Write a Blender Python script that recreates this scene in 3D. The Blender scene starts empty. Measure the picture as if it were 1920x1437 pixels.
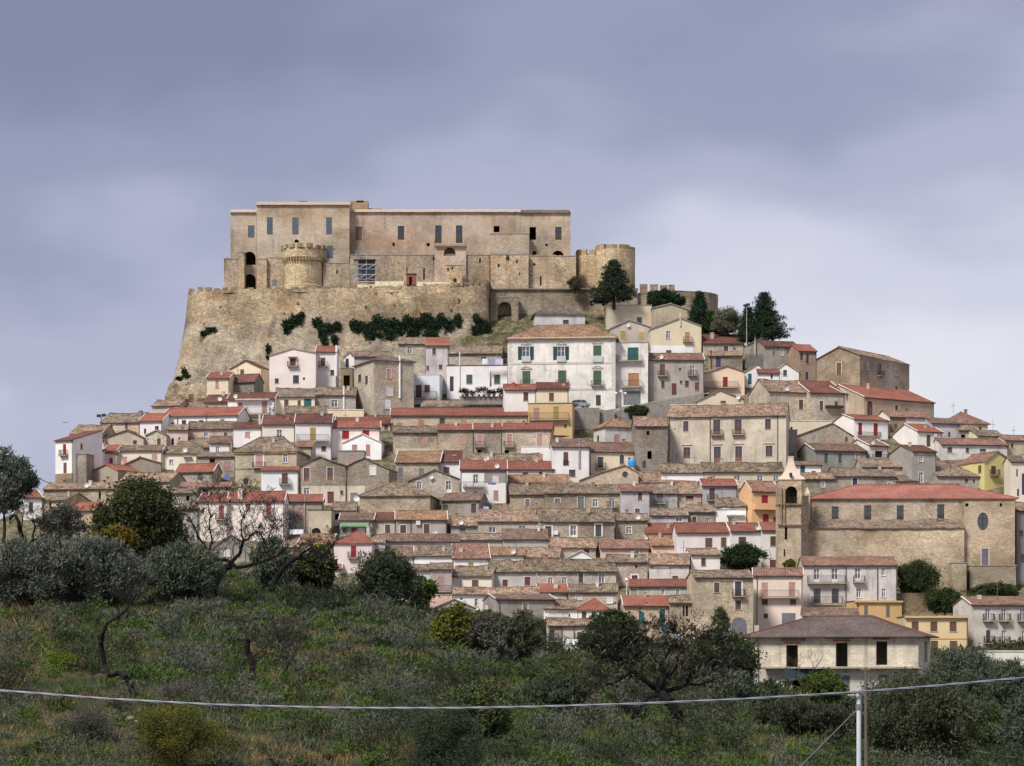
import bpy, math, random
import numpy as np
from mathutils import Matrix, Vector

# ------------------------------------------------------------------ camera, sky, sun, exposure
F, CX, HY = 4500.0, 960.0, 1250.0          # focal length and horizon, in photograph pixels (1920 x 1437)
scene = bpy.context.scene
cam_d = bpy.data.cameras.new('camera')
cam = bpy.data.objects.new('camera', cam_d)
scene.collection.objects.link(cam)
cam.location = (0, 0, 0)
cam.rotation_euler = (math.radians(90), 0, 0)
cam_d.sensor_fit = 'HORIZONTAL'
cam_d.sensor_width = 36
cam_d.lens = 36 * F / 1920
cam_d.shift_y = (HY - 718.5) / 1920
cam_d.clip_start, cam_d.clip_end = 0.5, 9000
scene.camera = cam

SUN_AZ, SUN_EL = math.radians(218), math.radians(46)     # compass: 180 = behind the camera, 270 = left
world = bpy.data.worlds.new('World')
scene.world = world
world.use_nodes = True


def hexc(h, k=1.0):
    h = h.lstrip('#')
    c = [int(h[i:i + 2], 16) / 255 for i in (0, 2, 4)]
    return tuple(k * (x / 12.92 if x <= .04045 else ((x + .055) / 1.055) ** 2.4) for x in c) + (1.0,)


class NB:
    """small node-tree helper"""
    def __init__(s, tree):
        s.t = tree
        s.n = tree.nodes
        s.n.clear()

    def add(s, typ, ins=None, **props):
        nd = s.n.new(typ)
        for k, v in props.items():
            setattr(nd, k, v)
        for k, v in (ins or {}).items():
            sock = nd.inputs[k]
            if isinstance(v, bpy.types.NodeSocket):
                s.t.links.new(v, sock)
            else:
                sock.default_value = v
        return nd

    def noise(s, vec, scale, detail=3, rough=.55):
        ins = {'Scale': scale, 'Detail': detail, 'Roughness': rough}
        if vec is not None:
            ins['Vector'] = vec
        return s.add('ShaderNodeTexNoise', ins).outputs['Fac']

    def ramp(s, fac, stops, interp='LINEAR'):
        nd = s.add('ShaderNodeValToRGB', {'Fac': fac})
        cr = nd.color_ramp
        cr.interpolation = interp
        while len(cr.elements) > 1:
            cr.elements.remove(cr.elements[-1])
        for i, (p, c) in enumerate(stops):
            e = cr.elements[0] if i == 0 else cr.elements.new(p)
            e.position = p
            e.color = c if len(c) == 4 else tuple(c) + (1,)
        return nd.outputs['Color']

    def mix(s, fac, a, b, blend='MIX'):
        nd = s.add('ShaderNodeMix', data_type='RGBA', blend_type=blend)
        for i, v in ((0, fac), (6, a), (7, b)):
            if isinstance(v, bpy.types.NodeSocket):
                s.t.links.new(v, nd.inputs[i])
            else:
                nd.inputs[i].default_value = v
        return nd.outputs[2]

    def math(s, op, a, b=0.0, clamp=False):
        nd = s.add('ShaderNodeMath', operation=op, use_clamp=clamp)
        for i, v in ((0, a), (1, b)):
            if isinstance(v, bpy.types.NodeSocket):
                s.t.links.new(v, nd.inputs[i])
            else:
                nd.inputs[i].default_value = v
        return nd.outputs[0]

    def mapping(s, vec, scale=(1, 1, 1), loc=(0, 0, 0)):
        return s.add('ShaderNodeMapping', {'Vector': vec, 'Scale': scale, 'Location': loc}).outputs[0]

    def grey(s, fac, lo, hi, p0=0.0, p1=1.0):
        return s.ramp(fac, [(p0, (lo, lo, lo)), (p1, (hi, hi, hi))])


# overcast sky: the Nishita sky seen through a deck of grey-violet cloud
wb = NB(world.node_tree)
sky = wb.add('ShaderNodeTexSky', sky_type='NISHITA', sun_disc=False)
sky.sun_elevation = SUN_EL
sky.sun_rotation = SUN_AZ
sky.altitude = 100
tc = wb.add('ShaderNodeTexCoord').outputs['Generated']
sep = wb.add('ShaderNodeSeparateXYZ', {'Vector': tc})
big = wb.noise(wb.mapping(tc, (6.5, 6.5, 14.0), (3.10, 0.0, 1.62)), 1.0, 2.5, .45)
fine = wb.noise(wb.mapping(tc, (15, 15, 34.0), (.35, 0, 2.0)), 1.0, 4.0, .5)
tilt = wb.math('MINIMUM', wb.math('MAXIMUM', wb.math('MULTIPLY', sep.outputs['X'], .5), -.13), .13)
elev = wb.math('MAXIMUM', wb.math('MULTIPLY', sep.outputs['Z'], -2.3), -.56)
cl = wb.math('ADD', wb.math('MULTIPLY', big, .52), wb.math('MULTIPLY', fine, .13))
cl = wb.math('ADD', wb.math('ADD', cl, .585), wb.math('ADD', elev, tilt))
cloud = wb.ramp(cl, [(.24, hexc('8084a1')), (.40, hexc('9498b2')), (.52, hexc('acafc6')),
                     (.64, hexc('cacbdb')), (.80, hexc('dedee6'))], 'EASE')
cloud_bg = wb.add('ShaderNodeBackground', {'Color': cloud, 'Strength': .385})
sky_bg = wb.add('ShaderNodeBackground', {'Color': sky.outputs[0], 'Strength': .06})
mx = wb.add('ShaderNodeMixShader', {0: .95, 1: sky_bg.outputs[0], 2: cloud_bg.outputs[0]})
wb.add('ShaderNodeOutputWorld', {'Surface': mx.outputs[0]})

sun_d = bpy.data.lights.new('sun', 'SUN')
sun_d.energy = 1.4
sun_d.angle = math.radians(14)
sun_d.color = (1.0, .96, .90)
sun = bpy.data.objects.new('sun', sun_d)
scene.collection.objects.link(sun)
sdir = Vector((math.sin(SUN_AZ) * math.cos(SUN_EL), math.cos(SUN_AZ) * math.cos(SUN_EL), math.sin(SUN_EL)))
sun.rotation_euler = sdir.to_track_quat('Z', 'Y').to_euler()
sun.location = sdir * 300

vs = scene.view_settings
vs.view_transform = 'Standard'
vs.look = 'None'
vs.exposure = 1.48
vs.gamma = 1
vs.use_curve_mapping = False
scene.render.engine = 'CYCLES'
scene.cycles.use_denoising = True
scene.cycles.max_bounces = 5
scene.cycles.diffuse_bounces = 3
scene.cycles.transparent_max_bounces = 4

# ------------------------------------------------------------------ materials
MAT = {}


def new_mat(name):
    m = bpy.data.materials.new(name)
    m.use_nodes = True
    MAT[name] = m
    return NB(m.node_tree)


def finish(b, col, rough=.9, bump=None, bstr=.3, bdist=.05, spec=.25, trans=None):
    ins = {'Base Color': col, 'Roughness': rough, 'Specular IOR Level': spec}
    if bump is not None:
        ins['Normal'] = b.add('ShaderNodeBump', {'Height': bump, 'Strength': bstr, 'Distance': bdist}).outputs[0]
    p = b.add('ShaderNodeBsdfPrincipled', ins)
    out = p.outputs[0]
    if trans is not None:
        tr = b.add('ShaderNodeBsdfTranslucent', {'Color': trans})
        out = b.add('ShaderNodeMixShader', {0: .12, 1: out, 2: tr.outputs[0]}).outputs[0]
    b.add('ShaderNodeOutputMaterial', {'Surface': out})


def geo_pos(b):
    return b.add('ShaderNodeNewGeometry').outputs['Position']


def obcol(b):
    return b.add('ShaderNodeObjectInfo').outputs['Color']


# lime render: stains, runs, patches where the coat has gone
b = new_mat('render_plaster')
P = geo_pos(b)
c = obcol(b)
c = b.mix(1.0, c, b.grey(b.noise(P, .35, 4, .6), .74, 1.16, .3, .72), 'MULTIPLY')
runs = b.noise(b.mapping(P, (1.6, 1.6, .16)), 1.0, 4, .62)
c = b.mix(b.grey(runs, 0, .50, .54, .74), c, (.20, .18, .155, 1))
patch = b.noise(P, .8, 5, .65)
c = b.mix(b.grey(patch, 0, .55, .60, .70), c, (.30, .25, .185, 1))
c = b.mix(1.0, c, b.grey(b.noise(P, 6, 3), .86, 1.1, .3, .7), 'MULTIPLY')
finish(b, c, .93, b.noise(P, 3.0, 4), .25, .06)

# cleaner, recently painted walls
b = new_mat('painted_plaster')
P = geo_pos(b)
c = obcol(b)
c = b.mix(1.0, c, b.grey(b.noise(P, .3, 4, .6), .86, 1.07, .3, .72), 'MULTIPLY')
runs = b.noise(b.mapping(P, (1.9, 1.9, .14)), 1.0, 4, .62)
c = b.mix(b.grey(runs, 0, .22, .57, .76), c, (.30, .28, .25, 1))
finish(b, c, .9, b.noise(P, 3.0, 3), .15, .05)


def rubble(name, cell, patchy, dark, streak=.0, amp=1.0):
    b = new_mat(name)
    P = geo_pos(b)
    base = obcol(b)
    wob = b.mix(.08, P, b.add('ShaderNodeTexNoise', {'Vector': P, 'Scale': 2.0}).outputs['Color'], 'ADD')
    vp = b.mapping(wob, (1, 1, 1.5))
    v = b.add('ShaderNodeTexVoronoi', {'Vector': vp, 'Scale': cell})
    sh = b.add('ShaderNodeSeparateColor', {'Color': v.outputs['Color']})
    c = b.mix(1.0, base, b.grey(sh.outputs[0], 1 - .42 * amp, 1 + .34 * amp), 'MULTIPLY')
    c = b.mix(b.grey(sh.outputs[1], 0, .38 * amp, .45, 1), c, hexc('b09472'))
    c = b.mix(b.grey(sh.outputs[2], 0, .32 * amp, .6, 1), c, hexc('77736c'))
    ed = b.add('ShaderNodeTexVoronoi', {'Vector': vp, 'Scale': cell}, feature='DISTANCE_TO_EDGE').outputs['Distance']
    c = b.mix(b.grey(ed, .55 * amp, 0, .0, .10), c, hexc('5f5343'))
    c = b.mix(1.0, c, b.grey(b.noise(P, .16, 5, .6), 1 - dark, 1.15, .32, .62), 'MULTIPLY')
    pl = b.noise(P, .30, 6, .68)
    c = b.mix(b.grey(pl, 0, patchy, .46, .66), c, b.mix(.5, base, hexc('cdc2b2')))
    if streak:
        runs = b.noise(b.mapping(P, (.75, .75, .09)), 1.0, 5, .65)
        c = b.mix(b.grey(runs, 0, streak, .53, .72), c, hexc('4d453c'))
        warm = b.noise(P, .11, 4, .6)
        c = b.mix(b.grey(warm, 0, .34, .5, .68), c, b.mix(1.0, c, hexc('e8b677', 1.1), 'MULTIPLY'))
        gp = b.noise(b.mapping(P, (1, 1, 1.4)), .07, 5, .62)
        c = b.mix(b.grey(gp, 0, .75, .48, .62), c, b.mix(1.0, c, hexc('c4c2c0'), 'MULTIPLY'))
    hgt = b.mix(.5, b.grey(ed, 0, 1, 0, .25), b.noise(P, 2.2, 5))
    finish(b, c, .95, hgt, .6, .12)


rubble('rubble_stone', 2.8, .55, .30, .16, .60)
rubble('mixed_stone', 2.6, .75, .30, .22, .55)
rubble('aged_plaster', 2.2, .60, .30, .40, .28)
rubble('castle_stone', 2.2, .40, .30, .50, .75)
rubble('scarp_stone', 2.0, .20, .40, .55, .85)

# concrete block work
b = new_mat('block_work')
P = geo_pos(b)
base = obcol(b)
xyz = b.add('ShaderNodeSeparateXYZ', {'Vector': P})
bv = b.add('ShaderNodeCombineXYZ', {'X': b.math('ADD', xyz.outputs[0], xyz.outputs[1]), 'Y': xyz.outputs[2]}).outputs[0]
br = b.add('ShaderNodeTexBrick', {'Vector': bv, 'Color1': (.86, .85, .84, 1), 'Color2': (1.06, 1.04, 1.0, 1),
                                  'Mortar': (.72, .70, .66, 1), 'Scale': 1.0, 'Mortar Size': .016,
                                  'Brick Width': .5, 'Row Height': .25})
c = b.mix(1.0, base, br.outputs['Color'], 'MULTIPLY')
c = b.mix(1.0, c, b.grey(b.noise(P, .5, 5, .65), .72, 1.16, .3, .7), 'MULTIPLY')
runs = b.noise(b.mapping(P, (1.2, 1.2, .1)), 1.0, 4, .6)
c = b.mix(b.grey(runs, 0, .6, .55, .74), c, hexc('6d6558'))
finish(b, c, .95, br.outputs['Fac'], -.4, .03)


def tiles(name, spread, odd, moss, period=.24, course=.38):
    b = new_mat(name)
    P = geo_pos(b)
    base = obcol(b)
    uv = b.add('ShaderNodeUVMap', uv_map='UVMap').outputs[0]
    su = b.add('ShaderNodeSeparateXYZ', {'Vector': uv})
    iu = b.math('FLOOR', b.math('DIVIDE', su.outputs[0], period))
    iv = b.math('FLOOR', b.math('DIVIDE', b.math('ADD', su.outputs[1], b.math('MULTIPLY', b.noise(P, .8, 2), .5)), course))
    cellv = b.add('ShaderNodeCombineXYZ', {'X': iu, 'Y': iv}).outputs[0]
    wn = b.add('ShaderNodeTexWhiteNoise', {'Vector': cellv}, noise_dimensions='2D')
    sc = b.add('ShaderNodeSeparateColor', {'Color': wn.outputs['Color']})
    c = b.mix(1.0, base, b.grey(sc.outputs[0], 1 - spread, 1 + spread), 'MULTIPLY')
    c = b.mix(b.grey(sc.outputs[1], 0, odd, .55, 1), c, hexc('c29a7a'))
    c = b.mix(b.grey(sc.outputs[2], 0, odd, .6, 1), c, hexc('6b6258'))
    clump = b.add('ShaderNodeTexVoronoi', {'Vector': P, 'Scale': 1.7})
    cs = b.add('ShaderNodeSeparateColor', {'Color': clump.outputs['Color']})
    c = b.mix(b.grey(cs.outputs[0], 0, odd * .7, .6, .9), c, hexc('d2b596'))
    c = b.mix(b.grey(cs.outputs[1], 0, odd * .8, .55, .9), c, hexc('4b4136'))
    c = b.mix(1.0, c, b.grey(b.noise(P, .32, 4, .6), .72, 1.2, .3, .7), 'MULTIPLY')
    c = b.mix(b.grey(b.noise(P, .55, 5, .7), 0, moss, .5, .66), c, hexc('57543f'))
    wave = b.math('SINE', b.math('MULTIPLY', su.outputs[0], 2 * math.pi / period))
    row = b.math('FRACT', b.math('DIVIDE', su.outputs[1], course))
    gap = b.grey(wave, .66, 1.0, -.2 if False else 0, .55)
    c = b.mix(1.0, c, gap, 'MULTIPLY')
    h = b.math('ADD', wave, b.math('MULTIPLY', row, .5))
    finish(b, c, .9, h, .8, .05)


tiles('old_tiles', .45, .62, .35)
tiles('weathered_tiles', .32, .40, .30)
tiles('new_tiles', .16, .10, .06)


def plain(name, rough=.7, spec=.3, var=.12, metallic=0.0):
    b = new_mat(name)
    P = geo_pos(b)
    c = b.mix(1.0, obcol(b), b.grey(b.noise(P, 1.4, 4), 1 - var, 1 + var, .3, .7), 'MULTIPLY')
    finish(b, c, rough, None, spec=spec)
    if metallic:
        for n in b.n:
            if n.type == 'BSDF_PRINCIPLED':
                n.inputs['Metallic'].default_value = metallic


plain('painted_wood', .65, .3, .16)
plain('painted_metal', .5, .4, .1)
plain('galvanised', .4, .5, .1, .6)
plain('concrete', .92, .2, .22)
plain('cloth', .95, .1, .08)
plain('glass', .09, .9, .05)
plain('plastic', .4, .5, .05)
plain('car_paint', .22, .6, .03)
plain('rubber', .85, .2, .05)

b = new_mat('limestone')
P = geo_pos(b)
c = b.mix(1.0, obcol(b), b.grey(b.noise(P, 6, 5, .6), .65, 1.2, .3, .7), 'MULTIPLY')
finish(b, c, .95, b.noise(P, 8, 5), .5, .05)

# bark, black where the fire went through
b = new_mat('bark')
P = geo_pos(b)
c = b.mix(1.0, obcol(b), b.grey(b.noise(b.mapping(P, (6, 6, 1.5)), 1, 4, .6), .55, 1.4, .3, .7), 'MULTIPLY')
finish(b, c, .95, b.noise(b.mapping(P, (9, 9, 2)), 1, 4), .6, .04)


def foliage(name, hue, spread=.35, scale=.9):
    b = new_mat(name)
    g = b.add('ShaderNodeNewGeometry')
    base = obcol(b)
    c = b.mix(1.0, base, b.grey(g.outputs['Random Per Island'], 1 - spread, 1 + spread * 1.25), 'MULTIPLY')
    c = b.mix(b.grey(b.noise(g.outputs['Position'], scale, 3), 0, .75, .42, .62), c, b.mix(1.0, base, hue, 'MULTIPLY'))
    finish(b, c, .8, None, spec=.12, trans=c)


foliage('olive_leaves', (1.8, 1.7, 1.75, 1), .55, 1.5)
foliage('green_leaves', (2.0, 1.8, .9, 1), .55, 1.4)
foliage('conifer_needles', (1.25, 1.3, .9, 1), .4, .5)
foliage('grass_blades', (2.0, 1.5, 1.0, 1), .65, .35)
foliage('ivy_leaves', (.75, .8, .75, 1), .4, .5)

# hillside: thin grass over reddish soil near by, trodden earth and rock under the town
b = new_mat('hillside')
P = geo_pos(b)
n1 = b.noise(P, .22, 6, .65)
n2 = b.noise(P, .9, 6, .7)
c = b.ramp(n1, [(.38, (.030, .044, .015)), (.50, (.055, .058, .026)), (.57, (.105, .080, .044)), (.68, (.17, .108, .062))])
c = b.mix(b.grey(n2, 0, .7, .50, .68), c, (.034, .050, .016, 1))
c = b.mix(1.0, c, b.grey(b.noise(P, 7, 4, .65), .55, 1.35, .3, .7), 'MULTIPLY')
town = b.ramp(b.noise(P, .5, 6, .68), [(.34, hexc('4a4c2c')), (.48, hexc('646045')), (.58, hexc('8b8069')), (.72, hexc('55592f'))])
town = b.mix(1.0, town, b.grey(b.noise(P, 3, 5, .65), .6, 1.3, .3, .7), 'MULTIPLY')
yy = b.add('ShaderNodeSeparateXYZ', {'Vector': P}).outputs[1]
c = b.mix(b.grey(b.math('DIVIDE', b.math('SUBTRACT', yy, 300), 60), 0, 1), c, town)
finish(b, c, .96, b.noise(P, 2.5, 7, .7), .7, .25)

b = new_mat('street_paving')
P = geo_pos(b)
c = b.ramp(b.noise(P, .8, 5, .6), [(.3, hexc('77736b')), (.7, hexc('98928a'))])
finish(b, c, .93, b.noise(P, 6, 4), .3, .02)

# ------------------------------------------------------------------ mesh helpers
COL = scene.collection


def mesh_np(name, verts, quads=None, tris=None, uvs=None):
    me = bpy.data.meshes.new(name)
    verts = np.asarray(verts, dtype=np.float32).reshape(-1, 3)
    me.vertices.add(len(verts))
    me.vertices.foreach_set('co', verts.ravel())
    parts, sizes = [], []
    if quads is not None and len(quads):
        q = np.asarray(quads, dtype=np.int32).reshape(-1, 4)
        parts.append(q.ravel()); sizes += [4] * len(q)
    if tris is not None and len(tris):
        t = np.asarray(tris, dtype=np.int32).reshape(-1, 3)
        parts.append(t.ravel()); sizes += [3] * len(t)
    loops = np.concatenate(parts)
    sizes = np.asarray(sizes, dtype=np.int32)
    me.loops.add(len(loops))
    me.loops.foreach_set('vertex_index', loops)
    me.polygons.add(len(sizes))
    starts = np.concatenate(([0], np.cumsum(sizes)[:-1])).astype(np.int32)
    me.polygons.foreach_set('loop_start', starts)
    me.update(calc_edges=True)
    me.validate()
    return me


class MB:
    """collects polygons (with optional uv) for one mesh"""
    def __init__(s):
        s.v, s.f, s.uv = [], [], []

    def poly(s, pts, uv=None):
        i = len(s.v)
        s.v += [tuple(p) for p in pts]
        s.f.append(tuple(range(i, i + len(pts))))
        s.uv.append(uv)

    def box(s, x0, x1, y0, y1, z0, z1):
        A, B, C, D = (x0, y0, z0), (x1, y0, z0), (x1, y1, z0), (x0, y1, z0)
        E, G, H, I = (x0, y0, z1), (x1, y0, z1), (x1, y1, z1), (x0, y1, z1)
        for q in ((A, B, G, E), (B, C, H, G), (C, D, I, H), (D, A, E, I), (E, G, H, I), (D, C, B, A)):
            s.poly(q)

    def tube(s, p, q, r0, r1=None, n=6, caps=True):
        r1 = r0 if r1 is None else r1
        p, q = Vector(p), Vector(q)
        d = q - p
        if d.length < 1e-6:
            return
        d.normalize()
        a = d.cross(Vector((0, 0, 1)) if abs(d.z) < .9 else Vector((1, 0, 0))).normalized()
        bb = d.cross(a)
        ring = lambda o, r: [o + a * (r * math.cos(2 * math.pi * k / n)) + bb * (r * math.sin(2 * math.pi * k / n)) for k in range(n)]
        R0, R1 = ring(p, r0), ring(q, r1)
        for k in range(n):
            s.poly((R0[k], R0[(k + 1) % n], R1[(k + 1) % n], R1[k]))
        if caps:
            s.poly(R0[::-1]); s.poly(R1)

    def lathe(s, prof, n=32, cx=0, cy=0, a0=0, a1=2 * math.pi, jit=None):
        full = abs(a1 - a0 - 2 * math.pi) < 1e-6
        for (r0, z0), (r1, z1) in zip(prof[:-1], prof[1:]):
            for k in range(n):
                A, B = a0 + (a1 - a0) * k / n, a0 + (a1 - a0) * (k + 1) / n
                pt = lambda r, a, z: (cx + r * math.cos(a), cy + r * math.sin(a), z)
                s.poly((pt(r0, A, z0), pt(r0, B, z0), pt(r1, B, z1), pt(r1, A, z1)))

    def slab(s, grid, thk, u0=0.0, vs=None):
        """grid[i][j] of top points -> closed slab thk thick (downwards), with uv in metres"""
        ni, nj = len(grid), len(grid[0])
        dn = lambda p: (p[0], p[1], p[2] - thk)
        us = [0.0]
        for i in range(1, ni):
            us.append(us[-1] + (Vector(grid[i][0]) - Vector(grid[i - 1][0])).length)
        vv = [0.0]
        for j in range(1, nj):
            vv.append(vv[-1] + (Vector(grid[0][j]) - Vector(grid[0][j - 1])).length)
        for i in range(ni - 1):
            for j in range(nj - 1):
                q = (grid[i][j], grid[i + 1][j], grid[i + 1][j + 1], grid[i][j + 1])
                uv = ((us[i], vv[j]), (us[i + 1], vv[j]), (us[i + 1], vv[j + 1]), (us[i], vv[j + 1]))
                s.poly(q, uv)
                s.poly([dn(p) for p in q][::-1], uv[::-1])
        for j in range(nj - 1):
            for i, flip in ((0, 1), (ni - 1, 0)):
                a, c_ = grid[i][j], grid[i][j + 1]
                q = [a, c_, dn(c_), dn(a)]
                s.poly(q[::-1] if flip else q, ((us[i], vv[j]),) * 4)
        for i in range(ni - 1):
            for j, flip in ((0, 0), (nj - 1, 1)):
                a, c_ = grid[i][j], grid[i + 1][j]
                q = [a, dn(a), dn(c_), c_]
                s.poly(q[::-1] if flip else q, ((us[i], vv[j]), (us[i], vv[j]), (us[i + 1], vv[j]), (us[i + 1], vv[j])))

    def mesh(s, name, smooth=False):
        me = bpy.data.meshes.new(name)
        me.from_pydata(s.v, [], s.f)
        if any(u is not None for u in s.uv):
            lay = me.uv_layers.new(name='UVMap')
            k = 0
            for f_, u in zip(s.f, s.uv):
                for i in range(len(f_)):
                    lay.data[k].uv = u[i] if u is not None else (0, 0)
                    k += 1
        if smooth:
            me.polygons.foreach_set('use_smooth', [True] * len(me.polygons))
        me.update()
        return me


def link(name, me, mat=None, parent=None, color=None, mtx=None):
    o = bpy.data.objects.new(name, me)
    COL.objects.link(o)
    if mat and me is not None and not me.materials:
        me.materials.append(MAT[mat])
    if color is not None:
        o.color = color
    if parent is not None:
        o.parent = parent
    if mtx is not None:
        o.matrix_local = mtx
    return o


def put(name, mb, mat, parent=None, color=(1, 1, 1, 1), mtx=None, smooth=False):
    return link(name, mb.mesh(name, smooth), mat, parent, color, mtx)


def tag(o, label, cat, group=None, kind=None):
    if label: o['label'] = label
    if cat: o['category'] = cat
    if group: o['group'] = group
    if kind: o['kind'] = kind
    return o


def empty(name, loc=(0, 0, 0), rz=0.0):
    o = bpy.data.objects.new(name, None)
    COL.objects.link(o)
    o.location = loc
    o.rotation_euler = (0, 0, rz)
    o.empty_display_size = .5
    return o


def at(px, py, Y):
    return Vector(((px - CX) / F * Y, Y, (HY - py) / F * Y))


def m_per_px(Y):
    return Y / F

# ------------------------------------------------------------------ the lie of the land
KT = .27
FOOT_Y, FOOT_PY = 355.0, 1200.0
RIDGE_X = [-3000, -600, -200, 0, 200, 350, 500, 650, 800, 900, 1000, 1100, 1250, 1400, 1600, 1800, 2100, 5000]
RIDGE_P = [1030, 1030, 1035, 1042, 1052, 1072, 1095, 1122, 1148, 1178, 1220, 1256, 1303, 1343, 1390, 1418, 1440, 1470]
RIDGE_YX, RIDGE_YY = [-600, 200, 800, 1200, 1600, 2200], [155, 150, 140, 128, 112, 105]
CAP_X = [-3000, -700, -200, 0, 60, 105, 160, 200, 260, 300, 335, 356, 374, 918, 1200, 1330, 1350, 1400, 1500, 1600, 1700, 1750, 1850, 1920, 2300, 3500, 6000]
CAP_P = [1240, 1190, 1030, 972, 940, 912, 858, 822, 795, 772, 752, 742, 560, 548, 548, 560, 606, 648, 676, 700, 745, 780, 815, 840, 960, 1180, 1240]
LEDGE_X = [300, 356, 420, 600, 780, 905, 930]
LEDGE_P = [775, 752, 742, 725, 700, 664, 548]


def Ymap(py):
    return FOOT_Y + (FOOT_PY - py) * KT if py <= FOOT_PY else FOOT_Y - (py - FOOT_PY)


def ground_z(px, Y):
    rp = np.interp(px, RIDGE_X, RIDGE_P)
    ry = np.interp(px, RIDGE_YX, RIDGE_YY)
    zr = (HY - rp) * ry / F
    z62 = (HY - 1480) * 62 / F
    z200 = min(zr - 2.5, (HY - max(rp + 14, 1345)) * 200 / F)
    z255 = (HY - 1302) * 255 / F
    z355 = (HY - FOOT_PY) * FOOT_Y / F
    if Y <= FOOT_Y:
        mid = .5 * (62 + ry)
        zm = .5 * (z62 + zr) + .25 * np.sin(px * .006) + .12
        return float(np.interp(Y, [1, 20, 62, mid, ry - 8, ry, ry + 8, 200, 255, FOOT_Y],
                               [-1.7, -2.0, z62, zm, zr - .45, zr - .1, zr - .5, z200, z255, z355]))
    zm = (HY - (FOOT_PY - (Y - FOOT_Y) / KT)) * Y / F
    cap = np.interp(px, CAP_X, CAP_P)
    yc = Ymap(cap)
    z = min(zm, (HY - cap) * yc / F)
    if 300 < px < 930 and Y < 509:
        lp = np.interp(px, LEDGE_X, LEDGE_P)
        z = min(z, (HY - lp) * Ymap(lp) / F)
    if Y > yc + 34:
        z -= .42 * (Y - yc - 34)
    return max(z, -14.0)


def find_Y(px, py, lo, hi, n=400):
    """depth between lo and hi at which the ground shows at pixel (px, py)"""
    best, bd = lo, 1e9
    for k in range(n + 1):
        Y = lo + (hi - lo) * k / n
        d = abs((HY - ground_z(px, Y) * F / Y) - py)
        if d < bd:
            best, bd = Y, d
    return best


rng = np.random.default_rng(7)
pxs = np.concatenate([np.linspace(-6000, -700, 24), np.linspace(-660, 2600, 190), np.linspace(2660, 7000, 22)])
Ys = np.concatenate([np.linspace(1, 60, 14), np.linspace(62, 165, 70), np.linspace(168, 355, 50),
                     np.linspace(357, 620, 110), np.linspace(640, 1200, 14), [1800, 3000, 5000, 8000]])
V = []
for Y in Ys:
    for px in pxs:
        z = ground_z(px, Y)
        j = .10 if 60 < Y < 170 else (.25 if Y > 360 else .05)
        V.append(((px - CX) / F * Y, Y, z + rng.normal(0, j * .5) - (.25 if Y > 360 else 0)))
nx = len(pxs)
Q = [(r * nx + c_, r * nx + c_ + 1, (r + 1) * nx + c_ + 1, (r + 1) * nx + c_) for r in range(len(Ys) - 1) for c_ in range(nx - 1)]
me = mesh_np('hillside', V, quads=Q)
me.polygons.foreach_set('use_smooth', [True] * len(me.polygons))
link('hillside', me, 'hillside')['kind'] = 'structure'

# ------------------------------------------------------------------ walls, openings, roofs
WALL = {  # code: (material, colour)
    'w': ('painted_plaster', 'f1ebe6'), 'W': ('render_plaster', 'e4ddd4'), 'c': ('painted_plaster', 'ead9bb'),
    'p': ('painted_plaster', 'eedfd4'), 'P': ('render_plaster', 'd6b3a2'), 'g': ('render_plaster', 'aea79d'),
    'G': ('render_plaster', '8b867f'), 'b': ('render_plaster', 'c5b7a3'), 'l': ('render_plaster', 'bfbabc'),
    'y': ('painted_plaster', 'd6cb8c'), 'Y': ('painted_plaster', 'e2cba0'), 'o': ('painted_plaster', 'd0b083'),
    'O': ('painted_plaster', 'e4bb8a'), 't': ('rubble_stone', 'cfbfa5'), 's': ('rubble_stone', 'bcb09d'),
    'd': ('rubble_stone', '8c7f6d'), 'm': ('mixed_stone', 'b0a088'), 'k': ('block_work', 'c6bba5'),
    'K': ('castle_stone', 'b4966c'), 'C': ('mixed_stone', 'b99d78'), 'B': ('mixed_stone', 'c3b49b'), 'A': ('aged_plaster', 'c3ad90')}
ROOF = {'o': ('old_tiles', 'a08e7e'), 'O': ('old_tiles', 'b89a83'), 'r': ('new_tiles', 'a5695a'), 'R': ('new_tiles', 'b06f5b'),
        'd': ('new_tiles', '83564c'), 'b': ('weathered_tiles', '8c7266'), 't': ('weathered_tiles', 'bb9170'),
        'P': ('weathered_tiles', 'ab7f70'), 'x': ('weathered_tiles', '7b736b'), 'm': ('old_tiles', '91836f'), 'w': ('concrete', 'd8d2c8'),
        'g': ('concrete', '9a958c'), 'c': ('concrete', 'b5a08d')}
SHUT = {'r': '9c3038', 'R': '714842', 'g': '4c6352', 't': '2f6a6a', 'p': 'bd9289', 'b': '6a5348', 'o': 'bb8766', 'y': 'b19a5a',
        'k': '77767a', 'v': '4a3f63', 's': 'd9d6d2', 'G': '7f8a86', 'q': 'a25f5c', 'K': '5a636c', 'T': 'a7a08c'}
WHITE = hexc('ece9e4')
DARKF = hexc('4a3b33')


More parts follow.
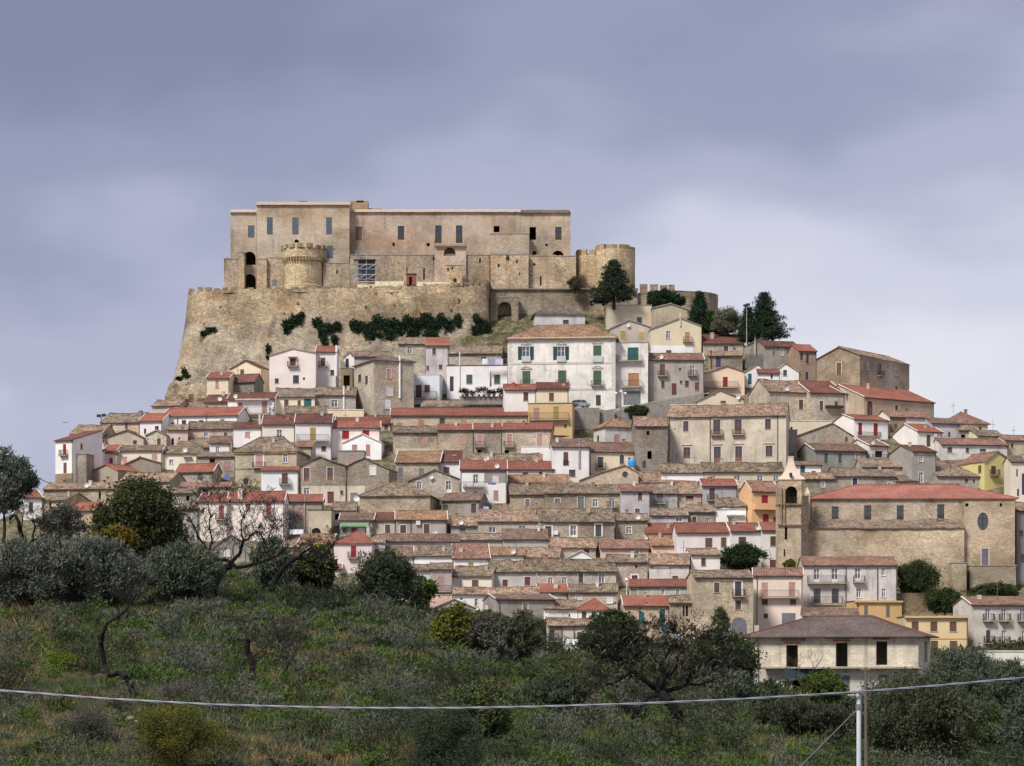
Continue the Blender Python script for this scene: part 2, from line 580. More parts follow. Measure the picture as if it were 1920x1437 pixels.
class Face:
    """one flat wall in a local frame: s runs along it, z up; maps photograph pixels onto it"""
    def __init__(s, A, e, A3, e3, n3, L, zlo, lines, zmax, zb):
        s.A, s.e, s.L, s.zlo, s.lines, s.zmax, s.zb = A, e, L, zlo, lines, zmax, zb
        s.A3, s.e3, s.n3 = Vector(A3), Vector(e3), Vector(n3)
        s.open = []

    def uv(s, px, py):
        k = (px - CX) / F
        t = (k * s.A[1] - s.A[0]) / (s.e[0] - k * s.e[1])
        return t, (HY - py) * (s.A[1] + t * s.e[1]) / F - s.zb

    def top(s, u):
        return min([s.zmax] + [a + m * u for a, m in s.lines])

    def p(s, u, z, out=0.0):
        q = s.A3 + s.e3 * u + s.n3 * out
        return (q.x, q.y, q.z + z)

    def rect(s, cx, ty, w, h):
        u0, z1 = s.uv(cx - w / 2, ty)
        u1, z1b = s.uv(cx + w / 2, ty)
        _, z0 = s.uv(cx, ty + h)
        _, zc = s.uv(cx, ty)
        u0, u1 = min(u0, u1), max(u0, u1)
        u0, u1 = max(u0, .12), min(u1, s.L - .12)
        tp = min(s.top(u0), s.top(u1)) - .10
        if zc > tp:
            zc = tp
        if u1 - u0 < .18 or zc - z0 < .15:
            return None
        return u0, u1, z0, zc

    def build(s, mb, reveal=.24):
        us = sorted({0.0, s.L} | {round(x, 4) for o in s.open for x in o[:2]})
        zs = sorted({s.zlo, s.zmax} | {round(x, 4) for o in s.open for x in o[2:4]})
        for ua, ub in zip(us[:-1], us[1:]):
            for za, zb_ in zip(zs[:-1], zs[1:]):
                um, zm = (ua + ub) / 2, (za + zb_) / 2
                if any(o[0] < um < o[1] and o[2] < zm < o[3] for o in s.open):
                    continue
                poly = [(ua, za), (ub, za), (ub, zb_), (ua, zb_)]
                for a, m in s.lines:
                    out = []
                    for i in range(len(poly)):
                        p0, p1 = poly[i], poly[(i + 1) % len(poly)]
                        d0, d1 = a + m * p0[0] - p0[1], a + m * p1[0] - p1[1]
                        if d0 >= 0:
                            out.append(p0)
                        if (d0 > 0 > d1) or (d0 < 0 < d1):
                            t = d0 / (d0 - d1)
                            out.append((p0[0] + t * (p1[0] - p0[0]), p0[1] + t * (p1[1] - p0[1])))
                    poly = out
                    if len(poly) < 3:
                        break
                if len(poly) >= 3:
                    mb.poly([s.p(u, z) for u, z in poly])
        for o in s.open:
            u0, u1, z0, z1, fl = o
            cu, r = (u0 + u1) / 2, (u1 - u0) / 2
            edge = []
            N = 8
            if 'A' in fl or 'O' in fl:
                rz = r if 'A' in fl else (z1 - z0) / 2
                zc = z1 - rz
                arc = [(cu - r * math.cos(math.pi * k / N), zc + rz * math.sin(math.pi * k / N)) for k in range(N + 1)]
                for (ua, za), (ub, zb_) in zip(arc[:-1], arc[1:]):
                    mb.poly([s.p(ua, za), s.p(ub, zb_), s.p(ub, z1), s.p(ua, z1)])
                if 'O' in fl:
                    low = [(cu + r * math.cos(math.pi * k / N), zc - rz * math.sin(math.pi * k / N)) for k in range(N + 1)]
                    for (ua, za), (ub, zb_) in zip(low[:-1], low[1:]):
                        mb.poly([s.p(ua, za), s.p(ub, zb_), s.p(ub, z0), s.p(ua, z0)])
                    edge = arc + low[1:-1]
                else:
                    edge = arc + [(u1, z0), (u0, z0)]
            else:
                edge = [(u0, z0), (u0, z1), (u1, z1), (u1, z0)]
            for i in range(len(edge)):
                p0, p1 = edge[i], edge[(i + 1) % len(edge)]
                mb.poly([s.p(*p0), s.p(*p1), s.p(*p1, out=-reveal), s.p(*p0, out=-reveal)])


def fbox(mb, fc, u0, u1, z0, z1, o0, o1):
    """box on a face, from o0 to o1 outwards"""
    c8 = [fc.p(u, z, o) for o in (o1, o0) for u, z in ((u0, z0), (u1, z0), (u1, z1), (u0, z1))]
    for q in ((0, 1, 2, 3), (5, 4, 7, 6), (4, 0, 3, 7), (1, 5, 6, 2), (3, 2, 6, 7), (4, 5, 1, 0)):
        mb.poly([c8[i] for i in q])


def railing(mb, fc, u0, u1, z0, z1, out, solid=False):
    t = .03
    if solid:
        fbox(mb, fc, u0, u1, z0, z1, out - .08, out)
        fbox(mb, fc, u0, u0 + .08, z0, z1, 0.02, out - .08)
        fbox(mb, fc, u1 - .08, u1, z0, z1, 0.02, out - .08)
        return
    for za in (z1 - .05, z0 + .06):
        fbox(mb, fc, u0, u1, za, za + .05, out - .05, out)
        fbox(mb, fc, u0, u0 + .05, za, za + .05, 0, out - .05)
        fbox(mb, fc, u1 - .05, u1, za, za + .05, 0, out - .05)
    n = max(3, int((u1 - u0) / .16))
    for k in range(n + 1):
        u = u0 + (u1 - u0 - t) * k / n
        fbox(mb, fc, u, u + t, z0, z1, out - .04, out - .01)
    for k in range(1, 5):
        o = out * k / 5
        fbox(mb, fc, u0, u0 + t, z0, z1, o, o + t)
        fbox(mb, fc, u1 - t, u1, z0, z1, o, o + t)


def add_windows(spec, faces, parent, mtx, rs, sub=True):
    for item in spec.replace('\n', '').split(';'):
        item = item.strip()
        if not item:
            continue
        fk = 'F'
        if item[0] in 'LR':
            fk, item = item[0], item[1:]
        q = item.split(',')
        fc = faces[fk]
        if fc is None:
            continue
        r = fc.rect(*[float(x) for x in q[:4]])
        if r is None:
            continue
        code = q[4] if len(q) > 4 else 'd'
        kind, fl = code[0], code[1:]
        u0, u1, z0, z1 = r
        fc.open.append((u0, u1, z0, z1, fl))
        w, h = u1 - u0, z1 - z0
        door = h > 2.05
        if kind == 'n':
            pass
        elif kind in 'wdW':
            fr = MB()
            th = min(.09, w * .14)
            o0, o1 = -.17, -.10
            if 'O' not in fl:
                fbox(fr, fc, u0, u0 + th, z0, z1, o0, o1)
                fbox(fr, fc, u1 - th, u1, z0, z1, o0, o1)
                fbox(fr, fc, u0 + th, u1 - th, z1 - th, z1, o0, o1)
                fbox(fr, fc, u0 + th, u1 - th, z0, z0 + (th if not door else h * .28), o0, o1)
            if w > .5:
                fbox(fr, fc, (u0 + u1) / 2 - th * .55, (u0 + u1) / 2 + th * .55, z0 + th, z1 - th, o0, o1 + .004)
            if h > 1.0:
                zz = z0 + h * .66
                fbox(fr, fc, u0 + th, u1 - th, zz, zz + th * .6, o0, o1 + .002)
            fo = put('window', fr, 'painted_wood', parent, WHITE if kind == 'w' else (hexc('8a5a48') if kind == 'W' else DARKF), mtx)
            gl = MB()
            gl.poly([fc.p(u, z, -.15) for u, z in ((u0, z0), (u1, z0), (u1, z1), (u0, z1))])
            tone = hexc('3b4148') if kind != 'w' else hexc('4d555d')
            put('pane', gl, 'glass', fo if sub else parent, tone, None if sub else mtx)
        else:
            sh = MB()
            mid = (u0 + u1) / 2
            o0, o1 = -.12, -.05
            leaves = ((u0, u1),) if kind in 'ks' or w < .55 else ((u0, mid - .012), (mid + .012, u1))
            for a, c_ in leaves:
                fbox(sh, fc, a, c_, z0, z1, o0, o1)
                n = max(2, int(h / .22))
                for k in range(n):
                    zz = z0 + (k + .5) * h / n
                    fbox(sh, fc, a + .05, c_ - .05, zz - .035, zz + .035, o1, o1 + .022)
            jit = 1 + rs.uniform(-.12, .12)
            put('shutter' if kind != 'k' else 'roller_door', sh, 'painted_wood', parent, hexc(SHUT[kind], jit), mtx)
        if 'X' in fl:
            for a, c_ in ((u0 - w * .55, u0 - .03), (u1 + .03, u1 + w * .55)):
                sh = MB()
                fbox(sh, fc, a, c_, z0, z1, .012, .06)
                for k in range(7):
                    zz = z0 + (k + .5) * h / 7
                    fbox(sh, fc, a + .06, c_ - .06, zz - .06, zz + .06, .06, .08)
                put('shutter', sh, 'painted_wood', parent, hexc('2c4a48'), mtx)
        if 'S' in fl or 'Q' in fl:
            t = .12 if 'S' in fl else .24
            sm = MB()
            fbox(sm, fc, u0 - t, u0, z0, z1, .004, .035)
            fbox(sm, fc, u1, u1 + t, z0, z1, .004, .035)
            fbox(sm, fc, u0 - t, u1 + t, z1, z1 + t, .004, .036)
            put('surround', sm, 'painted_plaster', parent, hexc('ded6cb' if 'S' in fl else 'efece6'), mtx)
        if 'M' in fl or 'D' in fl:
            sm = MB()
            fbox(sm, fc, u0 - .3, u1 + .3, z1 + .38, z1 + .5, .003, .17)
            if 'D' in fl:
                m = (u0 + u1) / 2
                for a, c_ in ((u0 - .25, m), (u1 + .25, m)):
                    A_, B_ = fc.p(a, z1 + .5, .02), fc.p(c_, z1 + .86, .02)
                    A2, B2 = fc.p(a, z1 + .5, .15), fc.p(c_, z1 + .86, .15)
                    A3, B3 = fc.p(a, z1 + .61, .15), fc.p(c_, z1 + .97, .15)
                    A4, B4 = fc.p(a, z1 + .61, .02), fc.p(c_, z1 + .97, .02)
                    for qd in ((A2, B2, B3, A3), (A3, B3, B4, A4), (A_, B_, B2, A2)):
                        sm.poly(qd)
            put('cornice_hood', sm, 'concrete', parent, hexc('cbbfae'), mtx)
        if 'C' in fl:
            sm = MB()
            fbox(sm, fc, u0 - .35, u1 + .35, z1 + .2, z1 + .27, 0.003, .7)
            put('canopy', sm, 'concrete', parent, hexc('b9aa98'), mtx)
        if 'B' in fl:
            sl = MB()
            fbox(sl, fc, u0 - .45, u1 + .45, z0 - .15, z0 - .002, .003, .75)
            for uu in (u0 - .25, u1 + .15):
                fbox(sl, fc, uu, uu + .12, z0 - .42, z0 - .152, .003, .45)
            bo = put('balcony', sl, 'concrete', parent, hexc('a89b8c'), mtx)
            rl = MB()
            railing(rl, fc, u0 - .43, u1 + .43, z0, z0 + .95, .73)
            put('railing', rl, 'painted_metal', bo if sub else parent, hexc('3d3530'), None if sub else mtx)
        elif 'G' in fl:
            rl = MB()
            railing(rl, fc, u0 - .06, u1 + .06, z0, z0 + .9, .12)
            put('guard_rail', rl, 'painted_metal', parent, hexc('3d3530'), mtx)
        elif not door and kind not in 'nk' and 'O' not in fl and w > .45:
            sm = MB()
            fbox(sm, fc, u0 - .08, u1 + .08, z0 - .08, z0 - .001, -.05, .09)
            put('sill', sm, 'concrete', parent, hexc('bdb2a3'), mtx)


HOUSES = []


def house(label, x0, x1, ye, yb, yr, typ, wall, roof, wins='', yaw=0, d=None, D=None, xs=None, Y=None, ax=None, pitch=22,
          back=.8, ov=.28, name='house', cat='house', parent=None, ch=(), bal=(), bx=(), found=3.0, gut=None, seed=None,
          group='houses of the hill town', ridge=True, wname='wall', rname='roof', color=None, solid=False, hin=None, rcolor=None):
    rs = random.Random(seed if seed is not None else int(x0 * 7 + x1 * 13 + yb * 3))
    yeL, yeR = ye if isinstance(ye, tuple) else (ye, ye)
    yem = (yeL + yeR) / 2
    Y = Y or Ymap(yb)
    if yaw == 0 and parent is None:
        yaw = rs.gauss(0, 3.0)
    th = math.radians(yaw)
    ct, st = math.cos(th), math.sin(th)
    xm = (x0 + x1) / 2
    C = Vector(((xm - CX) / F * Y, Y))
    tt = []
    for x in (x0, x1):
        k = (x - CX) / F
        tt.append((k * C.y - C.x) / (ct - k * st))
    w = tt[1] - tt[0]
    O = C + Vector((ct, st)) * tt[0]
    R_ = C + Vector((ct, st)) * tt[1]
    zb = (HY - yb) * Y / F
    nv = Vector((-st, ct))
    if xs is not None:
        P0 = R_ if xs > x1 else O
        k = (xs - CX) / F
        D = (k * P0.y - P0.x) / (nv.x - k * nv.y)
        D = min(max(D, 2.5), 34)
    yO, yR = O.y, R_.y
    zeL, zeR = (HY - yeL) * (yO if typ == 'g' else Y) / F - zb, (HY - yeR) * (yR if typ == 'g' else Y) / F - zb
    ze = (HY - yem) * Y / F - zb
    F3 = (0, 0, 0)
    tp = math.tan(math.radians(pitch))
    if typ in 'esh':
        if D is not None and d is None:
            d = D if typ == 's' else D / 2
        if d is None:
            d = (yem - yr) * Y / F / max(.06, tp - ct * (HY - yr) / F)
            d = min(max(d, 2.2), 8.5)
        tp = ((HY - yr) * (Y + d * ct) / F - (ze + zb)) / d
        tp = min(max(tp, .12), 1.0)
        if D is None:
            D = d if typ == 's' else d * (1 + back)
        zr = ze + d * tp
    elif typ == 'g':
        D = D or 8.0
    else:
        D = D or 6.0
    # roof line of each wall
    INF = ze + 50
    if typ == 'g':
        axp = ax if ax is not None else xm
        k = (axp - CX) / F
        ua = (k * O.y - O.x) / (ct - k * st)
        za = (HY - yr) * (O.y + ua * st) / F - zb
        fl = [(zeL, (za - zeL) / ua), (za + (za - zeR) / (w - ua) * ua, -(za - zeR) / (w - ua))]
        lines = {'F': fl, 'K': fl, 'L': [(zeL, 0)], 'R': [(zeR, 0)]}
        zmax = {'F': za, 'L': zeL, 'R': zeR}
    elif typ == 'e':
        bk = D - d
        ze2 = zr - bk * tp
        sl = [(ze, tp), (zr + tp * d, -tp)]
        lines = {'F': [], 'L': sl, 'R': sl}
        zmax = {'F': ze, 'L': zr, 'R': zr, 'K': ze2}
    elif typ == 's':
        lines = {'F': [], 'L': [(ze, tp)], 'R': [(ze, tp)]}
        zmax = {'F': ze, 'L': zr, 'R': zr, 'K': zr}
    else:
        lines = {'F': [], 'L': [], 'R': []}
        zmax = {'F': ze, 'L': ze, 'R': ze, 'K': ze}
    zmax.setdefault('K', zmax['F'])
    zlo = -found
    faces = {
        'F': Face(O, (ct, st), (0, 0, 0), (1, 0, 0), (0, -1, 0), w, zlo, lines['F'], zmax['F'], zb),
        'L': Face(O, nv, (0, 0, 0), (0, 1, 0), (-1, 0, 0), D, zlo, lines['L'], zmax['L'], zb),
        'R': Face(R_, nv, (w, 0, 0), (0, 1, 0), (1, 0, 0), D, zlo, lines['R'], zmax['R'], zb)}
    fm = Matrix.Translation((O.x, O.y, zb)) @ Matrix.Rotation(th, 4, 'Z')
    if parent is None:
        root = empty(name, (O.x, O.y, zb), th)
        tag(root, label, cat, group)
        mtx = None
        HOUSES.append(root)
    else:
        root = parent
        mtx = Matrix.Translation(-parent.location) @ fm
    wm, wc = WALL[wall]
    wcol = hexc(color or wc, (1 + rs.uniform(-.06, .06)) * (1.42 if 'stone' in wm and color else 1.0))
    if 'stone' in wm:
        g_ = sum(wcol[:3]) / 3
        wcol = tuple(x * .68 + g_ * .32 for x in wcol[:3]) + (1,)
    wcol = (wcol[0] * (1 + rs.uniform(-.025, .025)), wcol[1], wcol[2] * (1 + rs.uniform(-.04, .04)), 1)
    add_windows(wins, faces, root, mtx, rs)
    mb = MB()
    for fc in faces.values():
        fc.build(mb, .5 if solid else .24)
    kl = lines.get('K', [])
    Kf = Face(O, (1, 0), (0, D, 0), (1, 0, 0), (0, 1, 0), w, zlo, kl, zmax['K'], zb)
    Kf.build(mb)
    put(wname, mb, wm, root, wcol, mtx)
    # roof
    rm, rc = ROOF[roof]
    rj = (1 + rs.uniform(-.13, .13)) * (1.14 if rm == 'old_tiles' else 1.06)
    rcol = hexc(rcolor or rc, rj)
    rough = .055 if rm == 'old_tiles' else (.03 if rm == 'weathered_tiles' else .012)
    thk = .13
    so = .14
    rb = MB()
    capcol = hexc('b79a80', rj)
    cap = MB()
    if typ in 'es':
        nu = max(2, int(w / 1.1))
        grid = []
        prof = [(-ov, ze - ov * tp), (d * .5, ze + d * .5 * tp), (d, zr)]
        if typ == 'e':
            prof += [(d + (D - d) * .5, zr - (D - d) * .5 * tp), (D + .2, zr - (D - d + .2) * tp)]
        else:
            prof[-1] = (d + .12, zr + .12 * tp)
        tilt = rs.gauss(0, .07) if 'old' in rm else rs.gauss(0, .025)
        sagm = rs.uniform(.04, .14) if rm == 'old_tiles' and w > 5 else 0
        for i in range(nu + 1):
            t = i / nu
            u = -so + (w + 2 * so) * t
            sag = -sagm * math.sin(math.pi * t) + tilt * (t - .5)
            grid.append([(u, v + rs.gauss(0, rough * .5), z + thk + rs.gauss(0, rough) + sag * (v > 0)) for v, z in prof])
        rb.slab(grid, thk)
        if ridge and typ == 'e' and w > 2:
            for i in range(nu):
                a, c_ = grid[i][2], grid[i + 1][2]
                cap.tube((a[0], a[1], a[2] + .01), (c_[0], c_[1], c_[2] + .01), .11, n=6, caps=True)
    elif typ == 'g':
        nv_ = max(2, int(D / 1.3))
        grid = []
        mL, mR = (za - zeL) / ua, (za - zeR) / (w - ua)
        for i in range(nv_ + 1):
            v = -ov + (D + 2 * ov) * i / nv_
            grid.append([(x, v, z + thk + rs.gauss(0, rough)) for x, z in
                         ((-so, zeL - so * mL), (ua * .5, zeL + ua * .5 * mL), (ua, za), ((ua + w) / 2, (za + zeR) / 2), (w + so, zeR - so * mR))])
        rb.slab(grid[::-1], thk)
        if ridge:
            cap.tube((ua, -ov, za + thk + .01), (ua, D + ov, za + thk + .01), .11, n=6)
    elif typ == 'h':
        e = ov + .1
        z0 = ze - e * tp + thk
        ins = min(hin if hin is not None else d, w / 2 - .05)
        r0, r1 = (ins, d, zr + thk), (w - ins, d, zr + thk)
        c4 = [(-e, -e, z0), (w + e, -e, z0), (w + e, D + e, z0), (-e, D + e, z0)]
        L_ = math.hypot(d + e, zr - ze + e * tp)
        rb.poly((c4[0], c4[1], r1, r0), ((0, 0), (w + 2 * e, 0), (w + e - ins, L_), (ins + e, L_)))
        rb.poly((c4[1], c4[2], r1), ((0, 0), (D + 2 * e, 0), (d + e, L_)))
        rb.poly((c4[2], c4[3], r0, r1), ((0, 0), (w + 2 * e, 0), (w + e - ins, L_), (ins + e, L_)))
        rb.poly((c4[3], c4[0], r0), ((0, 0), (D + 2 * e, 0), (d + e, L_)))
        lo = [(p[0], p[1], p[2] - thk) for p in c4]
        for i in range(4):
            j = (i + 1) % 4
            rb.poly((lo[i], lo[j], c4[j], c4[i]), ((0, 0),) * 4)
        rb.poly(lo[::-1], ((0, 0),) * 4)
        for a, c_ in ((r0, r1), (c4[0], r0), (c4[1], r1)):
            cap.tube((a[0], a[1], a[2] + .02), (c_[0], c_[1], c_[2] + .02), .10, n=6)
    else:
        rb.box(.05, w - .05, .05, D - .05, ze - .32, ze - .2)
        cp = MB()
        cp.box(-.1, w + .1, -.1, .22, ze + .002, ze + .13)
        cp.box(-.1, w + .1, D - .22, D + .1, ze + .002, ze + .13)
        cp.box(-.1, .22, .22, D - .22, ze + .002, ze + .13)
        cp.box(w - .22, w + .1, .22, D - .22, ze + .002, ze + .13)
        put('coping', cp, 'concrete' if rm == 'concrete' else rm, root, rcol, mtx)
        rm, rcol = 'concrete', hexc('8f887d')
    ro = put(rname, rb, rm, root, rcol, mtx)
    if cap.v:
        put('ridge_cap', cap, rm, ro, capcol if rm != 'new_tiles' else hexc(rc, rj * 1.15))
    if typ == 'e' and roof in 'rRdPtb' and w > 2.5 and rs.random() < .55:
        for u_ in (-so - .02, w + so + .02):
            vg = MB()
            vg.tube((u_, -ov - .02, ze - ov * tp + thk + .02), (u_, d, zr + thk + .03), .09, n=5)
            put('verge', vg, 'concrete', ro, hexc('e2dbd2'))
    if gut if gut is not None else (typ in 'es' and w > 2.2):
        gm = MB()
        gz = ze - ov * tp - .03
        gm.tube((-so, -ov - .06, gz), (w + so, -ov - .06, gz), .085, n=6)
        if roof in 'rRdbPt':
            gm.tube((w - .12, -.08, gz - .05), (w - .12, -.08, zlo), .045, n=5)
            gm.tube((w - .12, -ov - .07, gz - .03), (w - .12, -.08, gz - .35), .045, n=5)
        put('eave_shade_gutter', gm, 'painted_metal', root, hexc('463a33'), mtx)  # gutter, dark and thick so it also paints the shadow line under the eaves
    # chimneys: (px, top py, width px, height px[, colour])
    for q in ch:
        mp = Y / F
        cw = max(.35, q[2] * mp)
        vv = (d * .55 if typ in 'esh' else D * .4)
        yy = Y + vv * ct
        k = (q[0] - CX) / F
        gx = k * yy
        rel = Vector((gx - O.x, yy - O.y))
        lu, lv = rel.x * ct + rel.y * st, -rel.x * st + rel.y * ct
        z1 = (HY - q[1]) * yy / F - zb
        z0 = z1 - max(1.0, q[3] * mp + .6)
        cm = MB()
        cm.box(lu - cw / 2, lu + cw / 2, lv - cw / 2, lv + cw / 2, z0, z1 - .22)
        cm.box(lu - cw / 2 - .07, lu + cw / 2 + .07, lv - cw / 2 - .07, lv + cw / 2 + .07, z1 - .22, z1 - .12)
        cm.box(lu - cw / 2 + .05, lu + cw / 2 - .05, lv - cw / 2 + .05, lv + cw / 2 - .05, z1 - .12, z1)
        put('chimney', cm, 'render_plaster', root, hexc(q[4] if len(q) > 4 else 'b9ab9a'), mtx)
    if parent is None and typ in 'eh' and w > 4.5:
        if not ch and rs.random() < .5:
            lu, lv = rs.uniform(.15, .85) * w, d * rs.uniform(.45, 1.1)
            z1 = ze + min(lv, 2 * d - lv) * tp
            cw = rs.uniform(.4, .6)
            cm = MB()
            cm.box(lu - cw / 2, lu + cw / 2, lv - cw / 2, lv + cw / 2, z1 - .6, z1 + .75)
            cm.box(lu - cw / 2 - .07, lu + cw / 2 + .07, lv - cw / 2 - .07, lv + cw / 2 + .07, z1 + .75, z1 + .85)
            put('chimney', cm, 'render_plaster', root, hexc(rs.choice(('b9ab9a', 'cdbfae', 'a07a66', 'ded6cb'))), mtx)
        if rs.random() < .55:
            lu = rs.uniform(.1, .9) * w
            am = MB()
            z1 = zr + .05
            am.tube((lu, d, z1 - .3), (lu, d, z1 + rs.uniform(1.3, 2.4)), .035, n=4)
            hz = z1 + rs.uniform(1.0, 1.3)
            am.tube((lu - .5, d, hz), (lu + .5, d, hz), .022, n=4)
            for q_ in range(5):
                am.tube((lu - .45 + q_ * .22, d - .3, hz), (lu - .45 + q_ * .22, d + .3, hz), .016, n=3)
            put('antenna', am, 'galvanised', root, hexc('7d7d80'), mtx)
    if parent is None and typ in 'eg' and w > 4 and rs.random() < .07:
        dm = MB()
        lu, lz, R4_ = rs.uniform(.1, .9) * w, ze + .55, .42
        for a_, b2 in (((.02, 0), (.5, .04)), ((.5, .04), (1, .18))):
            for j in range(12):
                A_, B_ = 6.283 * j / 12, 6.283 * (j + 1) / 12
                pt = lambda q, an: (lu + q[0] * R4_ * math.cos(an), -.35 - q[1] * R4_ * 1.5, lz + q[0] * R4_ * math.sin(an))
                dm.poly((pt(a_, A_), pt(b2, A_), pt(b2, B_), pt(a_, B_)))
        dm.tube((lu, -.34, lz), (lu, -.05, lz - .75), .03, n=4)
        put('satellite_dish', dm, 'painted_metal', root, hexc('dcdcd8'), mtx)
    # long balconies: (x0, x1, rail top py, slab py[, 'solid'])
    for q in bal:
        fc = faces['F']
        u0, z1 = fc.uv(q[0], q[2])
        u1, z0 = fc.uv(q[1], q[3])
        u0, u1 = sorted((u0, u1))
        sb_ = MB()
        fbox(sb_, fc, u0, u1, z0 - .18, z0, .003, .95)
        sol = len(q) > 4
        bo = put('balcony', sb_, 'concrete' if not sol else wm, root, hexc('a89b8c') if not sol else wcol, mtx)
        rl = MB()
        railing(rl, fc, u0 + .03, u1 - .03, z0 + .002, max(z0 + .7, z1), .93, solid=sol)
        put('parapet' if sol else 'railing', rl, 'painted_metal' if not sol else wm, bo, hexc('4a423c') if not sol else wcol)
    # boxes on the front wall: (name, x0, x1, y0, y1, proud, material, colour[, face])
    for q in bx:
        fc = faces[q[8] if len(q) > 8 else 'F']
        u0, z1 = fc.uv(q[1], q[3])
        u1, z0 = fc.uv(q[2], q[4])
        u0, u1 = sorted((u0, u1))
        sb_ = MB()
        o0 = .004
        if q[0] in ('downpipe', 'flue_pipe'):
            m = fc.p((u0 + u1) / 2, z0, .12)
            n_ = fc.p((u0 + u1) / 2, z1, .12)
            sb_.tube(m, n_, max(.05, (u1 - u0) / 2), n=8)
        elif q[5] < 0.06 and any(True for o in fc.open):
            sb2 = Face(fc.A, fc.e, fc.p(0, 0, q[5]), fc.e3, fc.n3, fc.L, fc.zlo, fc.lines, fc.zmax, fc.zb)
            sb2.zlo, sb2.zmax = z0, min(z1, fc.zmax - .02)
            lu0, lu1 = max(u0, 0), min(u1, fc.L)
            sb2.A3 = Vector(fc.p(lu0, 0, q[5]))
            sb2.L = lu1 - lu0
            sb2.open = [(max(0, o[0] - lu0), min(sb2.L, o[1] - lu0), max(z0, o[2]), min(sb2.zmax, o[3]), '') for o in fc.open
                        if o[1] > lu0 and o[0] < lu1 and o[3] > z0 and o[2] < sb2.zmax]
            sb2.lines = []
            sb2.build(sb_, q[5] - .001)
        else:
            fbox(sb_, fc, u0, u1, z0, z1, o0, q[5])
        put(q[0], sb_, q[6], root, hexc(q[7]), mtx)
    return root, faces, (O, R_, zb, w, D, ze)


def wall_box(root, name, x0, x1, yt, yb, Y, mat, color, D=1.0, yaw=0.0):
    """a free-standing length of wall as a part"""
    th = math.radians(yaw)
    A = at(x0, yb, Y)
    k = (x1 - CX) / F
    t = (k * A.y - A.x) / (math.cos(th) - k * math.sin(th))
    mb = MB()
    mb.box(0, t, 0, D, 0, (yb - yt) * Y / F)
    m = Matrix.Translation(A - root.location) @ Matrix.Rotation(th, 4, 'Z')
    return put(name, mb, mat, root, hexc(color), m)

# ------------------------------------------------------------------ the houses of the town, row by row from the left
H = house
DP = lambda x, y0, y1, c='6b5a4c': ('downpipe', x - .7, x + .7, y0, y1, .1, 'painted_metal', c)
# --- left flank
H('tall white house with stone foot at the far left end of town', 104, 137, 826, 914, 809, 's', 'w', 'd',
  '121,833,6,21,rB;122,868,6,20,b;122,900,7,12,b;R153,832,4,11,r', yaw=-28, xs=192,
  bx=[('stone_base', 104, 137, 889, 914, .05, 'rubble_stone', 'a8977b')])
H('low stone annex against the tall white house at the far left', 139, 162, 852, 906, 852, 'f', 's', 'g', '', D=4, Y=432, yaw=-10)
H('old tile roof rising behind the tall white house at the far left', 132, 190, 814, 846, 798, 'e', 't', 'O', '', yaw=-8)
H('brown stone house with two slit windows under the skyline lamp', 189, 260, (794, 790), 818, 776, 'e', 't', 'o', '209,797,5,12,b;237,794,4,11,d', yaw=-10,
  ch=[(264, 770, 6, 9, '8a8078')])
H('plain grey gabled house below the skyline stone house at left', 195, 269, (823, 822), 846, 807, 'g', 'b', 'b', '253,826,7,7,d', ax=238, yaw=-6)
H('tiny white lean-to left of the plain grey gable', 172, 196, 825, 848, 816, 's', 'w', 'd', '184,828,5,8,w')
H('white house with orange roof and two small dark windows at left', 262, 304, (791, 788), 822, 777, 'e', 'w', 'R', '272,804,4,10,d;294,799,7,8,d', yaw=-8)
H('long white house with red roof and grey gable end, upper left', 305, 446, (781, 778), 808, 766, 'e', 'w', 'R',
  '323,793,5,11,d;345,788,8,11,d;377,788,9,4,d;417,786,8,8,w', yaw=-10, xs=470, ch=[(396, 772, 4, 16, 'd8d0c4')], bx=[DP(333, 782, 806), DP(387, 780, 806)])
H('highest stone house at the left foot of the bastion', 285, 337, (764, 758), 780, 752, 'e', 't', 'O', '', yaw=-12)
H('low mossy roof between the bastion foot and the long red roof', 337, 384, 766, 776, 755, 'e', 's', 'o', '', yaw=-6)
H('stone end house of the row, brown roof, one slot window', 382, 427, 754, 770, 742, 'e', 't', 'd', '405,763,9,4,d', yaw=-6)
H('white house with pink doors and wide slatted balcony below the cream gable', 427, 515, (750, 747), 780, 738, 'e', 'w', 'd',
  '450,755,9,11,p;496,753,10,22,p', yaw=-4, bal=[(463, 507, 764, 777)], bx=[('canopy', 442, 506, 749, 751, .9, 'concrete', 'c9bfb2'), ('satellite_dish', 509, 513, 763, 768, .35, 'painted_metal', 'd8d8d4')])
H('beige house with teal door and tall brown door, old tile roof', 515, 590, 744, 774, 729, 'e', 'c', 'o', '537,750,8,22,bS;561,751,6,10,b;577,748,14,14,t')
H('stone house with white window box beside the tall white flue', 590, 667, 741, 770, 728, 'e', 's', 'o', '627,750,12,14,wS',
  bx=[('flue_pipe', 643, 646.5, 724, 768, .1, 'painted_metal', 'e8e6e2')])
H('cream gable house under the bastion, grey side wall at right', 432, 489, (693, 690), 714, 677, 'g', 'c', 'd', '454,693,7,12,b', yaw=-22, xs=505)
H('cream house with pink shutter left of the dark grey house', 388, 430, 709, 752, 700, 'e', 'c', 'r', '407,714,6,14,p', yaw=-6, ch=[(416, 699, 5, 7, 'd9d2c6')])
H('dark grey rendered house with brown roof below the cream gable', 412, 478, 716, 740, 704, 'e', 'G', 'd', '442,722,4,16,y;467,726,3,8,y', yaw=-22, xs=494)
H('pale pink gabled house with a small balcony under the bastion', 505, 592, (667, 662), 730, 654, 'g', 'p', 'c', '549,672,11,15,RBC;555,704,11,15,d;519,710,7,9,d;570,708,4,5,d', yaw=-4, ch=[(556, 650, 5, 6, 'd9b6a0')])
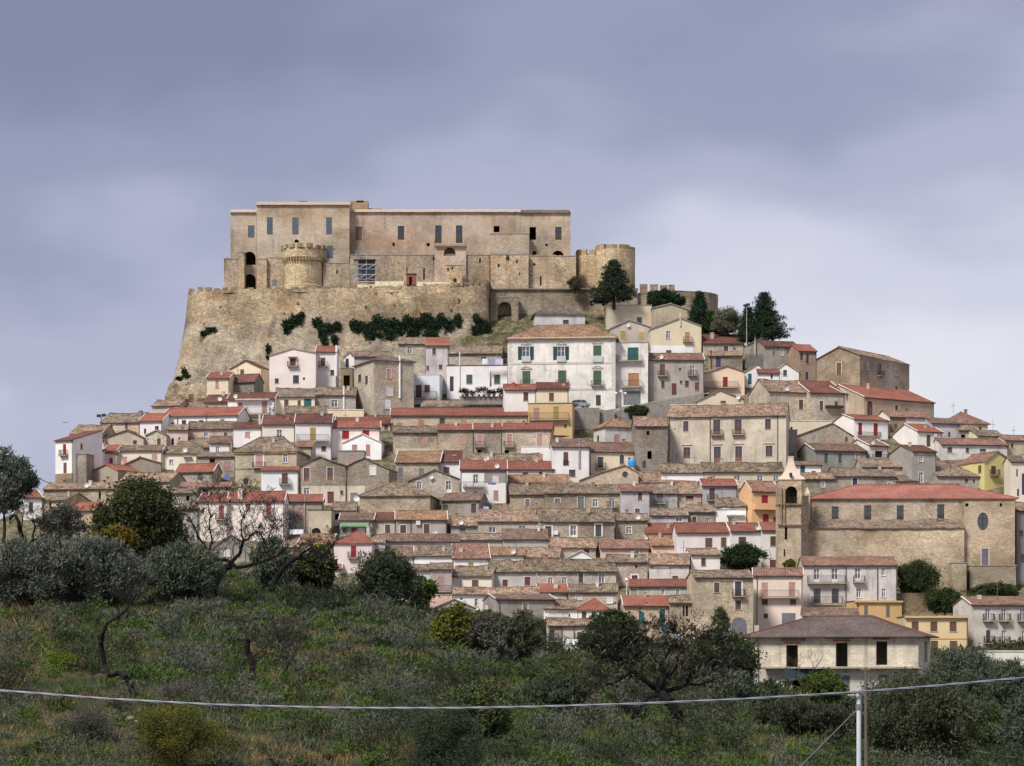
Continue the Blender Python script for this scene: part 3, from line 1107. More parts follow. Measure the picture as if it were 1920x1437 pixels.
H('narrow white house with red roof right of the pale pink gable', 593, 631, 660, 718, 651, 'e', 'w', 'r', '606,671,8,16,RB;623,694,7,10,d',
  bx=[('flue_pipe', 629, 633, 648, 706, .15, 'painted_plaster', 'eeeae6')])
H('small white gable with a tall dark window left of the flue house', 645, 664, (670, 669), 692, 661, 'g', 'w', 'O', '651,673,6,17,d', D=5)
H('tan flat-roofed porch block below the small white gable', 639, 661, 691, 730, 691, 'f', 'b', 'g', '650,704,12,22,n', D=4, color='a58f70')
H('low grey house with old tiles behind the tall stone corner house', 664, 730, 669, 694, 660, 'e', 'g', 'o', '678,684,9,5,d')
H('tall stone corner house with a white flue down its front', 701, 776, 677, 778, 667, 'h', 't', 'x',
  '729,692,8,18,pS;730,725,12,18,sS;727,749,11,18,s;L674,703,6,14,d;L687,705,5,16,d;701.8,748,3,14,s', yaw=24, xs=664,
  bx=[('flue_pipe', 747.5, 751, 667, 747, .15, 'painted_plaster', 'f0ede8')])
H('brown stone house with white window and sloping stair under the ivy', 747, 797, 645, 700, 634, 'e', 't', 'o', '768,650,9,14,wS', ch=[(781, 636, 6, 8)])
H('tall pale house with red roof beneath the ivy', 798, 841, 648, 738, 635, 'e', 'l', 'R', '814,653,7,12,bS;802,686,5,9,b;826,684,6,9,d;829,714,7,9,d', color='cbc5c2')
H('blue-white flat-roofed house with two brown doors and a railed balcony', 769, 824, 703, 756, 703, 'f', 'w', 'w', '785,722,11,25,R;801,722,10,14,R', yaw=-6,
  bal=[(776, 819, 735, 747)], color='dfe2e8')
H('low stone house with long old roof left of the white palazzo', 841, 940, 663, 682, 650, 'e', 's', 'o', '907,670,9,6,d')
WT = H('white terrace house with two green shutters beside the palazzo', 838, 951, 686, 746, 686, 'f', 'w', 'd', '880,703,11,17,gS;932,703,11,17,gS;847,706,7,28,d',
       bx=[('downpipe', 861, 863, 660, 735, .1, 'painted_plaster', 'e2d9d0')])
H('long low house with old tiles below the terrace of potted plants', 790, 962, 762, 772, 752, 'e', 'w', 'o', '', D=5.2, ch=[(898, 752, 3, 14)])
H('small white house with red roof in front of the palazzo', 946, 1005, 731, 756, 722, 'e', 'w', 'r', '986,736,9,16,b', Y=464, D=5, ch=[(963, 717, 5, 10, 'b5624a')])
H('small cream house with maroon roof in front of the palazzo', 1006, 1066, 729, 757, 719, 'e', 'c', 'd', '1034,737,9,15,R', Y=464, D=5, ch=[(1057, 720, 6, 9, 'd3b5a0')])
# --- the palazzo and the houses over it
PZ = H('large white palazzo with green shutters, balconies and hipped tile roof', 952, 1154, 634, 764, 611, 'h', 'W', 't',
       '986,650,14,25,wXSD;1052,650,14,25,wXSD;1120,648,15,25,gSD;987,696,15,26,gBSD;1054,695,15,27,gBS;1120,695,15,28,gBSD;1122,741,9,20,d',
       yaw=-5, D=15, ov=.5, name='palazzo', cat='palazzo', hin=5.2, color='e6e0da',
       bx=[('string_course', 953, 1153, 680, 682, .08, 'painted_plaster', 'd6cec6'), ('string_course', 953, 1153, 729, 731, .08, 'painted_plaster', 'd6cec6'),
           ('cornice', 952, 1154, 634, 638, .25, 'painted_plaster', 'd8cfc4'),
           ('balustrade', 978, 995, 669, 679, .35, 'painted_plaster', 'c9c8c6'), ('balustrade', 1044, 1061, 669, 679, .35, 'painted_plaster', 'c9c8c6'),
           ('balustrade', 1111, 1130, 668, 679, .35, 'painted_plaster', 'c9c8c6')]
       + [('quoin', 953, 958.5 + 2 * (k % 2), 640 + 6.4 * k, 645.4 + 6.4 * k, .06, 'painted_plaster', 'd9cfc6') for k in range(14)]
       + [('quoin', 1147.5 - 2 * (k % 2), 1153, 640 + 6.4 * k, 645.4 + 6.4 * k, .06, 'painted_plaster', 'd9cfc6') for k in range(14)])
H('white flat-roofed wing with teal and orange shutters right of the palazzo', 1154.5, 1215, 643, 762, 643, 'f', 'W', 'g',
  '1187,652,20,24,tS;1188,700,20,24,oS;1185,734,32,26,k', yaw=-5, D=12, bal=[(1154.8, 1204, 667, 677), (1165, 1204, 714, 726)],
  bx=[('vent_strip', 1169, 1201, 734, 742, .02, 'painted_metal', '2a2a2c')], color='e3ddd6')
H('grey house with pyramid roof standing above the palazzo', 1003, 1097, 589, 619, 575, 'h', 'l', 'x', '1061,600,11,8,dS', yaw=4, D=8, color='cfcbc8')
H('big plain cream house with a level top under the castle wall', 1137, 1222, 573, 616, 573, 'f', 'c', 'c', '1199,595,9,12,d', D=9, color='d6c7ae')
H('tan house with off-centre gable right of the plain cream house', 1222.5, 1312, (578, 588), 628, 570, 'g', 'b', 'g', '1244,597,7,6,p;1300,596,8,10,p', ax=1257, D=9, color='b3a48f')
H('grey gable with yellow baluster windows over the palazzo wing', 1145, 1220, (616, 614), 650, 601, 'g', 'g', 'g', '1168,621,9,15,y;1203,624,7,11,y', ax=1179, D=6, color='bdb2a2')
H('cream gabled house with orange door and stove pipe below the tan gable', 1220.5, 1315, (617, 612), 666, 597, 'g', 'c', 'g', '1253,621,8,15,wS;1289,623,9,18,oB;1254,657,10,7,R', ax=1276, D=6,
  bx=[('white_base', 1221, 1300, 648, 666, .04, 'painted_plaster', 'eeeae6'), ('flue_pipe', 1274, 1277, 587, 612, .12, 'painted_plaster', 'd9cdb5')], color='dccdae')
H('grey two-storey house with small balconies on the sloping street', 1215, 1320, 675, 756, 664, 'e', 'g', 'P',
  '1242,683,10,22,bB;1298,686,9,18,wB;1243,715,6,13,d;1264,719,9,22,R;1277,714,5,6,d;1288,714,7,12,d;1307,717,8,16,R;1275,690,4,5,d', color='b8ada0', bx=[DP(1216.5, 676, 752)])
H('white-spotted stone house with brown roof right of the tan gable', 1318, 1395, 644, 664, 629, 'e', 'B', 'd', '1361,649,9,10,dS;1377,652,4,5,d', ch=[(1335, 624, 7, 16)])
H('stone house with a purple door below the white-spotted house', 1329, 1392, 667, 694, 660, 'e', 'm', 'O', '1347,671,9,18,v', bx=[('flue_pipe', 1332, 1334.5, 657, 690, .12, 'painted_metal', '7a4636')])
H('plain grey gable below the tall pine with a thin flue', 1397, 1456, (649, 645), 672, 635, 'g', 'g', 'g', '', ax=1427, bx=[('flue_pipe', 1414, 1418, 630, 668, .15, 'painted_plaster', 'b9b0a2')], D=7)
H('grey house with thin dark roof and an iron balcony near the skyline', 1433, 1497, (647, 653), 692, 641, 's', 'g', 'd', '1451,659,3,8,d;1466,655,5,12,wS;1487,659,6,16,wB', yaw=12, color='a69f95')
H('brown house with bright red roof left of the big stone house', 1497.5, 1531, (657, 660), 716, 648, 'e', 'P', 'R', '1503,663,5,13,d;1514,664,5,18,d;1513,698,5,15,v', yaw=12, color='a48d7a')
H('big rugged stone house alone on the right skyline', 1531, 1612, (674, 666), 744, 651, 'g', 't', 'O',
  '1573,680,9,23,bS;R1628,679,5,15,w;R1649,683,6,22,dB;R1680,686,9,18,w;R1681,725,4,13,d', ax=1573, yaw=-38, xs=1705, pitch=20, color='a3947a')
H('peach gable house with red door and railed terrace', 1319, 1396, (702, 698), 738, 687, 'g', 'p', 'O', '1360,707,9,20,r', ax=1363, D=7, bal=[(1314, 1384, 717, 727)], color='e6cfb4')
H('white gable with a tall teal door', 1397, 1441, (698, 698), 726, 684, 'g', 'w', 'o', '1406,701,7,20,t', ax=1420, D=6)
H('small white gable with blue-grey window above the long stone house', 1449, 1498, (696, 697), 718, 682, 'g', 'w', 'O', '1472,694,7,11,d', ax=1472, D=6)
H('white lean-to with a small dark window beside the small white gable', 1421, 1462, 700, 720, 693, 's', 'w', 'd', '1447,702,4,9,t', Y=479)
H('long stone house with half old, half brown roof on the right', 1441, 1518, 735, 794, 714, 'e', 'B', 'O', '1502,750,8,18,bS', yaw=18, xs=1404, color='b5a890')
H('stone house with brown roof and a dark canopy on the right', 1518.5, 1583, 737, 794, 716, 'e', 'B', 'd', '1540,752,7,18,bS;1568,753,6,9,d', yaw=14,
  bx=[('canopy', 1547, 1578, 761, 766, 1.1, 'painted_metal', '3b332e')], color='b0a38c')
H('narrow white house with planted balcony on the right slope', 1581, 1620, (738, 741), 786, 727, 'e', 'w', 'P', '1600,757,6,15,wB', yaw=28)
H('long tan house with bright red roof and arched maroon door', 1620.5, 1751, (743, 757), 786, 728, 'e', 'b', 'R', '1631,752,10,30,RA;1681,760,6,10,RS;1700,767,4,4,d;1728,771,6,4,d', yaw=33, color='bfae93',
  ch=[(1628, 719, 4, 11, 'd8c6ae')])
H('white house with two tall red doors on the right slope', 1601, 1666, 788, 826, 780, 'e', 'w', 'R', '1613,793,7,25,r;1642,794,8,25,r', yaw=24, xs=1561, bal=[(1607, 1648, 812, 819)])
H('half stone, half white house with red roof right of the red doors', 1668, 1745, (781, 784), 812, 772, 'e', 'w', 'P', '1680,796,6,8,b', yaw=14,
  bx=[('bare_stone', 1668, 1698, 782, 812, .04, 'rubble_stone', '9f917a')])
H('stone gable with broad white verge on the right slope', 1496, 1600, (817, 818), 840, 794, 'g', 'm', 'o', '1511,820,6,13,p;1551,819,6,13,p;1587,820,5,9,b', ax=1561, D=8)
H('cream flat-topped terrace house above the stone gable', 1479, 1560, 790, 826, 790, 'f', 'c', 'w', '1484,801,4,5,n', D=6, color='ddd0b9')
H('narrow grey flat block right of the big pale house', 1477, 1495, 807, 858, 807, 'f', 'G', 'g', '1485,850,7,7,d', D=5, color='9a9186')
H('dark grey house with green doors and brown roof', 1527, 1625, (846, 845), 876, 834, 'e', 'G', 'b', '1549,850,6,20,g;1575,851,6,18,g;1607,848,6,12,pS', yaw=14, xs=1494, color='97938a')
H('white house with salmon roof and railing behind the dark grey house', 1630, 1665, 836, 866, 825, 'e', 'W', 'P', '1648,846,14,12,n', yaw=24, xs=1586, bal=[(1634, 1662, 852, 860)])
H('white house with red roof, cream gable and satellite dish at right', 1720, 1766, (809, 811), 846, 797, 'e', 'w', 'R', '1741,816,7,22,bS', yaw=22, xs=1674, bx=[('satellite_dish', 1750, 1755, 814, 820, .35, 'painted_metal', 'd8d8d4')])
H('tall grey house with maroon roof and beige side wall', 1711, 1755, 847, 912, 837, 'e', 'g', 'd', '1727,852,7,14,wS;1727,886,8,20,wS', yaw=20, xs=1667, color='a9a49d')
H('house with pyramid roof, red on one side, on the right skyline', 1790, 1852, (792, 796), 822, 774, 'h', 'c', 'P', '1838,801,5,10,d', yaw=16, D=9, hin=3.4, color='d8ccb4')
H('grey house with low brown roof left of the skyline pyramid roof', 1747, 1797, (791, 797), 832, 785, 's', 'l', 'b', '1780,810,4,10,R', yaw=14)
H('stone porch with brown roof and posts under the pyramid roof', 1797.5, 1833, 807, 834, 799, 's', 's', 'o', '1806,815,8,14,n;1824,813,6,14,n')
H('cream house with dark tile roof near the right skyline', 1832, 1884, (815, 820), 842, 808, 'e', 'c', 'o', '1854,823,5,9,p', yaw=18, color='e2d6b8')
H('beige skyline house at the far right end of the ridge', 1884.5, 1935, 826, 850, 818, 'e', 'b', 'P', '1898,832,5,8,d', yaw=14)
H('long white house with pale red roof left of the yellow house', 1765, 1890, (832, 836), 858, 824, 'e', 'l', 'P', '1781,839,9,10,b;1814,840,6,9,d;1843,842,12,5,d', yaw=8, color='d2cfca')
H('yellow gabled house with dark balcony window at right', 1846, 1897, (866, 866), 912, 848, 'g', 'y', 'P', '1863,874,9,17,RB;1881,869,3,3,d;L1837,873,6,14,b', ax=1870, yaw=26, xs=1799)
H('cream-white house cut by the right frame edge', 1895, 1962, 866, 940, 858, 'e', 'p', 'x', '1907,880,3,14,d;1919,888,6,40,v;1909,917,4,14,d', color='ecdcc6', yaw=4)
H('low house with broad old roof and small gablet behind the church', 1757, 1836, 893, 914, 868, 'e', 'g', 'o', '1812,898,6,7,d;1826,899,4,7,d', yaw=8)
H('mossy roof end just above the church ridge at right', 1737, 1797, 908, 916, 895, 'e', 's', 'o', '')
H('pale house with old hipped roof and white verge behind the church', 1618, 1711, 876, 902, 862, 'e', 'b', 'o', '1671,883,9,6,dS;1700,885,9,8,dS', yaw=4)
H('low grey house with purple door and pillars behind the church', 1566, 1680, 893, 918, 878, 'e', 's', 'o', '1603,896,9,18,vS;1634,905,7,8,wS;1668,905,7,8,wS')
H('tan-roofed house left of the purple door', 1508, 1566, 898, 920, 888, 'e', 'm', 'O', '1543,903,6,11,wS')
H('white shed with teal door above the bell tower', 1489, 1541, 872, 892, 866, 's', 'w', 'b', '1505,874,9,14,t', Y=436)
H('old brown roof scrap above the church at right', 1681, 1722, 902, 916, 893, 'e', 'b', 'o', '')
# --- the big pale house and the centre
H('very large pale house with eight tall windows and long tile roof', 1252, 1474, (784, 777), 878, (752 + 768) / 2, 'e', 'b', 'O',
  '1286,790,10,19,WS;1344,788,13,28,WB;1384,787,13,28,WB;1440,786,11,19,WS;1288,839,13,21,WSM;1345,838,13,29,WSM;1385,837,13,29,WSM;1442,836,13,20,WSM;1267,848,6,12,w;1265,803,2,3,d',
  yaw=-10, D=11, color='d3c4b2', gut=True, bx=[DP(1331.5, 783, 872), DP(1458, 780, 872), DP(1255, 786, 874)])
H('dark bare-stone house with orange roof left of the big pale house', 1191, 1251, 799, 892, 783, 'e', 'd', 'O', '1215,808,5,8,n;1218,846,8,15,n;1208,864,7,14,dA', color='85776a')
H('white house with tan hipped roof and narrow left wall', 1135, 1190, 800, 842, 787, 'h', 'l', 't', '1157,815,11,16,p;L1121,817,4,15,d', yaw=20, xs=1113, color='d9d5d2', hin=2.5)
H('cream house with two-tone roof and balcony left of the dark stone house', 1108, 1190, (849, 846), 886, 831, 'e', 'c', 'b', '1126,857,10,21,dSB;1166,853,8,17,dAS;1180,858,4,5,d', yaw=6, xs=1094, color='ecdcc4')
CH = H('tan chapel with round window in its gable', 1088, 1197, (900, 887), 918, 872, 'g', 'C', 'O', '1172,884,11,12,dO', ax=1171, D=12, name='chapel', cat='chapel', color='b79c7d')
H('white house with tall steel flue and a brown shutter', 1035, 1106, 838, 906, 825, 'e', 'w', 'b', '1061,848,9,25,RG;1073,881,12,13,d', bx=[('flue_pipe', 1084.5, 1088, 831, 878, .2, 'galvanised', 'a9aaad')])
H('small grey house with red roof at the end of the stone row', 1035, 1068, 817, 830, 803, 'e', 'g', 'r', '1042,820,9,3,d')
H('long stone house with red roof and orange shutters', 733, 990, (780, 778), 804, 767, 'e', 't', 'r', '749,794,11,9,o;790,788,11,12,o;829,784,10,12,d;870,787,11,10,o;955,790,8,8,p', color='bda887', D=8,
  ch=[(905, 786, 3, 12, 'c0694a'), (913, 786, 3, 12, 'c0694a')])
H('stone house with mossy roof left in the pink-shuttered row', 737, 820, 811, 852, 800, 'e', 't', 'm', '796,819,9,15,p', color='b5a183', bx=[('white_base', 740, 820, 841, 852, .03, 'render_plaster', 'cfc0a8')])
H('stone house with one pink shutter second in the pink-shuttered row', 820.5, 888, 806, 856, 797, 'e', 't', 'r', '868,818,10,15,p', color='b09c7d', bx=[DP(887, 807, 854)])
H('stone house with pink door and tiny balcony in the pink-shuttered row', 888.5, 941, 806, 856, 796, 'e', 't', 'r', '900,816,10,22,pSB;899,844,8,7,n', color='b8a486', bx=[DP(940, 807, 854)])
H('stone house with two white-framed pink doors ending the row', 941.5, 1034, 805, 858, 795, 'e', 't', 'r', '955,814,10,24,pSB;1012,813,11,25,pS;950,844,8,7,n', color='b5a183')
H('ochre flat-roofed house with long balcony left of the street wall', 990, 1073, 757, 830, 757, 'f', 'o', 'b', '1006,765,11,23,p;1043,763,10,24,y;1060,796,4,7,d', D=7, bal=[(992, 1066, 775, 787)])
H('pale pink house with crimson shutters above the white gable', 623, 713, (803, 801), 856, 791, 'e', 'p', 'R', '648,808,13,15,r;686,807,13,14,r')
H('brown roof behind the crimson-shuttered house', 628, 733, 794, 806, 781, 'e', 'b', 'd', '724,797,7,9,b')
H('bright white gable with two pink doors in front of the crimson shutters', 643, 715, (830, 830), 858, 814, 'g', 'w', 'w', '665,834,10,16,p;690,834,8,20,p', ax=679, D=5, color='f6f4f2')
H('grey concrete box with a pink shutter below the bright white gable', 633, 683, 846, 880, 846, 'f', 'G', 'g', '660,854,8,18,p', D=5, color='a09890')
H('stone gable house, left of the twin gables, white ground floor', 564, 648, (874, 874), 948, 857, 'g', 's', 'o', '575,878,11,24,WS;619,877,11,24,WS;575,915,10,12,wS;620,922,12,22,RS;641,920,5,8,d', ax=600, D=9,
  bx=[('white_base', 566, 648, 911, 948, .03, 'render_plaster', 'd8cbb9')], color='a5967f', bal=())
H('stone gable house, right of the twin gables, white shutters', 649, 729, (875, 880), 948, 860, 'g', 's', 'o', '699,874,11,17,sS;664,924,14,22,GS', ax=684, yaw=-10, xs=745,
  bx=[('white_base', 650, 684, 912, 948, .03, 'render_plaster', 'd5c8b5')], color='aa9a82')
H('house with orange roof and patched stone front behind the twin gables', 742, 824, (866, 868), 908, 848, 'e', 'm', 't', '751,877,8,18,k;790,879,9,14,k', color='a3957f')
H('white house with deep red roof and grey chimney', 824.5, 866, 866, 900, 847, 'e', 'w', 'd', '837,876,11,11,d', ch=[(852, 853, 7, 12)])
H('grey house with white painted balcony front and red roof', 863.5, 950, 880, 944, 865, 'e', 'G', 'r', '892,890,9,22,wS;929,891,12,14,s;930,920,9,18,p;892,922,9,3,R',
  bal=[(868, 908, 904, 913)], bx=[('white_panel', 866, 908, 887, 906, .03, 'painted_plaster', 'eeece8'), ('white_base', 866, 950, 906, 944, .03, 'painted_plaster', 'ece9e5')], color='a39c93')
H('stone gable with two tall windows below the orange roof', 768, 862, (902, 899), 934, 882, 'g', 's', 'o', '786,903,9,15,wS;841,902,10,22,wS', ax=815, D=7, color='aa9c85')
H('broad windowless stone house with hipped mossy roof', 675, 806, 929, 976, 904, 'h', 't', 'm', '752,948,2,3,d;700,945,2,3,d', D=11, yaw=-5, hin=5.5, color='bca684')
H('low dark house with brown roof, white verge and grey gable', 828, 900, (938, 938), 966, 926, 'e', 's', 'b', '835,947,9,12,d;888,945,9,17,d', yaw=-10, xs=916, color='93877a')
H('green-painted house front with an awning', 637, 700, 975, 1008, 964, 'e', 'g', 'b', '646,990,7,9,d;664,990,11,12,R;678,990,12,9,s;688,990,6,10,d',
  bx=[('awning', 640, 692, 981, 988, .9, 'cloth', '93b08e')], color='a7b09c')
H('small house with maroon roof between the green house and the salmon roof', 700.5, 742, 975, 1006, 963, 'e', 'b', 'd', '727,984,10,19,bS')
H('grey-pink house with salmon roof, air conditioner and white-framed door', 742.5, 838, (975, 974), 1008, 959, 'e', 'b', 't', '756,985,11,15,bS;800,983,11,21,bS', color='b5aaa0',
  bx=[('air_conditioner', 780, 788, 977, 985, .4, 'plastic', 'dedcd8'), DP(770, 976, 1004)])
H('grey house with speckled orange roof right of the salmon roof', 845, 895, 986, 1004, 970, 'e', 'g', 'O', '867,991,11,6,d')
H('beige house with long speckled roof and three small windows', 895.5, 1013, (979, 976), 1006, 957, 'e', 'b', 'O', '923,989,13,10,w;979,986,13,9,w;951,991,6,4,d', color='bdb2a4')
H('stone house with grey shutter, left end of the long mossy roof', 956, 1021, 927, 964, 909, 'e', 't', 'm', '989,936,8,12,kS;1006,943,2,3,d', color='b09a78')
H('stone house with small grey window under the long mossy roof', 1021.5, 1097, 925, 966, 907, 'e', 't', 'm', '1045,935,10,8,kS;1089,932,12,26,kS', color='b39d7b')
H('tan stone house with two white windows under the long mossy roof', 1097.5, 1163, 925, 966, 910, 'e', 't', 'm', '1116,936,10,15,wS;1147,935,10,16,wB', color='b6a27e')
H('lavender-grey tower-like house with pink roof', 1164, 1219, 921, 970, 910, 'e', 'l', 'P', '1200,924,8,14,bS;1195,954,9,8,bS')
H('small old roof tucked below the long stone row', 1018, 1084, 956, 962, 943, 'e', 's', 'o', '', D=4)
H('old roof with pale tiles below the white balcony front', 924, 1014, 959, 966, 947, 'e', 's', 'o', '')
H('patched beige house with wide mossy roof and three white-framed doors', 1012, 1152, (979, 977), 1018, 955, 'e', 'B', 'm', '1028,987,12,22,dQ;1075,986,11,24,wQ;1122,984,11,22,dQ', D=9,
  bx=[('air_conditioner', 1037, 1046, 995, 1003, .45, 'plastic', 'efede9')], ch=[(1103, 948, 5, 8)])
H('beige house with one white-framed window right of the patched house', 1154, 1214, 976, 1008, 964, 'e', 'B', 'o', '1179,988,10,13,wS')
H('grey house with balcony and blue-stained wall below old tiles', 1219.5, 1270, 925, 958, 909, 'e', 'm', 'o', '1237,925,12,19,kB', color='b0aeac')
H('pink-brown house with brick lattice vent and speckled orange roof', 1270.5, 1315, 926, 956, 906, 'e', 'C', 'O', '1293,930,15,7,RS', color='b99f86')
H('clean grey house with red roof and balcony, white verges', 1317, 1382, 911, 956, 900, 'e', 'l', 'r', '1335,916,10,22,bB', color='b5b3b3', yaw=4, xs=1308)
H('low house with broad orange roof behind the pink-brown house', 1200, 1262, 905, 916, 887, 'e', 's', 'O', '')
H('low house with small red roof right of the broad orange roof', 1262.5, 1304, 904, 914, 895, 'e', 'w', 'r', '')
H('low white house under the big pale house, mossy roof', 1240, 1318, (886, 885), 912, 871, 'e', 'w', 'm', '', D=5)
H('low cream house with four white windows below the big pale house', 1318.5, 1470, (885, 883), 912, 868, 'e', 'c', 'm', '1337,892,9,9,wA;1382,892,11,10,w;1425,892,11,11,wS;1455,892,10,11,wS', D=5.4, color='d5c7ac')
H('long grey house with white-framed twin window, tan roof', 1219.5, 1290, (968, 965), 990, 954, 'e', 'l', 'o', '1273,970,12,9,wS')
H('small patched house with dark window between grey and white houses', 1291, 1341, 960, 986, 948, 'e', 'B', 'o', '1302,969,8,12,dS;1329,972,7,10,w')
H('plain white house with old roof left of the orange house', 1342, 1399, 950, 986, 936, 'e', 'w', 'o', '1370,969,9,12,w', bx=[('canopy', 1362, 1396, 965, 967, .8, 'concrete', 'e4e2de')])
H('orange house with dark red shutters and solid balcony', 1410, 1461, 921, 990, 904, 'e', 'O', 'P', '1434,929,12,16,r;1436,964,11,17,r;1453,970,6,11,R', yaw=18, xs=1386, bal=[(1412, 1457, 944, 955, 'solid')],
  ch=[(1405, 903, 5, 9, 'd59a63')])
H('house with wine-red roof and white verge behind the pink wall', 1210, 1268, 1000, 1018, 983, 'e', 'w', 'r', '')
H('white house with long wine-red roof and two brown windows', 1268.5, 1370, (1000, 997), 1062, 982, 'e', 'w', 'r', '1329,1009,13,18,bS;1357,1008,10,18,bS', color='e9e3df')
H('white house with skylight strip in its wine-red roof', 1370.5, 1428, 996, 1066, 982, 'e', 'w', 'r', '1392,1007,14,24,b', bx=[DP(1427, 998, 1060)],
  bal=[(1378, 1416, 1023, 1031)], color='e9e2dc')
H('white house with wine-red roof beside the bell tower', 1428.5, 1461, 994, 1070, 981, 'e', 'w', 'r', '1451,1006,13,18,bS;1450,1050,13,18,R', color='e8e0d8')
H('rose-pink house with dusty roof below the beige house', 1126, 1217, 1028, 1046, 1014, 'e', 'P', 'P', '1193,1031,10,9,wS', color='e0bfae')
H('rose-pink house with tan roof right of the dusty pink roof', 1222, 1293, 1023, 1046, 1007, 'e', 'P', 't', '1266,1033,4,6,d', color='e6c4b2')
H('pale lilac house with bright speckled roof', 1217, 1292, 1059, 1096, 1040, 'e', 'W', 'O', '1266,1080,11,8,bS;1223,1064,3,3,d;1256,1064,3,3,d;1278,1064,3,3,d', color='d9d1cd')
H('white house with speckled roof left of the palm', 1296, 1350, 1041, 1082, 1030, 'e', 'w', 'O', '1319,1047,8,14,bS', yaw=4, xs=1282)
H('pinkish stone house with white lintel below the rose-pink house', 1140, 1214, 1054, 1096, 1041, 'e', 'C', 'o', '1193,1060,4,5,n;1190,1079,11,8,RQ', color='b9a48f')
H('lavender house at the left end of the long golden roof', 922, 1005, 1072, 1108, 1052, 'e', 'l', 'm', '947,1087,10,13,RS;989,1082,11,16,RS', color='c3bbb6')
H('patchy stone house with four windows under the long golden roof', 1005.5, 1155, 1071, 1108, 1050, 'e', 'B', 'm', '1032,1083,9,12,wS;1058,1083,9,12,wS;1089,1073,9,20,dS;1128,1074,11,20,wS', color='b4a893', D=8)
H('white house with golden tan roof above the long golden roof', 918, 984, 1041, 1062, 1028, 'e', 'w', 't', '952,1049,12,5,d')
H('cream house with golden roof beside the white tent-like gable', 984.5, 1048, 1045, 1062, 1027, 'e', 'c', 'O', '')
H('plain white gable wall like a tent among the roofs', 1055, 1121, (1050, 1051), 1066, 1033, 'g', 'w', 'w', '', ax=1090, D=5, color='f3f1ef')
H('stone house with speckled orange roof above the tent-like gable', 1030, 1117, 1027, 1046, 1009, 'e', 's', 'O', '1100,1030,10,8,R')
H('bare grey house with brown roof and blocked dormer', 943, 1027, 1011, 1038, 994, 'e', 'l', 'b', '', color='b9b5b2')
H('beige house with old roof right of the long brown roof', 862, 942, 1012, 1034, 1001, 'e', 'b', 'o', '')
H('long pale house with brown roof and two red windows', 720, 861, (1017, 1013), 1042, 1003, 'e', 'l', 'b', '748,1033,6,7,d;750,1024,11,13,r;706,1030,7,14,r', color='d2c9c4', D=6, ch=[(772, 1004, 5, 8)])
H('pale pink house with red balcony door and red-brown roof', 626, 697, 1018, 1072, 997, 'h', 'p', 'r', '663,1024,10,22,rB', color='e2d3cd', yaw=-6, hin=3)
H('narrow lilac house with a red door between two brown roofs', 697.5, 722, 1018, 1062, 1004, 'e', 'l', 'o', '705,1030,8,18,rB')
H('white house with lopsided brown roof in the middle foreground', 717, 776, 1044, 1068, 1027, 'e', 'w', 'b', '752,1057,10,4,d', yaw=5, ch=[(781, 1024, 5, 10)])
H('white house with mossy roof in the middle foreground', 776.5, 848, 1042, 1068, 1025, 'e', 'w', 'm', '')
H('white house with dusty pink roof and ochre shutter', 851, 918, 1047, 1070, 1022, 'e', 'w', 'P', '883,1055,10,10,y;863,1060,7,4,d')
H('pinkish house with old roof behind the round olive', 733, 806, 1069, 1122, 1059, 'e', 'p', 'o', '780,1085,9,12,d', color='dccfc8')
H('grey house with a pink balcony door behind the round olive', 806.5, 847, 1067, 1122, 1058, 'e', 'g', 'o', '827,1082,10,25,p', bal=[(808, 845, 1098, 1109)], color='b4aba4')
H('cream house with old roof and a dark square window', 847.5, 922, 1080, 1116, 1063, 'e', 'c', 'm', '864,1088,5,17,wS;891,1088,12,14,bS', color='e6dac6')
H('white house under a long speckled roof near the foot of town', 850, 1010, (1116, 1112), 1146, 1102, 'e', 'w', 'O', '893,1123,6,14,wS;865,1121,5,4,d', D=5, ch=[(984, 1105, 5, 9)])
H('long grey house with a rose shutter at the foot of town', 930, 1041, 1124, 1174, 1116, 'e', 'g', 'b', '985,1132,9,16,pS;L912,1134,6,9,s', yaw=14, xs=906, color='a49c94', bx=[DP(936, 1125, 1165)])
H('plain beige gable above the bushes at the foot of town', 813, 890, (1140, 1140), 1176, 1124, 'g', 'b', 'g', '876,1142,9,16,d', ax=852, D=7, color='b8aa96')
H('pink shed wall left behind the plain beige gable', 808, 848, 1116, 1142, 1116, 'f', 'P', 'g', '', D=4, color='d9b7a9')
H('small house under a vivid orange roof', 1010, 1065, 1110, 1126, 1097, 'e', 'm', 'R', '1044,1113,12,9,s;1028,1113,10,7,d', color='b5a58c')
H('stone house with old roof right of the vivid orange roof', 1066, 1158, 1110, 1150, 1096, 'e', 'm', 'm', '1085,1116,11,9,sS;1143,1118,13,14,s', color='ad9d86')
H('white house with bright red roof and dark doorways at the foot of town', 1084, 1136, 1143, 1176, 1124, 'h', 'w', 'R', '1095,1147,8,15,d;1113,1147,7,14,d;1127,1146,7,12,s', hin=2.5, yaw=-8)
H('white garage with old tile roof at the foot of town', 1020, 1083, 1141, 1172, 1126, 'e', 'w', 'O', '1048,1145,36,12,s;1062,1151,14,6,d')
H('lowest stone and white house with laundry line', 1028, 1132, (1173, 1172), 1242, 1161, 'e', 'W', 'O', '1035,1182,10,20,dB;1087,1185,10,17,wSB;1084,1217,5,10,d', bx=[('bare_stone', 1028, 1053, 1174, 1242, .04, 'rubble_stone', 'aa9f8e'), DP(1053, 1174, 1235), DP(1076, 1174, 1235)], color='d8cebb')
H('grey house with rust-red roof and three small windows', 1180, 1292, 1099, 1126, 1088, 'e', 'g', 'r', '1189,1104,13,13,TS;1243,1104,7,12,wS;1271,1104,7,12,wS', color='b7aea3')
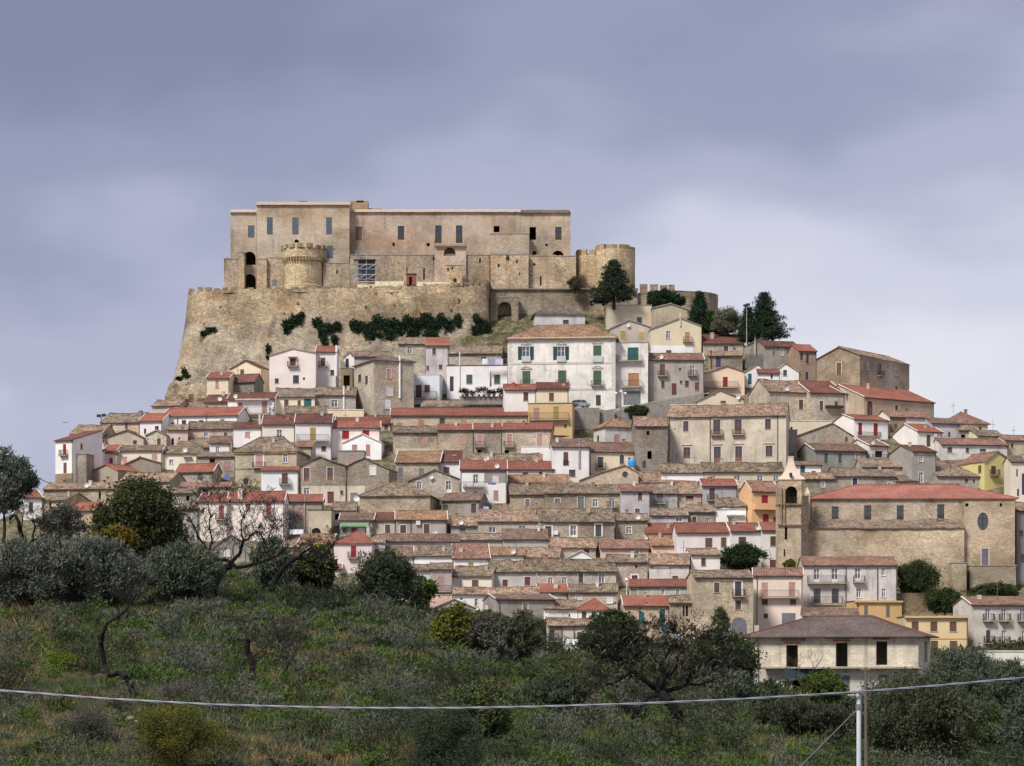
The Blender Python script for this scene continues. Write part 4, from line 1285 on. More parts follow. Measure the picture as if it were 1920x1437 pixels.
H('beige house with rust-red roof and teal doors', 1170, 1255, (1138, 1133), 1196, 1119, 'e', 'b', 'R', '1242,1143,11,26,tS;1247,1172,9,18,t;1203,1148,10,22,t', color='bfaa96')
H('narrow old stone house right of the teal doors', 1255.5, 1305, 1130, 1200, 1118, 'e', 'C', 'o', '1282,1136,3,20,n;1288,1136,4,20,n;1293,1172,5,7,n', color='b7a382')
H('old stone house with stained plaster and one dark window', 1305.5, 1366, 1133, 1200, 1124, 'e', 'C', 'o', '1334,1139,8,14,n', color='ad9c80')
H('tall stone house with white ornate balcony door and arched garage', 1303, 1412, 1083, 1202, 1071, 'e', 'C', 'o', '1344,1093,10,18,bS;1384,1091,12,27,dQB;1384,1126,11,17,bS;1386,1158,29,36,kA', yaw=6, xs=1288, color='b9a888', D=9)
H('pale pink three-storey house with long balcony', 1413, 1505, (1080, 1078), 1182, 1067, 'e', 'p', 'P', '1434,1093,12,26,p;1485,1092,12,27,p;1434,1124,11,10,RS;1487,1124,11,10,RS;1436,1151,8,8,RS;1479,1150,26,24,k',
  bal=[(1424, 1497, 1107, 1120)], bx=[DP(1419.5, 1082, 1175)], color='efdccb')
H('grey-white three-storey house with white windows and balconies', 1506, 1682, (1061, 1059), 1156, 1046, 'e', 'W', 'P',
  '1531,1066,11,28,w;1565,1066,12,28,w;1608,1065,11,27,w;1656,1065,7,15,w;1532,1104,13,27,d;1566,1104,13,27,d;1610,1104,9,17,wS;1657,1104,7,16,wS',
  bal=[(1513, 1585, 1080, 1093), (1599, 1621, 1080, 1091), (1521, 1579, 1119, 1133)], bx=[DP(1586, 1062, 1140), ('downpipe', 1644, 1646, 1064, 1140, .1, 'painted_metal', '6f675e')], color='d9d0c6', D=9)
H('ochre flat-roofed house with thin cornice behind the unfinished house', 1603, 1691, 1128, 1172, 1128, 'f', 'o', 'P', '1624,1136,7,22,k;1665,1136,7,22,k;1609,1135,4,4,d', yaw=8, D=6,
  bx=[('cornice', 1602, 1692, 1126.5, 1130, .35, 'painted_plaster', 'e6b87a')], color='d3b07c')
H('low white house with reddish roof behind the unfinished house', 1505, 1610, (1156, 1153), 1172, 1142, 'e', 'w', 'b', '', Y=352)
H('yellow apartment house with plum shutters right of the unfinished house', 1697, 1815, (1157, 1156), 1246, 1157, 'f', 'Y', 'P',
  '1716,1166,13,18,b;1751,1166,13,18,b;1787,1166,13,18,b;1752,1202,14,18,b;1788,1202,14,18,b', D=9, yaw=-2, Y=330,
  bx=[('cornice', 1696, 1817, 1155, 1159, .45, 'painted_plaster', 'd9b58a'), ('string_course', 1697, 1815, 1197, 1199, .05, 'painted_plaster', 'cfa56c'), DP(1813, 1160, 1235, '8a4a3a')])
H('grey-white apartment house with wrought balconies at the right edge', 1822, 1962, (1135, 1134), 1232, 1121, 'e', 'W', 'P',
  '1852,1140,9,24,wB;1882,1140,9,24,wB;1917,1140,9,24,wB;1853,1182,8,24,dB;1882,1183,8,24,wB;1920,1183,8,24,wB;1855,1219,10,10,d;1868,1219,6,9,d', yaw=10, xs=1787, D=None, Y=338, color='d8cec4', ch=[(1836, 1116, 7, 12, 'd9d2c6')])
H('low white block with a slit window at the right edge', 1868, 1962, (1224, 1220), 1275, 1224, 'f', 'w', 'w', '1910,1240,6,18,d', yaw=6, Y=288, D=7, color='e8e4da')
# --- lower left
H('pale pink house with balcony and plants, left part of the long red roof', 372, 427, (942, 938), 1012, 927, 'e', 'p', 'r', '415,948,10,26,qB;380,955,5,8,d', yaw=-5, color='eee0d5')
H('pale pink house with flowered balcony, right part of the long red roof', 427.5, 533, (941, 935), 1012, 923, 'e', 'p', 'r', '465,945,9,14,bS;504,944,10,22,qB;462,985,4,6,d;490,984,8,8,b', yaw=-8, xs=541, color='f0e2d6', ch=[(451, 916, 8, 14, 'e2dbd2')])
H('grey-brown house with salmon blind and tall flue', 535, 605, 940, 998, 929, 'e', 'G', 'r', '560,953,15,14,p', bx=[('flue_pipe', 570, 572.5, 930, 993, .15, 'render_plaster', 'b5a896')], color='a89d92')
H('beige house with an arched dark gateway', 578.5, 621, 957, 1008, 957, 'f', 'b', 'd', '593,990,17,18,nA', D=5, Y=408, color='c6b6a2')
H('low white house with two arches below the twin gables', 621.5, 668, 957, 984, 943, 'e', 'w', 'o', '633,963,12,12,nA;653,963,14,12,nA')
H('house with tan roof and yellow awning behind the bare tree', 560, 622, 1018, 1052, 1003, 'e', 'b', 't', '600,1030,14,12,d', bx=[('awning', 589, 613, 1019, 1027, 1.0, 'cloth', 'd8c552')])
H('old stone house with mossy roof left of the yellow awning', 520, 559, 1026, 1056, 1015, 'e', 's', 'O', '554,1032,9,12,b')
H('grey block with tiny window left of the long pink house', 338, 372, 954, 1012, 949, 's', 'g', 'P', '353,971,6,7,b', color='b5ada5')
H('long low stone house with whitewashed coping', 338, 432, 913, 948, 906, 's', 't', 'P', '385,917,10,6,n')
H('small stone ruin behind the dark round tree', 322, 368, 924, 958, 915, 'e', 's', 'o', '334,936,9,8,w;352,930,6,9,n')
H('stone house with sagging roof above the dark round tree', 222, 318, (908, 900), 932, 887, 'e', 't', 'O', '281,905,7,9,wS;R322,902,5,8,w', yaw=-16, xs=352, color='a59377')
H('long stone row with sagging roof at lower left', 82, 216, (923, 910), 942, 906, 'e', 't', 'O', '112,926,6,6,n;140,922,9,6,s;187,922,4,14,n', yaw=-10, color='b09a78')
H('stone house with grey gable at lower left', 78, 125, 938, 972, 927, 'e', 't', 'o', '94,942,4,12,n;111,943,4,10,b', yaw=-24, xs=170, color='b39b75')
H('small house with vivid orange roof behind the left shrubs', 132, 176, 957, 980, 944, 'e', 'P', 'R', '150,962,6,8,d', yaw=-10, color='cdb39a')
H('white gabled cottage with bright red roof at far lower left', 44, 80, 934, 972, 920, 'e', 'w', 'R', '58,942,8,18,d', yaw=16, xs=24)
H('beige gabled house with orange roof and pale chimney at left', 170, 221, (886, 882), 908, 871, 'g', 'b', 'R', '202,894,5,3,d', ax=200, yaw=-34, xs=264, color='b3a48e')
H('rounded grey gable among the roofs at left', 232, 302, (872, 868), 884, 857, 'g', 'g', 'o', '', ax=262, D=5, color='a99d8e')
H('cream house with two pink shutters at left', 222, 304, (846, 843), 880, 837, 'e', 'c', 'b', '235,857,7,13,p;290,852,10,16,p', yaw=-6, ch=[(257, 837, 4, 14, 'd9cdb8')], color='e8dfca')
H('grey-cream house with one red shutter at left', 191, 222, (850, 847), 880, 836, 'e', 'b', 'R', '208,859,6,12,r', yaw=-8, color='d2c6b4')
H('small white house with grey balcony at left', 163, 191, (852, 849), 886, 844, 's', 'w', 'P', '182,855,4,14,pB;170,856,4,6,w', yaw=-8)
H('cream house with mossy roof and white canopy door', 306, 368, 850, 880, 838, 'e', 'c', 'm', '321,862,7,9,wS;352,860,9,14,sC', yaw=-6, xs=388, color='ebe1cb')
H('grey house with orange roof below the cream canopy house', 330, 400, 884, 912, 871, 'e', 'b', 'R', '375,887,8,14,k', yaw=-14, xs=415, color='b5a99b')
H('stone house with pink shutter and dark square window', 370, 440, (857, 855), 892, 848, 's', 't', 'o', '398,860,10,13,n;426,866,11,16,p')
H('heavy stone corner house with white-framed pink balcony door', 441, 556, 846, 912, 821, 'h', 'C', 'o', '486,854,14,23,pQB;535,851,8,17,wS;461,897,8,12,d', yaw=-8, D=9, hin=3.5,
  bx=[('cornice', 440, 557, 845, 850, .3, 'castle_stone', 'a5906c'), ('string_course', 441, 556, 878, 880, .06, 'castle_stone', 'a5906c')], color='b3a080')
H('white house with crowded balcony below the heavy corner house', 490, 560, (883, 881), 930, 876, 's', 'w', 'r', '534,888,11,20,bSB', color='e6e8ea')
H('grey house with salmon roof edge and green shutter', 540, 585, (839, 836), 880, 830, 's', 'b', 'P', '568,857,13,14,g', yaw=-10, xs=592)
H('white house with potted balcony, left part of the red-brown roof', 492, 553, 796, 856, 781, 'e', 'w', 'd', '524,806,10,22,wB', color='ece4d6')
H('white house with ochre door and long balcony, right part of the red-brown roof', 553.5, 622, (794, 792), 864, 778, 'e', 'w', 'd', '587,802,11,24,y;607,837,9,9,R', bal=[(556, 616, 815, 827)], color='e4dfda')
H('white house with a pink window and dark red roof', 438, 491, (803, 800), 836, 794, 'e', 'w', 'd', '464,810,9,10,p', ch=[(487, 778, 4, 40, 'd8cfc4')])
H('low stone house with white-framed window and mossy roof', 350, 438, 804, 830, 792, 'e', 't', 'm', '386,811,8,9,wS;423,811,7,9,bS')
H('rounded pink wall house at left', 313, 352, (809, 803), 838, 798, 's', 'P', 'O', '324,822,4,12,n;336,820,3,5,d', color='e0c4b5')
H('stone gable with brown door in the left roofs', 273, 312, (817, 816), 844, 807, 'g', 't', 'o', '298,822,7,13,bS', D=6, ax=293)
H('white house with pale window and old roof behind the corner house', 393, 432, 831, 862, 820, 'e', 'w', 'b', '408,838,7,13,w')
H('wide mossy roof behind the cream canopy house', 330, 392, 839, 852, 822, 'e', 's', 'm', '')
H('cream terrace block below the tall white flue', 614, 682, 769, 792, 769, 'f', 'c', 'w', '628,781,8,7,d', D=5)
H('low white house with dark mossy roof left of the cream terrace block', 535, 613, 775, 790, 763, 'e', 'w', 'm', '')
H('grey gabled hut behind the bare tree', 402, 470, (1024, 1026), 1052, 1003, 'g', 'g', 'g', '425,1030,12,14,s', ax=432, D=6, color='a19b95')
H('small house with dusty roof and pale wall left of the hut', 560, 640, 1066, 1100, 1056, 'e', 'W', 'R', '', Y=388)

H('grey side street house at the right edge beyond the church', 1906, 1970, 957, 1112, 944, 'e', 'G', 'O', '1915,995,8,12,d;1918,1040,9,16,d', Y=384, color='8f8b88')
H('old-tiled roof with white wall end below the pink-shuttered row', 884, 1012, 864, 876, 851, 'e', 'w', 'm', '', D=5, Y=440)
H('plain white house with pink door at the right end of the stone row', 977, 1035, 838, 872, 838, 'f', 'w', 'w', '1013,851,10,18,p', D=4, Y=444)
H('low white house with red roof above the orange-brown roof', 951, 1038, 880, 898, 867, 'e', 'w', 'r', '985,886,10,5,d;1016,885,11,6,d', D=5, Y=434)
H('low white house with orange-brown roof left of the chapel', 953, 1068, (905, 904), 920, 892, 'e', 'w', 't', '991,907,4,6,d', D=5)
# ------------------------------------------------------------------ the castle on its bastion
castle = empty('castle', at(700, 548, 525))
tag(castle, 'great tan stone castle with round towers crowning the hill', 'castle')
cp_ = dict(parent=castle, wname='palace_wall', rname='palace_roof', found=6, solid=True, ridge=False, gut=False)
CW = dict(cp_, Y=525)
H('', 432, 480.5, 398, 545, 394, 'e', 'A', 'c', '471,423,12,23,K;468,472,25,25,nA;470,514,25,34,nA', D=13, d=4, **CW, color='bdab95', ov=.5)
H('', 481, 655, 384, 545, 380, 'e', 'A', 'c', '506,408,11,32,K;554,408,12,32,K;617,408,11,32,K;619,461,11,24,K;556,449,9,6,nA;627,466,2,3,n;630,508,3,7,n', D=16, d=4,
  **dict(CW, Y=523.5), color='bfae97', ov=.5)
H('', 655.5, 975, (398, 397), 545, 394, 'e', 'A', 'c', '673,425,12,26,b;752,424,12,26,d;822,423,12,33,d;861,423,12,33,d;931,424,11,12,n;738,455,4,7,n;803,456,6,6,n', D=16, d=4, **dict(CW, Y=526), color='beaa95', ov=.5)
H('', 975.5, 1070, 399, 545, 395, 'e', 'A', 'b', '999,426,12,24,n;1047,426,12,24,d;1002,471,7,7,n;1025,457,4,5,n;1046,470,22,24,nA', D=16, d=4, **dict(CW, Y=526), color='bdab95', ov=.5)
# lower works in front of the palace
lw = dict(parent=castle, wname='curtain_wall', rname='wall_walk', found=8, solid=True, D=3.5)
H('', 420, 446, 486, 548, 486, 'f', 'K', 'g', '', **lw, Y=522, color='b0956d')
H('', 446.5, 458, 474, 548, 474, 'f', 'K', 'g', '', **lw, Y=522, color='b0956d')
H('', 481.5, 500, 486, 548, 486, 'f', 'K', 'g', '', **lw, Y=521.5, color='a9906b')
H('', 500.5, 540, 484, 548, 484, 'f', 'K', 'g', '515,525,9,12,k;513,497,2,2,n', **lw, Y=522.4, color='a18a68')
H('', 606, 656, 494, 548, 494, 'f', 'K', 'g', '632,506,3,8,n', **lw, Y=522.6, color='a48e6e')
H('', 656.5, 918, 479, 548, 479, 'f', 'K', 'g', '813,480,3,9,n;763,501,2,12,n;795,503,3,22,n;747,493,2,3,n;830,494,2,3,n;900,484,3,9,n;851,521,8,7,nA', **lw, Y=522.2, color='a19078')
H('', 919, 992, 439, 545, 439, 'f', 'C', 'g', '', **lw, Y=523, color='a08c6f')
H('', 992.5, 1080, (482, 480), 545, 481, 'f', 'K', 'g', '1002,494,4,4,n;1014,518,3,18,n', **lw, Y=522.5, color='b39a74')
H('', 919.5, 991, 478, 545, 478, 'f', 'K', 'g', '952,476,6,13,n;969,487,3,7,n;974,511,2,6,n;935,495,4,6,n', **dict(lw, D=1.0), Y=521, color='b39a74')
H('', 815, 874, 460, 480, 460, 'f', 'C', 'g', '843,464,22,16,nA', **dict(lw, D=2.6, found=9), Y=521.7, color='b89f82')
H('', 836, 866, (502, 494), 548, 498, 'f', 'K', 'g', '840,503,3,6,n;848,500,3,6,n;853,522,7,8,nA', **dict(lw, D=1.0, found=3), Y=519, color='c9a96f')
wall_box(castle, 'rooftop_ruin', 655, 690, 377, 398, 531, 'castle_stone', 'a08a6c', 3)
wall_box(castle, 'rooftop_ruin', 668, 682, 375, 380, 531, 'castle_stone', '9a8468', 2)
wall_box(castle, 'rooftop_ruin', 558, 576, 377, 384, 530, 'castle_stone', 'a08a6c', 3)
wall_box(castle, 'rooftop_ruin', 690, 716, 391, 398, 532, 'castle_stone', 'b39b76', 2)
for x in (985, 987.5, 1062):
    m = MB()
    m.tube(at(x, 396, 530) - castle.location, at(x, 376 if x < 987 else 388, 530) - castle.location, .05, n=5)
    put('antenna', m, 'painted_metal', castle, hexc('c9c9cc'))
# broken wall tops, one stone lump at a time
rs = random.Random(4)
for x0, x1, y, Yq, c_ in ((420, 446, 486, 522, 'a68c66'), (656, 918, 479, 522.2, '978770'), (993, 1080, 481, 522.5, 'a8916d'), (606, 655, 494, 522.6, '9b866a')):
    x = x0
    while x < x1 - 3:
        w_ = rs.uniform(3, 8)
        if rs.random() < .6:
            wall_box(castle, 'wall_stone', x, min(x + w_, x1), y - rs.uniform(.8, 3.4), y - .2, Yq + .15, 'castle_stone', c_, rs.uniform(.7, 1.6))
        x += w_


def round_tower(px0, px1, prof, Yc, color, merlons=None, mat='castle_stone', a0=math.pi, a1=2 * math.pi):
    """prof: list of (radius factor, py)"""
    c0 = at((px0 + px1) / 2, 548, Yc)
    r = (px1 - px0) / 2 * Yc / F
    pr = [(f_ * r, (HY - py) * (Yc - r) / F - castle.location.z) for f_, py in prof]
    mb = MB()
    ox, oy = c0.x - castle.location.x, c0.y - castle.location.y
    mb.lathe(pr, 40, ox, oy)
    top = pr[-1][1]
    mb.poly([(ox + pr[-1][0] * math.cos(2 * math.pi * k / 40), oy + pr[-1][0] * math.sin(2 * math.pi * k / 40), top) for k in range(40)])
    put('round_tower', mb, mat, castle, hexc(color))
    return ox, oy, r, top


def ring_blocks(name, ox, oy, r, z0, z1, n, duty, thick, out, color, jit=0, mat='castle_stone', a0=0.0, a1=2 * math.pi, seed=1):
    rs = random.Random(seed)
    for k in range(n):
        a = a0 + (a1 - a0) * k / n
        da = (a1 - a0) / n * duty
        zz = z1 + rs.uniform(-jit, jit)
        mb = MB()
        mb.lathe([(r + out - thick, z0), (r + out, z0), (r + out, zz), (r + out - thick, zz), (r + out - thick, z0)], 2, ox, oy, a, a + da)
        for aa, rev in ((a, 0), (a + da, 1)):
            q = [(ox + rr * math.cos(aa), oy + rr * math.sin(aa), z) for rr, z in ((r + out - thick, z0), (r + out, z0), (r + out, zz), (r + out - thick, zz))]
            mb.poly(q[::-1] if rev else q)
        put(name, mb, mat, castle, hexc(color, 1 + rs.uniform(-.08, .08)))


ox, oy, r, top = round_tower(533, 606, [(1.13, 552), (1.06, 537), (1.07, 534), (1.02, 532), (1.0, 488), (1.0, 484), (1.08, 481), (1.08, 464)], 524, 'd3bd96')
zpy = lambda py, Y: (HY - py) * Y / F - castle.location.z
ring_blocks('corbel', ox, oy, r, zpy(488, 519.5), zpy(481.5, 519.5), 44, .5, .5, .62, 'a08a66')
ring_blocks('merlon', ox, oy, r, top, top + .75, 14, .66, .6, .66, 'ab9570', .3, seed=3)
ox, oy, r, top = round_tower(1116, 1191, [(1.1, 552), (1.05, 545), (1.02, 542), (1.0, 538), (.99, 500), (1.0, 470), (1.0, 466)], 529, 'd6bf97')
ring_blocks('merlon', ox, oy, r, top, top + .95, 9, .86, .8, -.02, 'b29b74', .25, seed=5)
ox, oy, r, top = round_tower(1079, 1137, [(1.1, 552), (1.05, 545), (1.0, 540), (.98, 500), (1.0, 480), (1.0, 478)], 531, 'd6c09a')
ring_blocks('merlon', ox, oy, r, top, top + 1.3, 11, .68, .7, -.02, 'b59f78', .2, seed=6)
# low talus and string course under the right-hand towers
H('', 919, 1196, (543, 541), 580, 543, 'f', 'K', 'g', '', parent=castle, wname='talus_wall', rname='talus_top', found=6, D=6, Y=520.5, color='8f8168')
H('', 1196.5, 1215, 552, 585, 552, 'f', 'K', 'g', '', parent=castle, wname='talus_wall', rname='talus_top', found=6, D=6, Y=521.5, color='8f8168')
H('', 919.5, 972, 558, 606, 558, 'f', 'K', 'g', '946,566,26,44,nA', parent=castle, wname='bridge_wall', rname='bridge_top', found=3, D=3, Y=517, color='94866c', solid=True)
wall_box(castle, 'string_course', 919, 1112, 541.5, 543.5, 520, 'castle_stone', '857257', .6)
wall_box(castle, 'fallen_masonry', 756, 766, 512, 530, 516.0, 'castle_stone', 'cdb98d', 1)

# balcony of the two tall palace windows
m = MB()
o_ = at(814, 458, 519.4) - castle.location
m.box(o_.x, o_.x + 60 * .1157, o_.y + 1.6, o_.y + 4.2, o_.z - .15, o_.z)
put('balcony', m, 'concrete', castle, hexc('b39b7a'))
for sx in (815, 872):
    m = MB()
    q_ = at(sx, 458, 521.1) - castle.location
    for k in range(8):
        m.box(q_.x - .03, q_.x + .03, q_.y + k * .28, q_.y + k * .28 + .04, q_.z, q_.z + 1.0)
    m.box(q_.x - .04, q_.x + .04, q_.y, q_.y + 2.1, q_.z + 1.0, q_.z + 1.06)
    put('railing', m, 'painted_metal', castle, hexc('4a3530'))

# the bastion: a battered curved scarp carrying the castle
bastion = empty('bastion_wall', at(640, 757, 503))
tag(bastion, 'high battered tan stone bastion wall under the castle', 'wall')
BC = [  # top px, py, Y / bottom px, py, Y
    (356, 552, 545, 336, 757, 538), (354, 551, 528, 318, 757, 519), (352, 550, 520, 312, 757, 509), (362, 548, 515.5, 325, 757, 504.5), (385, 546, 513, 365, 757, 502.5),
    (450, 544, 511.5, 445, 757, 501.5), (560, 542, 511, 558, 757, 501), (700, 541, 511, 700, 757, 501.5), (820, 537, 511.5, 822, 757, 503), (885, 529, 512, 888, 757, 505),
    (914, 528, 514, 916, 757, 507), (918, 530, 519, 920, 757, 513), (919, 533, 545, 921, 757, 543)]
bca = np.array(BC, dtype=float)
seg = np.concatenate(([0], np.cumsum(np.hypot(np.diff(bca[:, 0]) * .113, np.diff(bca[:, 2])))))


def bast(s, t):
    a = [np.interp(s, seg, bca[:, k]) for k in range(6)]
    e = t ** 1.5
    px = a[0] + (a[3] - a[0]) * e
    py = a[1] + (a[4] - a[1]) * t
    Yb = a[2] + (a[5] - a[2]) * (.55 * t + .45 * e)
    return px, py, Yb


rg = np.random.default_rng(11)
NS, NT = 220, 44
ss = np.linspace(0, seg[-1], NS)
Vb = []
ph = rg.uniform(0, 6.28, 12)
for i, s_ in enumerate(ss):
    for j in range(NT):
        t = j / (NT - 1)
        px, py, Yb = bast(s_, t)
        bump = .16 * math.sin(s_ * .9 + ph[0] + 3 * t) + .22 * math.sin(s_ * .37 + t * 9 + ph[1]) + .15 * math.sin(s_ * 2.1 + t * 17 + ph[2]) * t + .12 * math.sin(t * 31 + 2 * math.sin(s_ * .5)) * t + rg.normal(0, .11) * (.3 + 1.3 * t)
        jag = rg.uniform(-2.4, 1.0) if j == 0 else 0
        p = at(px, py + jag, Yb - bump) - bastion.location
        Vb.append(p)
Qb = [(i * NT + j, i * NT + j + 1, (i + 1) * NT + j + 1, (i + 1) * NT + j) for i in range(NS - 1) for j in range(NT - 1)]
edge_ = {i: .27 + .05 * math.sin(i * .11) + .03 * math.sin(i * .37 + 1) + rg.normal(0, .012) for i in range(NS)}
up_ = [q for q in Qb if (q[0] % NT) / (NT - 1) < edge_[q[0] // NT]]
lo_ = [q for q in Qb if (q[0] % NT) / (NT - 1) >= edge_[q[0] // NT]]
link('upper_wall', mesh_np('upper_wall', Vb, quads=up_), 'scarp_stone', bastion, hexc('bca888'))
link('scarp', mesh_np('scarp', Vb, quads=lo_), 'scarp_stone', bastion, hexc('b0a48f'))
# walk behind the parapet
m = MB()
ring = [at(bast(s_, .02)[0], bast(s_, .02)[1], bast(s_, .02)[2]) for s_ in np.linspace(0, seg[-1], 30)]
zt = at(640, 548, 511).z
m.poly([(p.x - bastion.location.x, p.y - bastion.location.y, zt - bastion.location.z) for p in ring][::-1])
put('rampart_walk', m, 'concrete', bastion, hexc('9a8d74'))
# merlons and ragged parapet stones
rs = random.Random(8)


def on_bastion(px, py):
    """depth of the bastion face at a pixel"""
    best = (1e9, 0, 0)
    for s_ in np.linspace(seg[2], seg[-2], 160):
        p0 = bast(s_, 0)[1]
        t = min(max((py - p0) / (757 - p0), 0), 1)
        q = bast(s_, t)
        if abs(q[0] - px) < best[0]:
            best = (abs(q[0] - px), q[2], s_)
    return best[1]


for k, (x, w_, h_) in enumerate(((354, 10, 6), (371, 9, 9), (384, 12, 8), (401, 10, 8), (417, 9, 9), (432, 10, 10), (449, 9, 9), (464, 11, 8), (483, 9, 7), (499, 10, 8), (516, 10, 8), (533, 9, 6))):
    Yq = on_bastion(x + w_ / 2, 546)
    wall_box(bastion, 'merlon', x, x + w_, 548 - h_ + rs.uniform(-1, 1), 550, Yq + .25, 'scarp_stone', 'b39c78', .9, yaw=rs.uniform(-4, 4))
x = 546
while x < 912:
    w_ = rs.uniform(4, 11)
    yb_ = np.interp(x, [546, 700, 820, 885, 914], [542, 541, 538, 531, 530])
    wall_box(bastion, 'parapet_stone', x, x + w_, yb_ - rs.uniform(1, 6), yb_ + 3, on_bastion(x + w_ / 2, 545) + .3, 'scarp_stone', 'aa9674', rs.uniform(.7, 1.2), yaw=rs.uniform(-6, 6))
    x += w_ + rs.uniform(0, 4)
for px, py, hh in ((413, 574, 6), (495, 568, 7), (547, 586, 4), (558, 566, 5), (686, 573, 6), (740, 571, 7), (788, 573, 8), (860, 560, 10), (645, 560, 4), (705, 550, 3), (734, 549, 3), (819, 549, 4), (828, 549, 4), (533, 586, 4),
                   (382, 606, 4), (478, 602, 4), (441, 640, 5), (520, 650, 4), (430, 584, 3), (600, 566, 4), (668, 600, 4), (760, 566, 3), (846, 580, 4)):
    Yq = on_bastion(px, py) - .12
    wall_box(bastion, 'loophole_shade', px - 1.1, px + 1.1, py, py + hh, Yq, 'castle_stone', '2c251e', .35)  # solid box, no hole: the slit's inner shade is its dark colour
# rubble bulge at the left foot
m = MB()
rg2 = np.random.default_rng(3)
rock = empty('rock_outcrop', at(335, 757, 500))
tag(rock, 'jagged pale rock outcrop at the left foot of the bastion', 'rock')


def boulder(mb, c, r, rg, sq=(1, 1, 1), n=9):
    rows = []
    for i in range(n + 1):
        th = math.pi * i / n
        row = []
        for k in range(2 * n):
            ph_ = math.pi * k / n
            rr = r * (1 + rg.normal(0, .10))
            row.append((c[0] + rr * sq[0] * math.sin(th) * math.cos(ph_), c[1] + rr * sq[1] * math.sin(th) * math.sin(ph_), c[2] + rr * sq[2] * math.cos(th)))
        rows.append(row)
    for i in range(n):
        for k in range(2 * n):
            k2 = (k + 1) % (2 * n)
            mb.poly((rows[i][k], rows[i + 1][k], rows[i + 1][k2], rows[i][k2]))


for px, py, r_, q in ((331, 748, 2.3, (1.0, .8, 1.1)), (352, 746, 2.5, (1, .8, 1.1)), (375, 744, 2.4, (1.1, .7, 1.2)), (324, 736, 1.5, (.8, .8, 1.3)), (398, 745, 2.4, (1.2, .7, .9))):
    boulder(m, at(px, py, 500) - rock.location, r_, rg2, q)
put('rock_mass', m, 'scarp_stone', rock, hexc('b3a285'))

# outer wall with merlons running right from the round tower
outer = empty('outer_wall', at(1270, 600, 522))
tag(outer, 'curved stone outer wall with merlons right of the castle', 'wall')
m = MB()
N = 40
OW = [(1192, 551, 531), (1215, 548, 527), (1240, 545, 524), (1265, 545, 522.5), (1290, 546, 521.5), (1315, 547, 521.5), (1332, 549, 523), (1341, 551, 526), (1345, 553, 530), (1346, 553, 545)]
owa = np.array(OW)
so_ = np.linspace(0, len(OW) - 1, N)
rowt = [at(*[np.interp(q, range(len(OW)), owa[:, k]) for k in range(3)]) for q in so_]
rg3 = np.random.default_rng(2)
NTT = 14
vv = []
for p in rowt:
    for j in range(NTT):
        t = j / (NTT - 1)
        n_ = rg3.normal(0, .07)
        vv.append((p.x * (1 + .0) - outer.location.x + n_, p.y - .9 * t - outer.location.y + n_, p.z - 12 * t - outer.location.z + (rg3.uniform(-.25, .1) if j == 0 else 0)))
qq = [(i * NTT + j, i * NTT + j + 1, (i + 1) * NTT + j + 1, (i + 1) * NTT + j) for i in range(N - 1) for j in range(NTT - 1)]
link('wall', mesh_np('wall', vv, quads=qq), 'scarp_stone', outer, hexc('a3917a'))
for i in range(N - 1):
    a, c_ = rowt[i] - outer.location, rowt[i + 1] - outer.location
    m.poly((a, c_, c_ + Vector((0, 1.4, 0)), a + Vector((0, 1.4, 0))))
put('wall_top', m, 'scarp_stone', outer, hexc('a3917a'))
for x, w_, yt, yb_, Yq in ((1200, 14, 533, 550, 526.8), (1219, 15, 533.5, 547, 525.2), (1238, 14, 535, 546, 523.8), (1254, 11, 534, 546, 522.9)):
    wall_box(outer, 'merlon', x, x + w_, yt, yb_, Yq, 'scarp_stone', 'a5937c', 1.1)

# ivy hanging on the bastion
def leaf_mesh(name, centers, spreads, counts, size, seed, aspect=.6, flat=0.0, up=0.0):
    """a cloud of leaf-sized faces round the given centres"""
    rg = np.random.default_rng(seed)
    if np.ndim(size):
        size = np.repeat(np.asarray(size, float), counts).reshape(-1, 1)
    C_ = np.repeat(np.asarray(centers, float), counts, axis=0)
    S_ = np.repeat(np.asarray(spreads, float).reshape(len(centers), -1), counts, axis=0)
    n = len(C_)
    pos = C_ + np.clip(rg.normal(0, 1, (n, 3)), -2.0, 2.0) * S_
    d = rg.normal(0, 1, (n, 3))
    d[:, 2] = d[:, 2] * (1 - flat) + up
    d /= np.linalg.norm(d, axis=1, keepdims=True) + 1e-9
    e = np.cross(d, rg.normal(0, 1, (n, 3)))
    e /= np.linalg.norm(e, axis=1, keepdims=True) + 1e-9
    L = size * rg.uniform(.6, 1.4, (n, 1))
    a, b_ = d * L, e * L * aspect
    v = np.stack([pos - b_ * .62, pos + a * 1.15, pos + b_ * .72 + a * .2], axis=1).reshape(-1, 3)
    return mesh_np(name, v, tris=np.arange(n * 3).reshape(n, 3))


